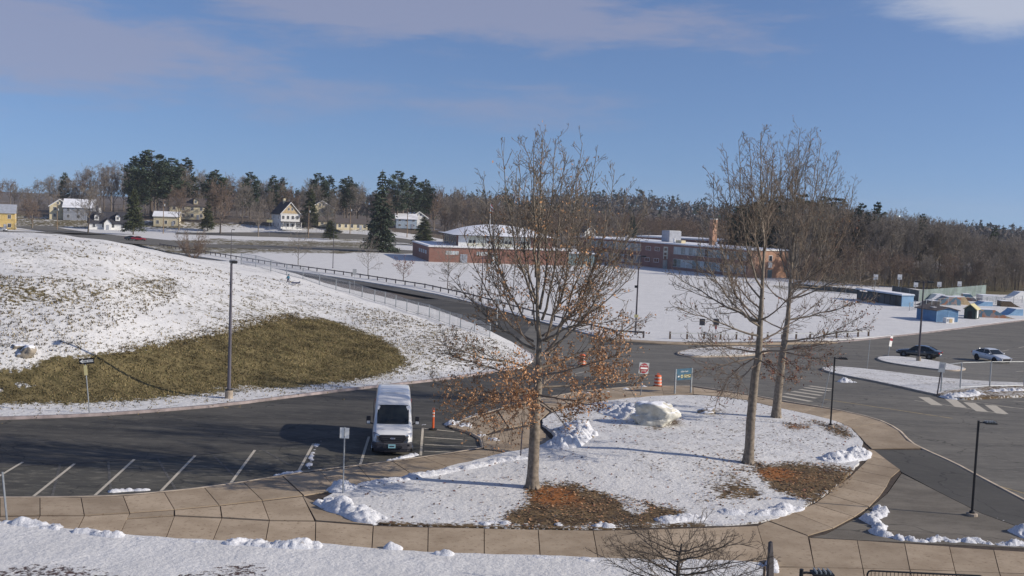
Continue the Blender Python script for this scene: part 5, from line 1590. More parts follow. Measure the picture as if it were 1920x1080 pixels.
house('cream_house', 'cream house with steep dark gables right of the tall gabled house', 603, 415, 455, 10.5, 9, 6.0, 3.0, 22, m_cream, m_roofb, 'y', 3, 2)
house('garage', 'low cream garage below the steep-gabled cream house', 611, 425, 442, 6.5, 6, 2.6, 1.6, 20, m_cream, m_roofb, 'x', 2, 1)
house('ranch_house', 'long low cream bungalow beside the tall utility pole', 660, 431, None, 13.5, 8, 2.9, 1.7, 24, m_cream, m_roofb, 'x', 5, 1)
house('blue_house', 'pale blue house with snowy roofs right of the big spruce', 762, 428, 415, 9, 9, 4.2, 2.0, 10, m_bluegrey, m_roofs, 'x', 3, 2)
house('white_house', 'white gable-fronted house behind dark shrubs left of the gymnasium roof', 785, 428, 425, 8, 9, 4.8, 2.6, 24, m_white, m_roofs, 'y', 2, 2)
house('white_house', 'small white gabled house peeping over the left end of the school', 1107, 449, 470, 5.6, 8, 3.2, 2.6, 20, m_white, m_roofb, 'y', 2, 1, hill=True)
for i, (px, py, D, w, lb) in enumerate(((1287, 417, 1000, 10, 'white hillside house, nearest of the far cluster above the school'), (1294, 412, 1020, 9, 'far pale house just above the nearest of the hillside cluster'), (1281, 407, 1050, 9, 'highest pale house of the hillside cluster above the school'), (1152, 411, 1000, 7, 'lone tiny white house on the wooded hill above the school'))):
    house('hillside_house', lb, px, py, D, w, 8, 4.0, 2.2, 15, m_white, m_roofs, 'x', 3, 1, hill=True)

# ------------------------------------------------------------------ sheds, dugout, courts, ramps on the right
m_blue = mat('shed_blue', (0.10, 0.21, 0.36), 0.7, 0.12, 1.0)
m_ltblue = mat('board_light_blue', (0.22, 0.38, 0.55), 0.7, 0.12, 1.0)
m_green = mat('shed_dark_green', (0.03, 0.05, 0.045), 0.7, 0.2, 1.0)
m_screen = mat('court_windscreen', (0.17, 0.215, 0.20), 0.9, 0.25, 0.4)
m_screend = mat('court_windscreen_dark', (0.085, 0.095, 0.095), 0.9, 0.3, 0.4)
def graf():
    mt, nt, b = _nodes('painted_ramp')
    n = nt.nodes.new('ShaderNodeTexVoronoi'); n.inputs['Scale'].default_value = 0.9
    tc = nt.nodes.new('ShaderNodeTexCoord'); nt.links.new(tc.outputs['Object'], n.inputs['Vector'])
    cr = nt.nodes.new('ShaderNodeValToRGB'); cr.color_ramp.interpolation = 'CONSTANT'
    for i, (p_, c) in enumerate(((0, (.50, .22, .12)), (.3, (.42, .30, .26)), (.5, (.14, .24, .30)), (.7, (.5, .36, .2)), (.88, (.2, .28, .2)))):
        e = cr.color_ramp.elements[i] if i < 2 else cr.color_ramp.elements.new(p_)
        e.position = p_; e.color = (*c, 1)
    nt.links.new(n.outputs['Color'], cr.inputs[0]); nt.links.new(cr.outputs[0], b.inputs['Base Color']); b.inputs['Roughness'].default_value = .8
    return mt
m_graf = graf()
def siding(root, x0, x1, y, z0, z1, n, m_, side=None):
    for k in range(n):
        z = z0 + (z1 - z0) * (k + .5) / n
        mb = MB()
        if side: mb.box((y, (x0 + x1) / 2, z), (.05, x1 - x0, (z1 - z0) / n - .02))
        else: mb.box(((x0 + x1) / 2, y, z), (x1 - x0, .05, (z1 - z0) / n - .02))
        mb.build('board', m_, root)
def blue_shed():
    a = P(1755, 604, base); b = P(1797, 600, base)
    rz = R(19); w = 6.0; d = 6.2; h = 3.0
    r = thing('blue_shed', 'blue board shed with dark low gabled roof at the field edge', 'shed', (a.x, a.y, a.z), rz)
    MB().box((w / 2, d / 2, h / 2), (w, d, h)).build('wall', m_blue, r)
    rf = MB().prism([(-.4, h - .1), (w / 2, h + .75), (w + .4, h - .1), (w + .4, h + .08), (w / 2, h + .95), (-.4, h + .08)], 'y', -.4, d + .4).build('roof', m_roofb, r)
    MB().box((w * .3, d * .4, h + .62), (1.8, 1.0, .08)).build('snow_patch', m_roofs, rf)
    MB().prism([(0.02, h), (w - .02, h), (w / 2, h + .72)], 'y', .02, d - .02).build('gable', m_blue, r)
    MB().box((w / 2, -.06, h - .06), (w + .1, .1, .16)).build('fascia', m_ltblue, r)
    siding(r, .1, w - .1, -.03, .1, h - .2, 7, m_blue); r.scale = (.70, .75, .62)
    for x in (0.03, w - .03, w * .55): MB().box((x, -.075, h / 2), (.14, .06, h - .1)).build('corner_board', m_ltblue, r)
blue_shed()
def green_shed():
    a = P(1807, 597, base)
    r = thing('green_shed', 'small dark green shed with yellowish gable beside the blue shed', 'shed', (a.x, a.y, a.z), R(-38))
    w, d, h = 3.0, 3.4, 2.6
    MB().box((w / 2, d / 2, h / 2), (w, d, h)).build('wall', m_green, r)
    MB().prism([(-.3, h - .1), (w / 2, h + 1.3), (w + .3, h - .1), (w + .3, h + .08), (w / 2, h + 1.5), (-.3, h + .08)], 'y', -.3, d + .3).build('roof', m_signy, r)
    MB().prism([(.02, h), (w - .02, h), (w / 2, h + 1.25)], 'y', .02, d - .02).build('gable', m_green, r)
    MB().box((w / 2, -.04, 1.05), (1.1, .06, 2.1)).build('door', m_signk, r)
    MB().box((w + .04, d / 2, 1.4), (.06, 1.2, 2.2)).build('side_panel', m_white, r); r.scale = (.62,) * 3
green_shed()
b_ = P(1771, 604, base)
bx = thing('utility_box', 'small white utility box in front of the blue shed', 'utility box', (b_.x, b_.y - 1.5, b_.z), R(19))
MB().box((0, 0, .45), (1.6, .8, .9)).build('cabinet', m_white, bx, bevel=.04); MB().box((.1, -.42, .42), (.6, .05, .6)).build('door', m_tan, bx); MB().box((-.45, -.43, .5), (.3, .06, .4)).build('vent', m_greyh, bx)
def dugout():
    a = P(1613, 562, base); b = P(1697, 575, base); d = b - a
    L = d.to_2d().length
    r = thing('dugout', 'long dark dugout with a snowy flat roof and light blue end wall', 'dugout', (a.x, a.y, a.z - .05), math.atan2(d.y, d.x))
    H = 2.1
    MB().box((L / 2, 1.6, H / 2), (L, .2, H)).build('back_wall', m_green, r)
    MB().box((L / 2, .7, .45), (L - .2, .35, .12)).build('bench', m_wood, r)
    for k in range(9): MB().tube([(L * k / 8, -.8, 0), (L * k / 8, -.8, H)], .06, 6).build('post', m_signk, r)
    MB().box((L / 2, -.78, H / 2 - .1), (L - .1, .02, H - .3)).build('mesh_screen', m_screend, r)
    rf = MB().box((L / 2, .35, H + .1), (L + .6, 2.9, .2)).build('roof', m_bluegrey, r); MB().box((L / 2, .35, H + .26), (L + .5, 2.8, .12)).build('roof_snow', m_roofs, rf)
    MB().box((L + .08, .4, H / 2), (.16, 2.6, H)).build('end_wall', m_ltblue, r)
dugout()
def screen_fence(label, pts, h, m_, name='court_fence'):
    q = [P(x, y, base) for x, y in pts]
    r = thing(name, label, 'fence', q[0], 0)
    for a, b in zip(q[:-1], q[1:]):
        L = (b - a).length; n = max(1, int(L / 3.2))
        for k in range(n):
            p0 = a.lerp(b, k / n) - q[0]; p1 = a.lerp(b, (k + 1) / n) - q[0]
            MB().tube([p0 + Vector((0, 0, -.2)), p0 + Vector((0, 0, h + .1))], .05, 6).build('post', m_steel, r)
            e = (p1 - p0).normalized() * .06; t = Vector((-e.y, e.x, 0)).normalized() * .01
            mb = MB(); c0, c1 = p0 + e, p1 - e
            vs = [c0 - t, c1 - t, c1 + t, c0 + t]
            mb.add([v + Vector((0, 0, .15)) for v in vs] + [v + Vector((0, 0, h)) for v in vs], [(3, 2, 1, 0), (4, 5, 6, 7), (0, 1, 5, 4), (1, 2, 6, 5), (2, 3, 7, 6), (3, 0, 4, 7)])
            mb.build('screen_panel', m_, r)
    return r
screen_fence('pale green windscreen fence round the courts before the bare wood', [(1722, 566), (1790, 560), (1848, 554)], 2.4, m_screen)
screen_fence('dark screened court fence behind the dugout', [(1672, 556), (1722, 566)], 2.3, m_screend)
screen_fence('low dark fence at the field edge left of the dugout', [(1478, 540), (1560, 548), (1612, 553)], 1.2, m_screend, 'field_fence')
for i, (px, yt, yb, lb) in enumerate(((1640, 515, 553, 'leftmost white hoop backboard beyond the dugout'), (1685, 515, 552, 'white hoop backboard second from the left'), (1716, 529, 554, 'middle white hoop backboard above the green fence corner'), (1760, 529, 552, 'white hoop backboard fourth from the left, above the green fence'), (1798, 528, 550, 'rightmost white hoop backboard above the green fence'))):
    q = P(px, yb, base); zt = at(px, yt, q.y).z - q.z
    r = thing('hoop_stand', lb, 'basketball hoop', q, 0, 'white hoop backboards beyond the court fence')
    MB().tube([(0, .3, 0), (0, .3, zt - .6), (0, .05, zt - .5)], .07, 6).build('pole', m_steel, r); bb = MB().box((0, 0, zt - .5), (.95, .06, 1.1)).build('backboard', m_white, r); MB().box((0, -.04, zt - .75), (.5, .02, .35)).build('target', m_alum, bb)
def ramp(label, px, py, w, d, h, rz, m_, cat='skate ramp', deck=True):
    q = P(px, py, base)
    r = thing('skate_ramp', label, cat, q, R(rz), 'ramps of the skate park')
    n = 8
    prof = [(-w / 2, 0)] + [(-w / 2 + (w * .6) * (i / n), h * (1 - math.cos(i / n * 1.5)) / (1 - math.cos(1.5))) for i in range(1, n + 1)] + [(w / 2, h), (w / 2, 0)]
    MB().prism(prof, 'y', 0, d).build('ramp_body', m_, r)
    r.scale = (.72, .8, .62)
    if deck: MB().box((w * .3, d / 2, h + .05), (w * .4, d, .1)).build('deck', m_roofs, r)
    MB().tube([(w / 2 - .05, .05, h), (w / 2 - .05, .05, h + 1), (w / 2 - .05, d - .05, h + 1), (w / 2 - .05, d - .05, h)], .03, 5).build('railing', m_steel, r)
ramp('brown-sided ramp with a painted orange face beside the lot edge', 1862, 594, 9.5, 3.2, 2.2, 176, m_graf)
ramp('blue painted ramp at the far right by the lot edge', 1901, 592, 5.0, 3.2, 1.9, 10, m_ltblue)
ramp('pinkish painted ramp behind the blue shed', 1770, 572, 9, 4, 2.6, 0, m_graf)
ramp('snow-covered pale ramp right of the green shed', 1865, 565, 11, 4, 2.2, 180, m_white)
ramp('low dark ramp in front of the pale green fence', 1742, 574, 6, 3, 1.6, 8, m_roofb)
for k, (px, py, w, d, h, rz, m_, lb) in enumerate(((1752, 566, 6, 3, 2.4, 4, m_roofs, 'pale snow-topped ramp just behind the blue shed'), (1800, 570, 5, 3, 2.6, 185, m_tan, 'tan wooden ramp behind the green shed'), (1818, 563, 5, 2.6, 2.2, 170, m_graf, 'small painted ramp left of the snow-covered ramp'),
        (1842, 574, 6, 3, 1.4, 8, m_ltblue, 'low pale blue ramp in the middle of the skate park'), (1890, 574, 6, 3, 1.8, 175, m_wood, 'brown ramp at the back of the skate park'), (1908, 560, 8, 3, 2.4, 10, m_white, 'white ramp at the far right of the skate park'))): ramp(lb, px, py, w, d, h, rz, m_)
screen_fence('thin dark fence around the skate ramps', [(1700, 585), (1735, 577), (1800, 574), (1905, 570)], 1.6, mat('fence_wire_dark', (.05, .05, .05), .8, 0), 'park_fence') if False else None

# ------------------------------------------------------------------ poles
def ppole(px, yb, yt, fn=None):
    q = P(px, yb, fn or T); return q, at(px, yt, q.y).z - q.z
def lot_lamp(label, px, yb, yt, m_, r0=.10, heads=1, basecol=True, arm=.9, extra=None, yaw=0):
    q, H = ppole(px, yb, yt)
    r = thing('lamp_post', label, 'lamp post', q, yaw, 'tall lamp posts around the lots and road')
    MB().lathe([(r0, 0.3), (r0 * .62, H)], 10).build('pole', m_, r)
    if basecol: MB().lathe([(.25, -.2), (.25, .48), (.22, .52)], 16).build('concrete_base', m_kerb, r)
    pl = MB().box((0, 0, .34 if not basecol else .55), (.36, .36, .06)).build('base_plate', m_dk, r)
    for s in ((1,) if heads == 1 else (-1, 1)):
        am = MB().tube([(0, 0, H - .12), (s * arm, 0, H - .08)], .045, 6).build('arm', m_, r)
        hd = MB().box((s * (arm + .28), 0, H - .06), (.62, .36, .16)).build('luminaire', m_dk, r, bevel=.03)
        MB().box((s * (arm + .28), 0, H - .15), (.5, .28, .02)).build('lens', m_glt, hd)
    if extra: extra(r, H)
    return r
lot_lamp('tall grey lamp post on a concrete foot at the base of the mound', 429, 747, 488, m_greypole, .115, arm=.15, yaw=-1.05)
def exB(r, H):
    MB().box((-.22, 0, H * .62), (.3, .25, .3)).build('camera_box', m_dk, r); MB().box((0, -.12, H * .26), (.5, .03, .36)).build('sign_panel', m_signy, r); MB().box((0, -.12, H * .20), (.36, .03, .18)).build('sign_panel', m_white, r)
lot_lamp('tall dark lamp post beside the timber rail at the road bend', 1191, 632, 479, m_bronze, .12, basecol=False, arm=.3, extra=exB)
lot_lamp('dark lamp post with two heads on a crossbar by the dark sedan', 1722, 677, 527, m_bronze, .12, heads=2, arm=.45)
lot_lamp('dark lamp post in the snow field before the gymnasium', 903, 548, 443, m_bronze, .10, basecol=False, arm=.3)
lot_lamp('slim dark pole in the snow field below the low cream bungalow', 624, 505, 432, m_bronze, .09, basecol=False, arm=.25)
lot_lamp('slim dark pole on the road shoulder behind the tall grey lamp post', 433, 489, 430, m_bronze, .08, basecol=False, arm=.2)
def walk_lamp(label, px, yb, yt, D=None, cage=False, H=None):
    if D: q = Vector((at(px, yt, D).x, D, 0.0)); H = at(px, yt, D).z
    else: q, H = ppole(px, yb, yt)
    r = thing('walk_lamp', label, 'lamp post', q, 0, 'short black lamp posts along the walks')
    MB().lathe([(.055, 0), (.05, H)], 10).build('pole', m_dk, r)
    MB().lathe([(.24, -.05), (.24, .08), (.2, .1)], 12).build('concrete_base', m_kerb, r)
    MB().lathe([(.12, .1), (.12, .16), (.08, .2)], 10).build('base_plate', m_dk, r)
    MB().tube([(0, 0, H - .10), (.12, 0, H - .08), (.24, 0, H - .09)], .03, 6).build('arm', m_dk, r)
    hd = MB().box((.50, 0, H - .09), (.52, .34, .07)).build('luminaire', m_dk, r, bevel=.02)
    for k in range(4): MB().box((.33 + k * .11, 0, H - .03), (.03, .30, .06)).build('cooling_fin', m_steel if cage else m_dk, hd)
    return r
walk_lamp('short black lamp post at the right tip of the island', 1557, 800, 669)
walk_lamp('leaning-looking black lamp post on the worn asphalt triangle', 1822, 966, 788, cage=True)
walk_lamp('black lamp head poking up at the bottom edge', 1503, 0, 1067, D=25.0, cage=True)

def utility_pole(label, px, yb, yt, bars=1):
    q, H = ppole(px, yb, yt, base)
    r = thing('utility_pole', label, 'utility pole', q, 0, 'wooden utility poles along the far street')
    MB().lathe([(.19, -.2), (.12, H)], 8).build('pole', m_pole_wood, r)
    for k in range(bars):
        cb = MB().box((0, -.15, H - .5 - k * .9), (2.3, .12, .14)).build('crossarm', m_wood, r)
        for x in (-1.0, -.4, .4, 1.0): MB().lathe([(.05, 0), (.06, .12), (.03, .2)], 6, (x, -.15, H - .43 - k * .9)).build('insulator', m_alum, cb)
    MB().lathe([(.22, 0), (.24, .7), (.1, .8)], 8, (.35, 0, H - 2.6)).build('transformer', m_alum, r)
    return q, H
UP = [utility_pole('utility pole in front of the cream house at the far left', 107, 431, 382), utility_pole('pale utility pole left of the big bush', 306, 438, 374), utility_pole('orange-brown pole on the verge in front of the cream gabled house', 578, 447, 386),
      utility_pole('tall utility pole beside the low cream bungalow', 656, 440, 384), utility_pole('utility pole right of the big spruce', 763, 445, 390), utility_pole('utility pole peeping over the gymnasium roof', 866, 440, 399)]
wr = MB()
for (q0, h0), (q1, h1) in zip([UP[0], UP[1], UP[3], UP[4]], [UP[1], UP[3], UP[4], UP[5]]):
    for o_, dz in ((-.9, -.45), (.9, -.45), (0, -2.8), (0, -3.3)):
        a = q0 + Vector((o_, 0, h0 + dz)); b = q1 + Vector((o_, 0, h1 + dz)); n = 8
        wr.tube([a.lerp(b, i / n) - Vector((0, 0, (1 - (2 * i / n - 1) ** 2) * .02 * (b - a).length)) for i in range(n + 1)], .022 if dz > -2 else .04, 3, cap=False)
wo = wr.build('power_lines', m_dk); tag(wo, 'thin dark wires strung between the wooden street poles', 'wires')
# flag on its pole
q, H = ppole(921, 470, 381, base)
r = thing('flagpole', 'pale flagpole with a limp red and white flag behind the gymnasium', 'flagpole', (q.x, 345, -3), 0)
H = at(921, 381, 345).z + 3
MB().lathe([(.14, 0), (.08, H)], 8).build('pole', m_trim, r); MB().lathe([(.02, 0), (.14, .1), (.14, .18), (.02, .28)], 8, (0, 0, H)).build('finial', m_signy, r)
fl = MB(); n = 6
for j in range(5):
    zz = H - .3 - j * .55
    row = [(.12 + .28 * i + .05 * math.sin(j), .12 * math.sin(i * 1.4 + j * .5), zz - .22 * i) for i in range(4)]
    row2 = [(.12 + .28 * i + .05 * math.sin(j + 1), .12 * math.sin(i * 1.4 + (j + 1) * .5), zz - .55 - .22 * i) for i in range(4)]
    for i in range(3): fl.quad(row[i], row[i + 1], row2[i + 1], row2[i], j % 2)
fl.build('flag', [m_signr, m_signw], r)
# ------------------------------------------------------------------ vehicles
m_vanw = mat('van_paint_white', (0.74, 0.74, 0.73), 0.28, 0.03, 1.0, coat=0.6, spec=0.5)
m_carw = mat('car_paint_white', (0.70, 0.72, 0.73), 0.25, 0.03, 1.0, coat=0.7, spec=0.5)
m_card = mat('car_paint_charcoal', (0.035, 0.045, 0.055), 0.25, 0.05, 1.0, coat=0.7, metal=0.3, spec=0.5)
m_carr = mat('car_paint_red', (0.35, 0.02, 0.03), 0.3, 0.05, 1.0, coat=0.6)
m_wind = mat('windscreen_glass', (0.012, 0.016, 0.016), 0.06, 0.3, 1.5, spec=0.7)
m_trimk = mat('vehicle_black_trim', (0.022, 0.022, 0.028), 0.5, 0.15, 3)
m_bump = mat('bumper_grey', (0.055, 0.055, 0.065), 0.6, 0.12, 3)
m_lamp = mat('headlight_glass', (0.28, 0.30, 0.36), 0.12, 0.3, 5, spec=0.7)
m_chrome = mat('chrome', (0.55, 0.56, 0.58), 0.2, 0.05, 3, metal=1.0)
m_alloy = mat('alloy_wheel', (0.42, 0.42, 0.43), 0.35, 0.1, 5, metal=0.6)
m_tail = mat('tail_light_red', (0.40, 0.02, 0.02), 0.25, 0.1, 3)
m_plate = mat('plate_pale_blue', (0.30, 0.55, 0.60), 0.4, 0.1, 6)
m_seat = mat('seat_cloth', (0.06, 0.06, 0.065), 0.9, 0.2, 3)

def loft(mb, stations, mi=0, cap=True):
    n = len(stations[0]); fs = []
    vs = [p for s in stations for p in s]
    for i in range(len(stations) - 1):
        for k in range(n):
            fs.append((i * n + k, i * n + (k + 1) % n, (i + 1) * n + (k + 1) % n, (i + 1) * n + k))
    if cap: fs.append(tuple(range(n))); fs.append(tuple((len(stations) - 1) * n + k for k in range(n))[::-1])
    mb.add(vs, fs, mi); return mb

def wheel(parent, x, y, r, w, rim, out):
    t = MB().lathe([(r * .62, -w / 2), (r * .93, -w / 2), (r, -w / 2 + .03), (r, w / 2 - .03), (r * .93, w / 2), (r * .62, w / 2)], 20, (x, y, r), 'x').build('wheel', m_rubber, parent, True)
    rm = MB(); xx = x + out * (w / 2 - .02)
    rm.lathe([(r * .63, -.02), (r * .63, .015), (r * .56, .02), (r * .5, -.005), (.001, -.005)] if out > 0 else [(.001, .005), (r * .5, .005), (r * .56, -.02), (r * .63, -.015), (r * .63, .02)], 20, (xx, y, r), 'x')
    for k in range(7):
        a = k * 6.283 / 7
        rm.tube([(xx, y, r), (xx + out * .015, y + math.cos(a) * r * .58, r + math.sin(a) * r * .58)], .028, 4)
    rm.build('rim', rim, t)

def text(parent, body, size, loc, m_, rot=(90, 0, 0), align='CENTER', shear=0.0, sx=1.0):
    c = bpy.data.curves.new('lettering', 'FONT'); c.body = body; c.size = size; c.align_x = align; c.align_y = 'CENTER'; c.extrude = .002; c.shear = shear
    t_ = bpy.data.objects.new('lettering', c); COL.objects.link(t_)
    me = bpy.data.meshes.new_from_object(t_.evaluated_get(bpy.context.evaluated_depsgraph_get())); bpy.data.objects.remove(t_)
    o = link('lettering', me, parent); c = me; o.rotation_euler = tuple(R(a) for a in rot); o.location = loc; o.scale = (sx, 1, 1); c.materials.clear(); c.materials.append(m_)
    return o
def van():
    q = P(735, 851, base)
    root = thing('van', 'white high-roof van parked nose to the walk', 'van', (q.x, q.y, q.z - .108), R(6.4))
    # cross sections from nose to tail: y, half width low/belt/shoulder/top, z of sill, belt, shoulder, top
    St = [(0.06, .70, .80, .74, .60, .42, .80, .98, 1.02), (0.16, .88, .93, .84, .66, .40, .85, 1.06, 1.10), (0.40, .99, 1.0, .90, .72, .36, .95, 1.14, 1.20), (0.92, 1.02, 1.02, .93, .76, .33, 1.08, 1.24, 1.33),
          (1.02, 1.02, 1.02, .93, .80, .33, 1.10, 1.30, 1.40), (1.35, 1.03, 1.03, .92, .82, .33, 1.15, 1.64, 1.76), (1.78, 1.03, 1.03, .90, .82, .33, 1.18, 2.10, 2.24), (2.05, 1.03, 1.03, .895, .80, .33, 1.2, 2.32, 2.43),
          (2.5, 1.03, 1.03, .89, .78, .33, 1.2, 2.46, 2.58), (3.1, 1.03, 1.03, .89, .78, .33, 1.2, 2.54, 2.67), (4.6, 1.03, 1.03, .89, .78, .33, 1.2, 2.56, 2.69), (5.85, 1.02, 1.02, .88, .78, .33, 1.2, 2.54, 2.66), (5.98, .98, .98, .84, .72, .40, 1.2, 2.48, 2.58)]
    rings = []
    for y, a, b, c, d, z0, z1, z2, z3 in St:
        half = [(a * .96, z0), (a, z0 + .12), (b, z1), (b * .35 + c * .65, z1 + (z2 - z1) * .72), (c, z2), (c * .45 + d * .55, z2 + (z3 - z2) * .75), (d, z3), (d * .4, z3 + .015)]
        rings.append([(x, y, z) for x, z in half] + [(-x, y, z) for x, z in half[::-1]])
    body = loft(MB(), rings).build('body', m_vanw, root, True)
    bv = body.modifiers.new('s', 'SUBSURF'); bv.levels = 1; bv.render_levels = 1
    # windscreen follows the slope between the cowl and the roof
    ws = MB()
    rows = [(1.000, 1.425, .80), (1.35, 1.80, .805), (1.70, 2.145, .79), (1.80, 2.25, .76)]
    vs = []
    for y, z, hw in rows:
        for k in range(5):
            u = -1 + k / 2
            vs.append((hw * u, y - .035 + .05 * u * u, z + .012 - .02 * u * u))
    ws.add(vs, [(r * 5 + k, r * 5 + k + 1, (r + 1) * 5 + k + 1, (r + 1) * 5 + k) for r in range(3) for k in range(4)])
    w_ = ws.build('windscreen', m_wind, root, True)
    for s in (-.38, .42):
        MB().tube([(s, .99, 1.435), (s + .36, 1.2, 1.68)], .012, 5).build('wiper', m_trimk, w_)
    for s in (-1, 1):
        g = MB(); x = s * 1.012
        g.add([(x, 1.50, 1.30), (x, 2.62, 1.30), (x * .945, 2.62, 1.98), (x * .94, 1.88, 1.98), (x * .98, 1.55, 1.5)], [(0, 1, 2, 3, 4)]); g.build('side_window', m_wind, root)
        mr = MB().box((s * 1.24, 1.42, 1.52), (.22, .13, .42)).build('mirror', m_trimk, root, bevel=.04)
        MB().tube([(s * 1.0, 1.45, 1.32), (s * 1.2, 1.43, 1.40)], .035, 6).build('mirror_arm', m_trimk, mr)
        MB().box((s * 1.24, 1.345, 1.42), (.17, .02, .14)).build('mirror_cap', m_vanw, mr, bevel=.02)
        hl = MB(); 
        hl.add([(s * .58, .085, .90), (s * .93, .24, .92), (s * .985, .52, 1.08), (s * .90, .30, 1.135), (s * .62, .10, 1.04)], [(0, 1, 2, 3, 4) if s < 0 else (4, 3, 2, 1, 0)])
        hl.add([(s * .58, .045, .90), (s * .94, .20, .915), (s * 1.0, .50, 1.085), (s * .90, .27, 1.15), (s * .62, .06, 1.045)], [(0, 1, 2, 3, 4) if s > 0 else (4, 3, 2, 1, 0)])
        h_ = hl.build('headlight', m_lamp, root)
        MB().lathe([(.06, 0), (.075, -.03), (.04, -.035)], 10, (s * .74, .09, .985), 'y').build('lamp_lens', m_chrome, h_)
        fl = MB().box((s * .74, -.01, .56), (.26, .06, .13)).build('fog_lamp_recess', m_trimk, root, bevel=.03)
        MB().box((s * .36, .545, 1.222), (.42, .07, .03)).build('hood_vent', m_trimk, root, bevel=.01)
        wheel(root, s * .90, 1.05, .36, .25, m_chrome, s); wheel(root, s * .90, 4.75, .36, .25, m_chrome, s)
        MB().box((s * 1.035, 3.6, .75), (.03, 4.3, .14)).build('side_moulding', m_bump, root, bevel=.01)
        MB().box((s * .93, 6.0, 1.5), (.14, .05, .6)).build('tail_light', m_tail, root, bevel=.015)
    # nose
    MB().prism([(-.62, 1.05), (.62, 1.05), (.70, .92), (.50, .66), (-.50, .66), (-.70, .92)], 'y', -.03, .20).build('grille', m_trimk, root, bevel=.03)
    for k in range(3): MB().box((0, -.045, .73 + k * .1), (.86 + .1 * k, .02, .025)).build('grille_bar', m_bump, root)
    em = MB(); em.lathe([(.001, -.02), (.09, -.02), (.10, 0), (.10, .02)], 20, (0, 0, 0), 'y')
    eo = em.build('emblem', m_chrome, root); eo.scale = (1.5, 1, .62); eo.location = (0, -.045, .90)
    e2 = MB().lathe([(.001, -.028), (.078, -.028), (.078, -.018)], 20, (0, 0, 0), 'y').build('emblem_field', mat('emblem_blue', (.05, .09, .22), .3, 0), eo)
    text(eo, 'Ford', .085, (0, -.032, 0), m_signw, shear=.25)
    bp = [(-1.0, .30), (-.98, .12), (-.80, -.03), (-.4, -.09), (.4, -.09), (.80, -.03), (.98, .12), (1.0, .30), (.8, .4), (-.8, .4)]
    MB().prism(bp, 'z', .34, .68).build('bumper', m_bump, root, bevel=.05)
    MB().prism([(x * .92, y + .03) for x, y in bp], 'z', .20, .345).build('lower_valance', m_trimk, root, bevel=.02)
    MB().box((0, -.10, .47), (1.0, .04, .12)).build('bumper_intake', m_trimk, root, bevel=.02)
    pl = MB().box((-.02, -.125, .52), (.36, .03, .19)).build('number_plate', m_plate, root); MB().box((-.02, -.143, .52), (.24, .006, .06)).build('plate_characters', m_bump, pl)
    for k in range(4): MB().box((0, 3.0 + k * .75, 2.685), (1.35, .06, .03)).build('roof_rib', m_vanw, root, bevel=.01)
    MB().box((0, 2.98, .42), (1.7, 5.0, .2)).build('underbody', m_trimk, root)
    for y in (2.72, 3.95):
        for s in (-1, 1): MB().box((s * 1.028, y, 1.35), (.012, .02, 1.7)).build('door_seam', m_bump, root)
van()

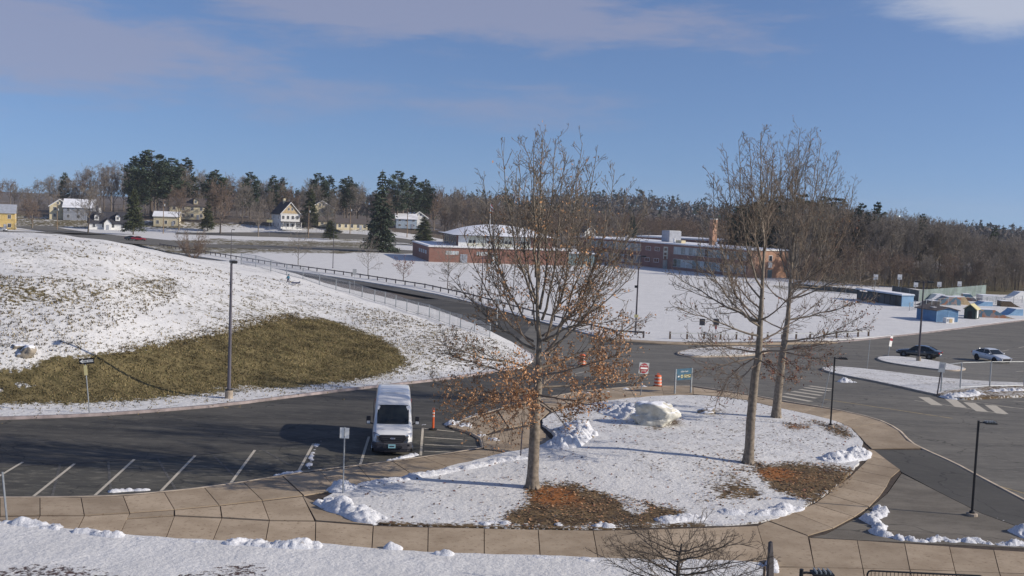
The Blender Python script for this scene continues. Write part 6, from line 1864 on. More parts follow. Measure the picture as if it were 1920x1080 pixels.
def sedan(name, label, loc, rz, paint, rim, L=4.75, W=1.84):
    root = thing(name, label, 'car', loc, rz)
    # profile along y (nose at 0): half width, sill z, belt z, top z of the lower body
    St = [(0, .62, .38, .55, .62), (.10, .80, .30, .60, .70), (.45, .88, .26, .66, .78), (1.0, .91, .24, .72, .88), (1.45, .92, .23, .76, .94), (2.6, .92, .23, .80, .95), (3.6, .92, .24, .84, .98), (4.2, .90, .28, .86, 1.02), (L - .12, .82, .34, .84, 1.0), (L, .68, .42, .76, .90)]
    rings = []
    for y, w, z0, z1, z2 in St:
        half = [(w * .9, z0), (w, z0 + .12), (w * 1.0, z1 - .1), (w * .97, z1 + .04), (w * .86, z2), (w * .45, z2 + .02)]
        rings.append([(x, y, z) for x, z in half] + [(-x, y, z) for x, z in half[::-1]])
    b = loft(MB(), rings).build('body', paint, root, True)
    sb = b.modifiers.new('s', 'SUBSURF'); sb.levels = 1; sb.render_levels = 1
    # glasshouse
    Gs = [(1.42, .80, .93, .94), (2.05, .80, .93, 1.36), (2.45, .80, .93, 1.43), (3.1, .80, .94, 1.43), (3.55, .79, .95, 1.33), (4.22, .74, .98, 1.0)]
    rr = []
    for y, w, z0, z1 in Gs:
        tw = w * (.98 - .25 * (z1 - z0) / .5)
        rr.append([(w, y, z0), (w * .35 + tw * .65, y, z0 + (z1 - z0) * .7), (tw * .92, y, z1 - .01), (tw * .4, y, z1 + .01), (-tw * .4, y, z1 + .01), (-tw * .92, y, z1 - .01), (-w * .35 - tw * .65, y, z0 + (z1 - z0) * .7), (-w, y, z0)])
    loft(MB(), rr).build('windows', m_wind, root)
    rf = MB(); vs = []
    for y, w, z in ((2.03, .57, 1.372), (2.45, .585, 1.452), (3.1, .585, 1.452), (3.5, .57, 1.362)):
        for k in range(5): vs.append((w * (k / 2 - 1), y, z + .012 - .03 * (k / 2 - 1) ** 2))
    rf.add(vs, [(r * 5 + k, r * 5 + k + 1, (r + 1) * 5 + k + 1, (r + 1) * 5 + k) for r in range(3) for k in range(4)]); rf.build('roof', paint, root, True)
    for s in (-1, 1):
        for (y0, z0, y1, z1) in ((1.50, .98, 2.05, 1.36), (2.72, .96, 2.72, 1.43), (3.55, 1.34, 4.2, 1.02), (2.05, 1.37, 3.5, 1.37)):
            a = (.80 - .16 * (z0 - .93) / .5 + .012) * s; c = (.80 - .16 * (z1 - .93) / .5 + .012) * s
            MB().tube([(a, y0, z0), (c, y1, z1)], .024, 5).build('window_pillar', paint, root)
        for y in (.92, 3.72):
            MB().lathe([(.37, -.02), (.40, .0), (.37, .02)], 18, (s * .905, y, .33), 'x').build('wheel_arch', m_trimk, root)
            wheel(root, s * .82, y, .335, .22, rim, s)
        MB().box((s * .98, 1.62, 1.0), (.18, .10, .13)).build('mirror', paint, root, bevel=.03)
        MB().box((s * .62, .10, .64), (.36, .14, .12)).build('headlight', m_lamp, root, bevel=.03)
        MB().box((s * .62, L - .05, .80), (.36, .12, .15)).build('tail_light', m_tail, root, bevel=.03)
        for y in (2.3, 3.2): MB().box((s * .925, y, .82), (.03, .18, .03)).build('door_handle', m_chrome, root)
    MB().box((0, .02, .48), (1.0, .10, .22)).build('grille', m_trimk, root, bevel=.03)
    MB().box((0, L + .0, .62), (.5, .03, .12)).build('number_plate', m_signw, root)
    return root
def place_car(name, label, px0, py0, px1, py1, paint, rim, fn=base):
    """nose at the first picture point, tail at the second (ground line of the near side)"""
    a, b = P(px0, py0, fn), P(px1, py1, fn)
    d = (b - a); rz = math.atan2(d.y, d.x) - math.pi / 2
    mid = (a + b) / 2
    L = 4.75; u = Vector((d.x, d.y, 0)).normalized(); nrm = Vector((-u.y, u.x, 0))
    if nrm.y < 0: nrm = -nrm
    o = mid - u * L / 2 + nrm * .9
    return sedan(name, label, (o.x, o.y, mid.z - .108), rz, paint, rim)
place_car('dark_sedan', 'dark charcoal sedan parked behind the snowy traffic island', 1681, 667, 1757, 673.5, m_card, m_alloy)
place_car('white_sedan', 'white sedan with dark wheels alone in the right-hand lot', 1880, 681, 1814, 671, m_carw, m_trimk)
for nm, lb, px, py, rz, pt in (('red_car', 'small red car on the far street left of the big bush', 262, 452, 98, m_carr), ('dark_car', 'dark car just behind the red car on the far street', 249, 451, 98, m_card), ('white_car', 'white car on the far street cut by the left edge', 3, 434, 94, m_carw), ('dark_car', 'dark car parked below the steep-gabled cream house', 633, 437, 84, m_card)):
    q = P(px, py, base); sedan(nm, lb, (q.x + 2.2, q.y, q.z + .13), R(rz), pt, m_alloy)

# ------------------------------------------------------------------ signs
def sign_root(name, label, px, yb, yt, rz=0.0, tilt=0.0, r=.035, m_=None, group=None):
    q, H = ppole(px, yb, yt)
    root = thing(name, label, 'sign', q, R(rz), group)
    root.rotation_euler = (0, R(tilt), R(rz))
    MB().tube([(0, 0, -.2), (0, 0, H)], r, 6).build('post', m_ or m_steel, root)
    return root, H
# ONE WAY
r, H = sign_root('one_way_sign', 'leaning black and white one way arrow sign below the grassy slope', 168, 776, 672, 12, -5.2, m_=m_steel)
s = MB().box((.10, -.05, H - .14), (.80, .02, .32)).build('sign_plate', m_signk, r)
MB().prism([(-.27, H - .14), (-.10, H - .02), (-.10, H - .075), (.44, H - .075), (.44, H - .205), (-.10, H - .205), (-.10, H - .26)], 'y', -.066, -.061).build('arrow', m_signw, s)
text(s, 'ONE WAY', .125, (.16, -.07, H - .142), m_signk)
MB().box((0, -.05, H - .66), (.18, .02, .56)).build('tag_plate', m_signy, r)
# two backs of white signs by the walk
r, H = sign_root('parking_sign', 'white double parking sign on a tall post beside the snow heap at the island tip', 643, 925, 801, 0)
for k in (-1, 1): MB().box((k * .105, -.04, H - .24), (.185, .015, .46)).build('sign_panel', m_signw, r)
MB().box((0, -.055, H - .24), (.018, .02, .5)).build('seam_bracket', m_steel, r)
for z in (.1, .38): MB().lathe([(.014, -.012), (.014, .0)], 6, (0, -.06, H - z), 'y').build('bolt', m_dk, r)
# left edge post
r, H = sign_root('sign_post', 'bare steel sign post leaning at the left edge on the walk', 13, 976, 885, 0, -5.5, r=.04)
# DO NOT ENTER
r, H = sign_root('do_not_enter_sign', 'red and white do not enter sign at the street corner', 1201, 741, 680, 22, 4)
s = MB().box((0, -.05, H - .38), (.78, .02, .78)).build('sign_plate', m_alum, r)
MB().lathe([(.001, 0), (.355, 0), (.355, .008)], 28, (0, -.070, H - .38), 'y').build('red_disc', m_signr, s)
MB().box((0, -.078, H - .38), (.56, .008, .11)).build('white_bar', m_signw, s)
text(s, 'DO NOT', .14, (0, -.074, H - .19), m_signw); text(s, 'ENTER', .14, (0, -.074, H - .57), m_signw)
# blue board on two posts
qa, qb = P(1265, 738), P(1295, 736)
d = qb - qa; L = d.to_2d().length
Hb = at(1268, 692, qa.y).z - qa.z
r = thing('direction_board', 'blue direction board on two grey posts at the north edge of the island', 'sign', qa, math.atan2(d.y, d.x))
for x in (0, L): MB().box((x, 0, Hb / 2 - .1), (.1, .1, Hb + .2)).build('post', m_steel, r)
bd = MB().box((L / 2, -.01, Hb - .42), (L - .11, .05, .82)).build('board', m_signb, r)
text(bd, 'Collins Center', .155, (L / 2 + .03, -.045, Hb - .21), m_signw, sx=.82)
MB().prism([(L * .1, Hb - .56), (L * .19, Hb - .46), (L * .19, Hb - .52), (L * .24, Hb - .52), (L * .24, Hb - .60), (L * .19, Hb - .60), (L * .19, Hb - .66)], 'y', -.045, -.04).build('arrow', m_signw, bd)
em = MB().lathe([(.001, 0), (.12, 0), (.12, .006)], 16, (L * .37, -.046, Hb - .56), 'y').build('emblem', m_signy, bd)
MB().box((L * .37, -.052, Hb - .56), (.07, .006, .12)).build('emblem_mark', m_signb, em)
pl = MB().box((L * .71, -.043, Hb - .56), (L * .42, .008, .2)).build('name_plate', m_signy, bd)
for k, w in enumerate((.10, .16, .12, .14)): MB().box((L * .71 - .27 + k * .17, -.05, Hb - .56), (w, .004, .05)).build('worn_lettering', m_signb, pl)
# grey backs of road signs beyond the bend
for px, yb, yt, lb in ((1315, 634, 597, 'left of two dark sign backs beyond the rail fence'), (1341, 638, 597, 'right of two dark sign backs with a red reflector beyond the rail fence')):
    r, H = sign_root('road_sign', lb, px, yb, yt, 0, 0, group='sign backs beyond the rail fence')
    MB().box((0, -.05, H - .45), (.7, .02, .85)).build('sign_back', m_bump, r)
    if px > 1330: MB().box((0, -.06, H - 1.1), (.2, .02, .5)).build('reflector', m_signr, r)
r, H = sign_root('road_sign', 'pale grey sign back on the fence line above the road', 664, 540, 504, 8, 0); MB().box((0, -.05, H - .55), (.7, .02, 1.05)).build('sign_back', m_alum, r)
r, H = sign_root('road_sign', 'pale sign pair on a wide post by the road seen through the leafy oak', 931, 612, 560, 4, 0, r=.09, m_=m_alum); MB().box((0, -.1, H - .4), (.75, .03, .75)).build('sign_back', m_alum, r)
r, H = sign_root('road_sign', 'leaning red and white sign at the tip of the traffic island', 1665, 668, 627, 30, 9); MB().box((0, -.05, H - .75), (.42, .02, 1.2)).build('sign_plate', m_signw, r); MB().box((0, -.065, H - .55), (.42, .015, .3)).build('red_band', m_signr, r)
r, H = sign_root('parking_sign', 'grey sign on the leaning end post of the chain-link fence', 1757, 741, 678, 0, 5.5, r=.05, m_=m_bronze); s = MB().box((0, -.06, H - .4), (.5, .02, .78)).build('sign_plate', m_alum, r); MB().box((0, -.073, H - .3), (.3, .008, .3)).build('symbol_panel', m_greyh, s)
r, H = sign_root('sign_post', 'thin steel post standing in the roadside median left of the sedan', 1626, 690, 636, 0, 2, r=.03)
r, H = sign_root('sign_post', 'thin post by the island walk just left of the oak trunk', 976, 856, 790, 0, 1.5, r=.035, m_=m_bronze)
r, H = sign_root('sign_post', 'thin slanted post on the walk beside the crossing stripes', 1541, 764, 690, 0, 9, r=.028)
r, H = sign_root('street_sign', 'cream street name board on a post in front of the gabled house', 505, 444, 408, 0, 0); MB().box((0, -.1, H - 1.4), (2.3, .05, 1.0)).build('board', m_signy, r)
r, H = sign_root('road_sign', 'tiny pale sign by the far street beyond the mound crest', 238, 452, 446, 0, 0) if False else (None, 0)

# ------------------------------------------------------------------ traffic drums and delineator
m_refl = mat('reflective_white', (0.66, 0.55, 0.48), 0.4, 0.1, 4)
def drum(label, px, yb, yt):
    q, H = ppole(px, yb, yt, base)
    q.z -= .09
    r = thing('traffic_drum', label, 'traffic drum', q, .3, 'orange traffic drums')
    k = H / 1.05
    MB().lathe([(.36, 0), (.36, .10), (.30, .12)], 18).build('rubber_base', m_rubber, r)
    MB().lathe([(.29 * k, .1), (.285 * k, .34 * k), (.27 * k, .36 * k), (.265 * k, .60 * k), (.25 * k, .62 * k), (.245 * k, .84 * k), (.20 * k, .90 * k), (.08 * k, .92 * k)], 20).build('barrel', m_orange, r, True)
    for z0, rr in ((.20, .291), (.44, .273), (.68, .252)): MB().lathe([(rr * k, z0 * k), (rr * k - .002, (z0 + .10) * k)], 20).build('reflective_band', m_refl, r)
    MB().tube([(-.08 * k, 0, .9 * k), (-.08 * k, 0, 1.02 * k), (.08 * k, 0, 1.02 * k), (.08 * k, 0, .9 * k)], .022, 6).build('handle', m_orange, r)
    return r
drum('orange striped traffic drum on the street corner beside the do not enter sign', 1233, 724, 697)
drum('orange traffic drum in the road seen through the brown oak leaves', 1091, 684, 659)
q, H = ppole(812, 802, 762, base); q.z -= .1
r = thing('delineator_post', 'tall orange delineator post on a black base right of the van', 'delineator', q)
MB().lathe([(.24, 0), (.24, .05), (.12, .09)], 8).build('rubber_base', m_rubber, r)
MB().lathe([(.065, .05), (.055, H * .88), (.04, H * .9)], 12).build('tube', m_orange, r)
for z in (.60, .74): MB().lathe([(.064, H * z), (.063, H * z + .09)], 12).build('reflective_band', m_refl, r)
MB().tube([(-.045, 0, H * .88), (-.045, 0, H), (.045, 0, H), (.045, 0, H * .88)], .014, 6).build('handle', m_orange, r)

# ------------------------------------------------------------------ fences and rails
def along(pts, step):
    out = [pts[0]]; acc = 0
    for a, b in zip(pts[:-1], pts[1:]):
        L = (b - a).length; t = step - acc
        while t < L: out.append(a.lerp(b, t / L)); t += step
        acc = (acc + L) % step
    return out
def chain_mat(name, alpha, rgb):
    """woven wire: thin diagonal strands cut from the sheet"""
    mt, nt, b = _nodes(name)
    b.inputs['Base Color'].default_value = (*rgb, 1); b.inputs['Metallic'].default_value = .4; b.inputs['Roughness'].default_value = .5
    tc = nt.nodes.new('ShaderNodeTexCoord'); sp = nt.nodes.new('ShaderNodeSeparateXYZ'); nt.links.new(tc.outputs['Object'], sp.inputs[0])
    fs = []
    for sx in (1, -1):
        v = math_node(nt, 'ADD', math_node(nt, 'MULTIPLY', math_node(nt, 'ADD', sp.outputs[0], math_node(nt, 'MULTIPLY', sp.outputs[1], .6)), sx * 9.0), math_node(nt, 'MULTIPLY', sp.outputs[2], 9.0))
        fs.append(math_node(nt, 'LESS_THAN', math_node(nt, 'FRACT', v), alpha))
    nt.links.new(math_node(nt, 'MAXIMUM', fs[0], fs[1]), b.inputs['Alpha'])
    return mt
m_chain = chain_mat('chain_link_wire', .17, (.58, .58, .58))
def chain_fence(label, pts, h, step, name='chain_link_fence', wire=None, fn=T, off=0.0):
    P3 = [P(x, y, fn) for x, y in pts]
    ps = along(P3, step)
    for p in ps: p.z = float(fn(p.x, p.y)) + off
    r = thing(name, label, 'fence', ps[0], 0)
    o = ps[0]
    for i, p in enumerate(ps):
        MB().tube([p - o + Vector((0, 0, -.3)), p - o + Vector((0, 0, h + .03))], .06, 6).build('post', m_steel, r)
    for z in (h, .12):
        MB().tube([p - o + Vector((0, 0, z)) for p in ps], .024, 5).build('rail', m_steel, r)
    for a, b in zip(ps[:-1], ps[1:]):
        a_, b_ = a - o, b - o
        mb = MB(); mb.quad(a_ + Vector((0, 0, .08)), b_ + Vector((0, 0, .08)), b_ + Vector((0, 0, h)), a_ + Vector((0, 0, h)))
        mb.build('wire_panel', wire or m_chain, r)
    return r
chain_fence('long chain-link fence with pale posts along the crest between mound and road', [(452, 496), (500, 506), (560, 522), (640, 547), (700, 565), (800, 594), (870, 617), (935, 640)], 1.45, 2.35)
chain_fence('chain-link fence in the roadside median on the right', [(1764, 735), (1812, 727), (1868, 726), (1915, 725), (2010, 727)], 2.15, 4.1, wire=chain_mat('chain_link_thin', .055, (.30, .30, .30)))
chain_fence('dark wire fence running in front of the skate ramps', [(1705, 583), (1745, 576), (1800, 572), (1850, 571), (1925, 568)], 1.5, 3.4, 'wire_fence', wire=chain_mat('wire_dark', .06, (.1, .1, .1)))
# timber guard rail
def rail_fence():
    ps = along([P(x, y, base) for x, y in RAIL], 3.6)
    for p in ps: p.z = float(base(p.x, p.y)) + .03
    o = ps[0]
    r = thing('guard_rail', 'dark timber guard rail curving along the far side of the road', 'guard rail', o)
    for p in ps: MB().box(p - o + Vector((0, 0, .34)), (.2, .2, 1.0)).build('post', m_raildk, r)
    for a, b in zip(ps[:-1], ps[1:]):
        d = b - a; rz = math.atan2(d.y, d.x); n = Vector((d.y, -d.x, 0)).normalized() * .2
        m_ = (a + b) / 2 - o + n
        MB().box(m_ + Vector((0, 0, .72)), (d.length - .03, .10, .20), rz).build('beam', m_raildk, r)
rail_fence()
def rail2():
    ps = along([P(x, y, base) for x, y in ((1256, 636), (1340, 637), (1440, 637), (1560, 635), (1640, 630))], 2.3)
    for p in ps: p.z = float(base(p.x, p.y)) + .03
    o = ps[0]
    r = thing('rail_fence', 'low post and rail fence continuing right of the timber guard rail', 'fence', o)
    for p in ps: MB().box(p - o + Vector((0, 0, .42)), (.2, .2, 1.0)).build('post', m_wood, r)
    for a, b in zip(ps[:-1], ps[1:]):
        d = b - a; rz = math.atan2(d.y, d.x)
        MB().box((a + b) / 2 - o + Vector((0, -.12, .74)), (d.length - .02, .05, .14), rz).build('rail', m_alum, r)
rail2()

# ------------------------------------------------------------------ rocks and snow heaps
def rock_mat(name, a, b_, snow=0.0):
    mt, nt, b = _nodes(name)
    n = noise_node(nt, 1.6, 6, 0.7); c = mix_node(nt, rng_node(nt, n, .35, .65), a, b_)
    n2 = noise_node(nt, 4.5, 4, 0.6); c = mix_node(nt, rng_node(nt, n2, .58, .72, 0, .6), c, (.20, .19, .17))
    if snow:
        g = nt.nodes.new('ShaderNodeNewGeometry'); sp = nt.nodes.new('ShaderNodeSeparateXYZ'); nt.links.new(g.outputs['Normal'], sp.inputs[0])
        f = rng_node(nt, math_node(nt, 'ADD', sp.outputs[2], math_node(nt, 'MULTIPLY', math_node(nt, 'SUBTRACT', n, .5), .6)), snow, snow + .12)
        c = mix_node(nt, f, c, (.78, .79, .82))
    nt.links.new(c, b.inputs['Base Color']); b.inputs['Roughness'].default_value = .9
    bump_node(nt, b, n2, .6, .05)
    return mt
def rock(name, label, cat, loc, dims, seed, m_, rz=0, lumps=.28, cut=0):
    import bmesh
    bm = bmesh.new(); bmesh.ops.create_icosphere(bm, subdivisions=5 if name == 'boulder' else 4, radius=1)
    rng = random.Random(seed)
    planes = [(rdir(rng), rng.uniform(.52, .80)) for _ in range(14)]
    for v in bm.verts:
        p = v.co.copy()
        for nrm, d in planes:
            k = p.dot(nrm)
            if k > d: p -= nrm * (k - d) * .9
        n = mnoise.noise(p * 1.7 + Vector((seed, 0, 0))) * lumps + mnoise.noise(p * 4.3 + Vector((0, seed, 0))) * lumps * .35 + mnoise.noise(p * 9.5) * lumps * .16
        v.co = p * (1 + n)
        v.co.x *= dims[0]; v.co.y *= dims[1]; v.co.z = max(v.co.z, -.45) * dims[2]
    me = bpy.data.meshes.new(name); bm.to_mesh(me); bm.free()
    me.materials.append(m_); me.polygons.foreach_set('use_smooth', [True] * len(me.polygons))
    o = link(name, me); o.location = loc; o.rotation_euler = (0, 0, rz)
    return tag(o, label, cat)
m_rockp = rock_mat('boulder_pale', (.48, .46, .39), (.66, .64, .56), .72)
m_rockg = rock_mat('rock_grey', (.22, .19, .15), (.36, .31, .24), .55)
q = P(1230, 800); rock('boulder', 'large pale boulder with a snowy left shoulder in the middle of the island', 'boulder', (q.x, q.y + .75, q.z + .35), (1.72, 1.1, .90), 23, m_rockp, .10, .34)
q = P(1325, 776); rock('rock', 'low flat rock with snow right of the pale boulder', 'rock', (q.x, q.y, q.z + .1), (.8, .5, .4), 12, m_rockg)
q = P(44, 674); rock('rock', 'tan boulder at the upper left edge of the grassy slope', 'rock', (q.x, q.y + .4, q.z + .3), (.62, .6, .6), 14, m_rockg)
q = P(30, 655); rock('rock', 'flat dark rock in the snow just above the tan boulder', 'rock', (q.x, q.y + .3, q.z + .1), (.55, .5, .3), 15, m_rockg)
q = P(1108, 821); rock('stone', 'single dark stone lying in the island snow', 'stone', (q.x, q.y, q.z + .06), (.18, .16, .16), 16, m_rockg)

def pile(label, pts, w, h, seed, fn=None, step=.075, chunk=1.0):
    """a shovelled ridge of snow: lumpy height field along a line"""
    if any(k in label for k in ('kerb', 'bay', 'asphalt', 'delineator', 'drum', 'crossing')): fn = lambda x, y: base(x, y) - .115
    fn = fn or T
    q = [P(x, y, fn) for x, y in pts]
    if len(q) == 1: q = [q[0] - Vector((w * .35, 0, 0)), q[0] + Vector((w * .35, 0, 0))]
    L = sum((b - a).length for a, b in zip(q[:-1], q[1:]))
    ln = along(q, max(step, L / 400)); 
    if (ln[-1] - q[-1]).length > .02: ln.append(q[-1])
    nl = len(ln); nw = max(7, int(w / step)); V = []; F = []
    sd = Vector((seed * 3.1, seed * 1.7, 0)); o = q[0]
    cum = 0; tot = max(L, .01)
    for i, p in enumerate(ln):
        if i: cum += (ln[i] - ln[i - 1]).length
        t = (ln[min(i + 1, nl - 1)] - ln[max(i - 1, 0)]); t.z = 0; t.normalize(); n = Vector((-t.y, t.x, 0))
        e = min(cum, tot - cum) / max(min(w * .5, tot * .5), .01); ends = min(1, max(e, 0)) ** .5
        for j in range(nw + 1):
            u = -1 + 2 * j / nw
            wob = mnoise.noise(Vector((cum * 1.1, seed, 3))) * .35
            k = p + n * (u * w * .5 * (.55 + .45 * ends) + wob * w * .4)
            s = Vector((k.x, k.y, 0)) + sd
            hh = max(0, 1 - u * u) ** .7 * ends
            big = .62 + .75 * mnoise.noise(s * 1.15) + .35 * mnoise.noise(s * 2.6)
            d = mnoise.voronoi(s * 3.0)[0][0]; d2 = mnoise.voronoi(s * 6.5)[0][0]
            d3 = mnoise.voronoi(s * 13.0)[0][0]
            ck = .20 * (.45 - d) + .17 * (.42 - d2) + .09 * (.4 - d3)
            z = hh * h * max(.25 if h > .18 else .02, big * .8 + .15) + chunk * min(hh * 1.6, 1) * ck * min(1, h * 2.2) - (.05 if h < .18 else .02) + .02 * mnoise.noise(s * 17)
            edge = -.06 if abs(u) > .98 or ends == 0 else 0
            V.append((k.x - o.x, k.y - o.y, p.z - o.z + z + edge + .0))
    for i in range(nl - 1):
        for j in range(nw): F.append((i * (nw + 1) + j, (i + 1) * (nw + 1) + j, (i + 1) * (nw + 1) + j + 1, i * (nw + 1) + j + 1))
    ob = mesh_np('snow_pile', np.array(V), F, m_snowpile, None, False); ob.location = o
    return tag(ob, label, 'snow pile', 'heaps of shovelled snow')
pl_ = [
    ('blue shaded snow bank heaped against the left side of the pale boulder', [(1135, 768), (1170, 776), (1205, 786), (1218, 792)], 3.0, .8),
    ('big snow heap at the left tip of the island beside the walk', [(600, 940), (640, 952), (690, 972), (718, 978)], 1.5, .55),
    ('snow heap round the foot of the double parking sign', [(612, 916), (640, 918), (668, 912)], 1.0, .40),
    ('ragged snow ridge along the island edge above the double parking sign', [(672, 910), (720, 903), (780, 895), (850, 882), (930, 866), (990, 858)], .8, .22),
    ('large snow heap behind the leafy oak trunk', [(1035, 842), (1065, 832), (1090, 815), (1075, 800)], 1.9, .75),
    ('snow heap at the kerb right of the orange delineator', [(840, 793), (868, 800), (892, 806)], 1.3, .45),
    ('narrow snow ridge running up the kerb behind the orange delineator', [(866, 786), (900, 777), (940, 766)], .5, .16),
    ('broken snow ridge below the heap right of the delineator', [(888, 812), (912, 822), (938, 832)], .8, .30),
    ('snow heap on the right tip of the island', [(1535, 862), (1570, 862), (1600, 855), (1618, 845)], 1.5, .5),
    ('low snow ridge along the lower right rim of the island', [(1345, 962), (1400, 962), (1450, 963), (1498, 948)], 1.0, .3),
    ('snow clump on the leaf litter right of the leafy oak, by the walk', [(1108, 984), (1130, 987), (1155, 988)], .7, .35),
    ('small snow clump on the leaf litter below the leafy oak', [(1036, 984), (1062, 985)], .55, .3),
    ('snow heap on the leaf litter above the twiggy bottom tree', [(1228, 978), (1270, 974), (1325, 970)], 1.0, .3),
    ('snow strip on the island rim left of the leafy oak litter', [(900, 985), (925, 980), (960, 984)], .7, .22),
    ('tiny snow clump beside the small clump below the leafy oak', [(1078, 982), (1084, 982)], .3, .15),
    ('small snow heap along the kerb between the left parking bays', [(200, 923), (240, 920), (283, 918)], .45, .22),
    ('snow streak at the kerb left of the snowy bay line', [(512, 893), (545, 890), (580, 886)], .55, .2),
    ('snow strewn along the bay line left of the van', [(578, 884), (582, 860), (590, 838), (601, 826)], .45, .10),
    ('low snow streak at the kerb under the double parking sign', [(608, 884), (640, 880), (678, 873)], .4, .12),
    ('snow lumps at the kerb in front of the van', [(718, 866), (745, 862), (785, 852)], .45, .24),
    ('thin snow streak behind the bay lines left of the van', [(602, 826), (640, 820), (690, 812)], .22, .06),
    ('snow lump at the foot of the orange delineator', [(788, 797), (806, 796)], .4, .14),
    ('left snow heap along the upper edge of the bottom lawn', [(-20, 982), (40, 983), (118, 992)], .8, .3),
    ('second snow heap along the upper edge of the bottom lawn', [(135, 997), (165, 999), (235, 1007)], .65, .28),
    ('long snow heap on the bottom lawn below the walk bend', [(415, 1016), (480, 1020), (530, 1024), (605, 1026)], .85, .34),
    ('low crumbly snow ridge on the bottom lawn left of the twiggy tree', [(985, 1044), (1060, 1048), (1120, 1053)], .5, .16),
    ('low crumbly snow ridge on the bottom lawn between two heaps at left', [(250, 1010), (330, 1014), (405, 1018)], .4, .14),
    ('small snow heap on the bottom lawn near the middle', [(716, 1028), (756, 1030)], .55, .24),
    ('small snow heap on the bottom lawn just right of the middle one', [(808, 1036), (852, 1042)], .6, .26),
    ('snow heap on the worn asphalt with a bent tail', [(1648, 957), (1656, 968), (1622, 977), (1652, 990), (1645, 1003), (1670, 1014)], .85, .5),
    ('long snow ridge along the walk below the worn asphalt', [(1668, 1014), (1720, 1017), (1780, 1018), (1850, 1022), (1940, 1028)], .7, .42),
    ('round snow lump on the worn asphalt edge by the black lamp post', [(1864, 977), (1890, 977)], .8, .42),
    ('snow heap at the right edge below the black lamp post', [(1898, 992), (1925, 1002), (1950, 1014)], 1.1, .5),
    ('dirty snow bank along the leafy foot of the chain-link fence', [(1768, 744), (1800, 744), (1830, 740), (1850, 742)], 1.6, .45),
    ('broken line of snow lumps on the leaf bank under the chain-link fence', [(1850, 735), (1890, 734), (1940, 733)], 1.1, .35),
    ('snow lumps at the crossing end of the roadside median', [(1575, 717), (1590, 716), (1600, 718)], 1.2, .5),
    ('pink-white snow at the foot of the corner drum', [(1228, 726), (1250, 726)], .9, .22),
    ('snow along the corner kerb left of the do not enter sign', [(1090, 741), (1130, 738), (1190, 730), (1215, 727)], .7, .2),
    ('snow heap against the shaded post at the bottom edge', [(1446, 1050), (1452, 1075)], .5, .3),
]
for i, (lb, pts, w, h) in enumerate(pl_): pile(lb, pts, w, h, i + 1)

# ------------------------------------------------------------------ odds and ends at the bottom edge
q = Vector((at(1445, 1078, 34.0).x, 34.0, 0)); zt = at(1433, 1014, 34.0).z
r = thing('wood_post', 'dark weathered post with a pale stake wired to it at the bottom edge', 'post', q, .3)
r.rotation_euler = (0, R(-2), .3)
MB().prism([(-.14, -.3), (.16, -.3), (.10, zt * .7), (.04, zt), (-.06, zt * .98), (-.09, zt * .6)], 'y', -.07, .07).build('post_body', m_raildk, r, bevel=.02)
MB().tube([(-.30, -.12, -.2), (-.27, -.12, zt * .62)], .045, 6).build('stake', m_wood, r)
MB().tube([(-.29, -.12, zt * .4), (-.1, -.09, zt * .42), (.12, -.08, zt * .4)], .01, 4).build('wire', m_steel, r)
def bike_rack():
    D = 35.2; a = at(1626, 1080, D); b = at(1842, 1084, D)
    L = b.x - a.x; h = at(1730, 1074, D).z
    r = thing('bike_rack', 'black grid bike rack just showing at the bottom edge', 'bike rack', (a.x, D, 0.0), -.02)
    MB().tube([(0, 0, 0), (0, 0, h - .12), (.04, 0, h - .03), (.12, 0, h), (L - .12, 0, h), (L - .04, 0, h - .03), (L, 0, h - .12), (L, 0, 0)], .032, 8).build('frame', m_dk, r)
    MB().tube([(.02, 0, .25), (L - .02, 0, .25)], .02, 6).build('lower_rail', m_dk, r)
    for k in range(1, 30): MB().tube([(L * k / 30, 0, .25), (L * k / 30, 0, h)], .011, 5).build('bar', m_dk, r)
bike_rack()

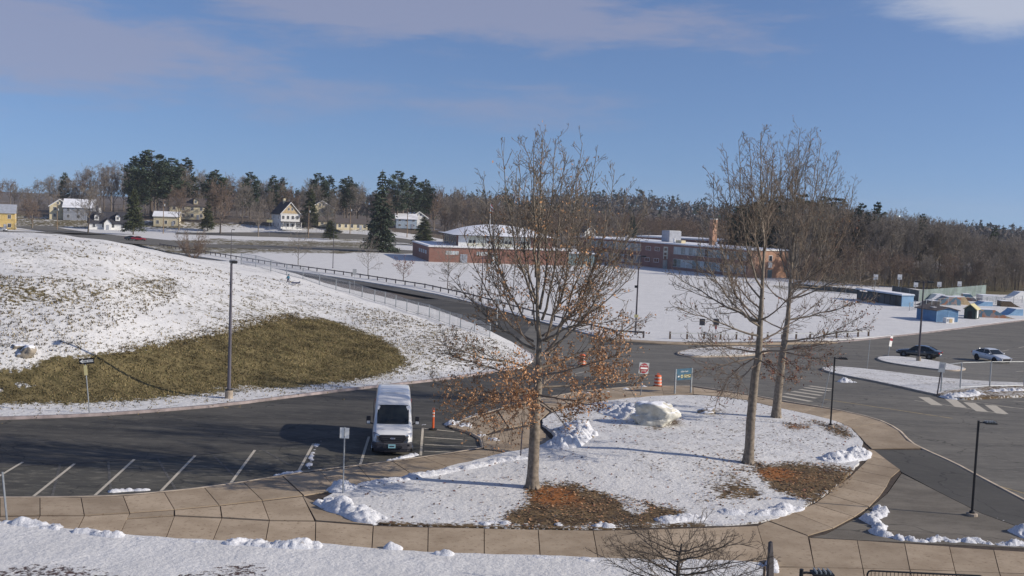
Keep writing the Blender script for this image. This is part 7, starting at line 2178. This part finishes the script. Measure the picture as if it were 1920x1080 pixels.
# ------------------------------------------------------------------ child with a sled on the mound shoulder
m_jacket = mat('jacket_teal_blue', (0.03, 0.13, 0.20), .8, .15, 6); m_trous = mat('snow_trousers_navy', (.02, .025, .07), .8, .15, 6); m_skin = mat('skin', (.45, .28, .2), .6, .05, 6); m_sled = mat('sled_blue_plastic', (.015, .025, .08), .4, .1, 4)
def child():
    q = P(540, 531)
    H = at(540, 514, q.y).z - q.z
    root = thing('person', 'child in a teal jacket and dark trousers walking across the snowy mound', 'person', q, R(-35))
    k = H / 1.25
    J = {'pel': (0, 0, .62), 'waist': (.01, 0, .72), 'chest': (.05, 0, .92), 'neck': (.08, 0, 1.02), 'head0': (.10, 0, 1.09), 'head1': (.12, 0, 1.19),
         'hl': (0, .075, .60), 'kl': (.14, .08, .35), 'al': (.08, .08, .06), 'tl': (.2, .08, .03), 'hr': (0, -.075, .60), 'kr': (-.02, -.08, .34), 'ar': (-.2, -.08, .09), 'tr': (-.09, -.08, .03),
         'sl': (.05, .14, .97), 'el': (.0, .22, .78), 'wl': (.12, .24, .62), 'fl': (.16, .24, .57), 'sr': (.05, -.14, .97), 'er': (-.02, -.23, .78), 'wr': (-.10, -.28, .6), 'fr': (-.12, -.29, .54)}
    rad = {'pel': .12, 'waist': .115, 'chest': .13, 'neck': .055, 'head0': .085, 'head1': .095, 'hl': .085, 'kl': .065, 'al': .045, 'tl': .04, 'hr': .085, 'kr': .065, 'ar': .045, 'tr': .04, 'sl': .065, 'el': .055, 'wl': .042, 'fl': .04, 'sr': .065, 'er': .055, 'wr': .042, 'fr': .04}
    E = [('pel', 'waist'), ('waist', 'chest'), ('chest', 'neck'), ('neck', 'head0'), ('head0', 'head1'), ('pel', 'hl'), ('hl', 'kl'), ('kl', 'al'), ('al', 'tl'), ('pel', 'hr'), ('hr', 'kr'), ('kr', 'ar'), ('ar', 'tr'), ('chest', 'sl'), ('sl', 'el'), ('el', 'wl'), ('wl', 'fl'), ('chest', 'sr'), ('sr', 'er'), ('er', 'wr'), ('wr', 'fr')]
    ks = list(J); me = bpy.data.meshes.new('body')
    me.from_pydata([tuple(c * k for c in J[a]) for a in ks], [(ks.index(a), ks.index(b)) for a, b in E], [])
    o = link('body', me)
    sk = o.modifiers.new('skin', 'SKIN')
    for i, a in enumerate(ks): me.skin_vertices[0].data[i].radius = (rad[a] * k, rad[a] * k)
    me.skin_vertices[0].data[0].use_root = True
    sb = o.modifiers.new('sub', 'SUBSURF'); sb.levels = 2; sb.render_levels = 2
    dg = bpy.context.evaluated_depsgraph_get()
    m2 = bpy.data.meshes.new_from_object(o.evaluated_get(dg))
    bpy.data.objects.remove(o)
    for q_ in (m_trous, m_jacket, m_skin): m2.materials.append(q_)
    for p in m2.polygons:
        z = p.center.z / k
        p.material_index = 2 if z > 1.04 else (1 if z > .66 or (abs(p.center.y / k) > .17 and z > .6) else (2 if abs(p.center.y / k) > .19 and z > .45 else 0)); p.use_smooth = True
    body = link('body', m2, root)
    MB().lathe([(.108 * k, 0), (.112 * k, .05 * k), (.09 * k, .11 * k), (.02 * k, .14 * k)], 12, (.115 * k, 0, 1.16 * k)).build('hat', m_jacket, root, True)
    s = thing('sled', 'dark blue plastic sled trailing at the child\'s feet on the mound', 'sled', q + Vector((.95, -.5, .02)), R(20))
    MB().prism([(-.5, .12), (-.42, .03), (.42, .03), (.55, .24), (.52, .27), (.40, .08), (-.40, .08), (-.46, .16)], 'y', -.24, .24).build('shell', m_sled, s, bevel=.015)
    for y in (-.24, .24): MB().tube([(-.46, y, .15), (-.4, y, .13), (.4, y, .13), (.53, y, .26)], .025, 6).build('rim', m_sled, s)
child()

# ------------------------------------------------------------------ grass and fallen leaves (uncountable)
def scatter(name, label, cat, polys, n, size, mats, fn, seed, blades=3, flat=False, off=0.02, blur=0.0):
    rs = np.random.RandomState(seed); out = []
    for poly, frac in polys:
        pl = np.array(xy2(poly)); k = 0; need = int(n * frac); got = []
        while sum(len(g) for g in got) < need and k < 60:
            x = rs.uniform(pl[:, 0].min(), pl[:, 0].max(), need * 2); y = rs.uniform(pl[:, 1].min(), pl[:, 1].max(), need * 2)
            ok = in_poly(pl, x, y); got.append(np.stack([x[ok], y[ok]], 1)); k += 1
        out.append(np.concatenate(got)[:need])
    A = np.concatenate(out); N = len(A)
    if blur: A = A + rs.normal(size=A.shape) * blur * (rs.rand(N, 1) ** 2)
    Z = fn(A[:, 0], A[:, 1]) + off
    C = np.column_stack([A, Z])
    B = blades
    C = np.repeat(C, B, 0)
    M_ = len(C)
    s = rs.uniform(.6, 1.4, (M_, 1)) * size
    az = rs.uniform(0, 6.283, M_)
    if flat:
        d = np.column_stack([np.cos(az), np.sin(az), rs.uniform(-.15, .5, M_)]); e = np.column_stack([-np.sin(az), np.cos(az), rs.uniform(-.3, .3, M_)])
        C = C + rs.normal(size=(M_, 3)) * np.array([size, size, .0])
        V = np.stack([C - d * s * .5, C + e * s * .35, C + d * s * .5, C - e * s * .35], 1).reshape(-1, 3)
        F = np.arange(M_ * 4).reshape(-1, 4)
    else:
        w = np.column_stack([np.cos(az), np.sin(az), 0 * az]) * s * .30
        tip = np.column_stack([rs.normal(size=(M_, 2)) * .5, np.ones(M_)]) * s
        C = C + np.column_stack([rs.normal(size=(M_, 2)) * size * .7, 0 * az])
        V = np.stack([C - w, C + w, C + tip], 1).reshape(-1, 3); F = np.arange(M_ * 3).reshape(-1, 3)
    o = stuff(mesh_np(name, V, F, mats, None, False, rs.randint(0, len(mats), len(F))))
    return tag(o, label, cat)
def xy2(poly): return [(q.x, q.y) for q in (P(a, b) for a, b in poly)]
m_g1 = mat('grass_olive', (0.098, 0.092, 0.036), .9, .7, .5, coord='World'); m_g2 = mat('grass_straw', (0.235, 0.185, 0.092), .9, .6, .5, coord='World'); m_g3 = mat('grass_brown', (0.15, 0.112, 0.055), .9, .6, .8, coord='World')
scatter('grass', 'rough olive and straw coloured winter grass on the steep face of the mound', 'grass', [([(max(x, -60), y) for x, y in GRASS], 1.0)], 24000, .085, [m_g1, m_g2, m_g2, m_g3], T, 3, blur=2.8)
scatter('grass_tufts', 'dark grass tufts poking through thin snow on the mound', 'grass', [([(0, 450), (250, 470), (560, 530), (900, 640), (940, 660), (800, 700), (760, 650), (640, 596), (480, 600), (200, 655), (0, 690)], .35), (SPECK[0][0], .32), (SPECK[2][0], .25), (SPECK[4][0], .15)], 4200, .12, [m_g3, mat('grass_dark', (.06, .05, .035), .9, .3, 2), m_g2], T, 4, 4)
scatter('fallen_leaves', 'brown oak leaves littering the ground under the island oaks', 'leaves', [(LEAF[0][0], .45), (LEAF[1][0], .30), (LEAF[3][0], .10), (LEAF[6][0], .05), (LEAF[7][0], .10)], 4400, .11, [m_leaf, mat('leaf_tan', (.24, .165, .09), .9, .3, 2), mat('leaf_dull', (.13, .095, .06), .9, .3, 2), mat('leaf_dark', (.075, .05, .035), .9, .3, 2)], T, 5, 1, True, .05)
scatter('stray_leaves', 'scattered dark leaves lying on the island snow', 'leaves', [(ISL, 1.0)], 1500, .12, [m_leafr, mat('leaf_wet', (.07, .045, .035), .8, .3, 2)], T, 6, 1, True, .05)

# ------------------------------------------------------------------ thin winter haze over the distance
def haze():
    mt = bpy.data.materials.new('air_haze'); mt.use_nodes = True
    nt = mt.node_tree; nt.nodes.clear()
    o = nt.nodes.new('ShaderNodeOutputMaterial'); v = nt.nodes.new('ShaderNodeVolumePrincipled')
    v.inputs['Color'].default_value = (.86, .91, 1.0, 1); v.inputs['Density'].default_value = HAZE; v.inputs['Anisotropy'].default_value = .2
    nt.links.new(v.outputs[0], o.inputs['Volume'])
    mb = MB(); mb.box((150, 1200, 27), (3800, 2600, 66))
    b = stuff(mb.build('haze', mt)); tag(b, 'faint winter haze lying over the far houses and wooded hill', 'haze')
HAZE = 0.00012
haze()

# ------------------------------------------------------------------ woodland trees: tell apart those that share a label
def tell_apart():
    by = {}
    for o in list(S.objects):
        if o.parent is None and o.get('label') and o.get('group') and o.type == 'EMPTY': by.setdefault(o['label'], []).append(o)
    ords = ['second', 'third', 'fourth', 'fifth', 'sixth', 'seventh', 'eighth', 'ninth', 'tenth', 'eleventh', 'twelfth', 'thirteenth']
    for lb, os_ in by.items():
        n = len(os_)
        if n < 2 or n > 14: continue
        os_.sort(key=lambda o: proj(o.location)[0])
        for i, o in enumerate(os_):
            w = 'leftmost' if i == 0 else ('rightmost' if i == n - 1 else ords[i - 1] + ' from left')
            new = lb + ', ' + w
            if len(new.split()) <= 16: o['label'] = new
tell_apart()
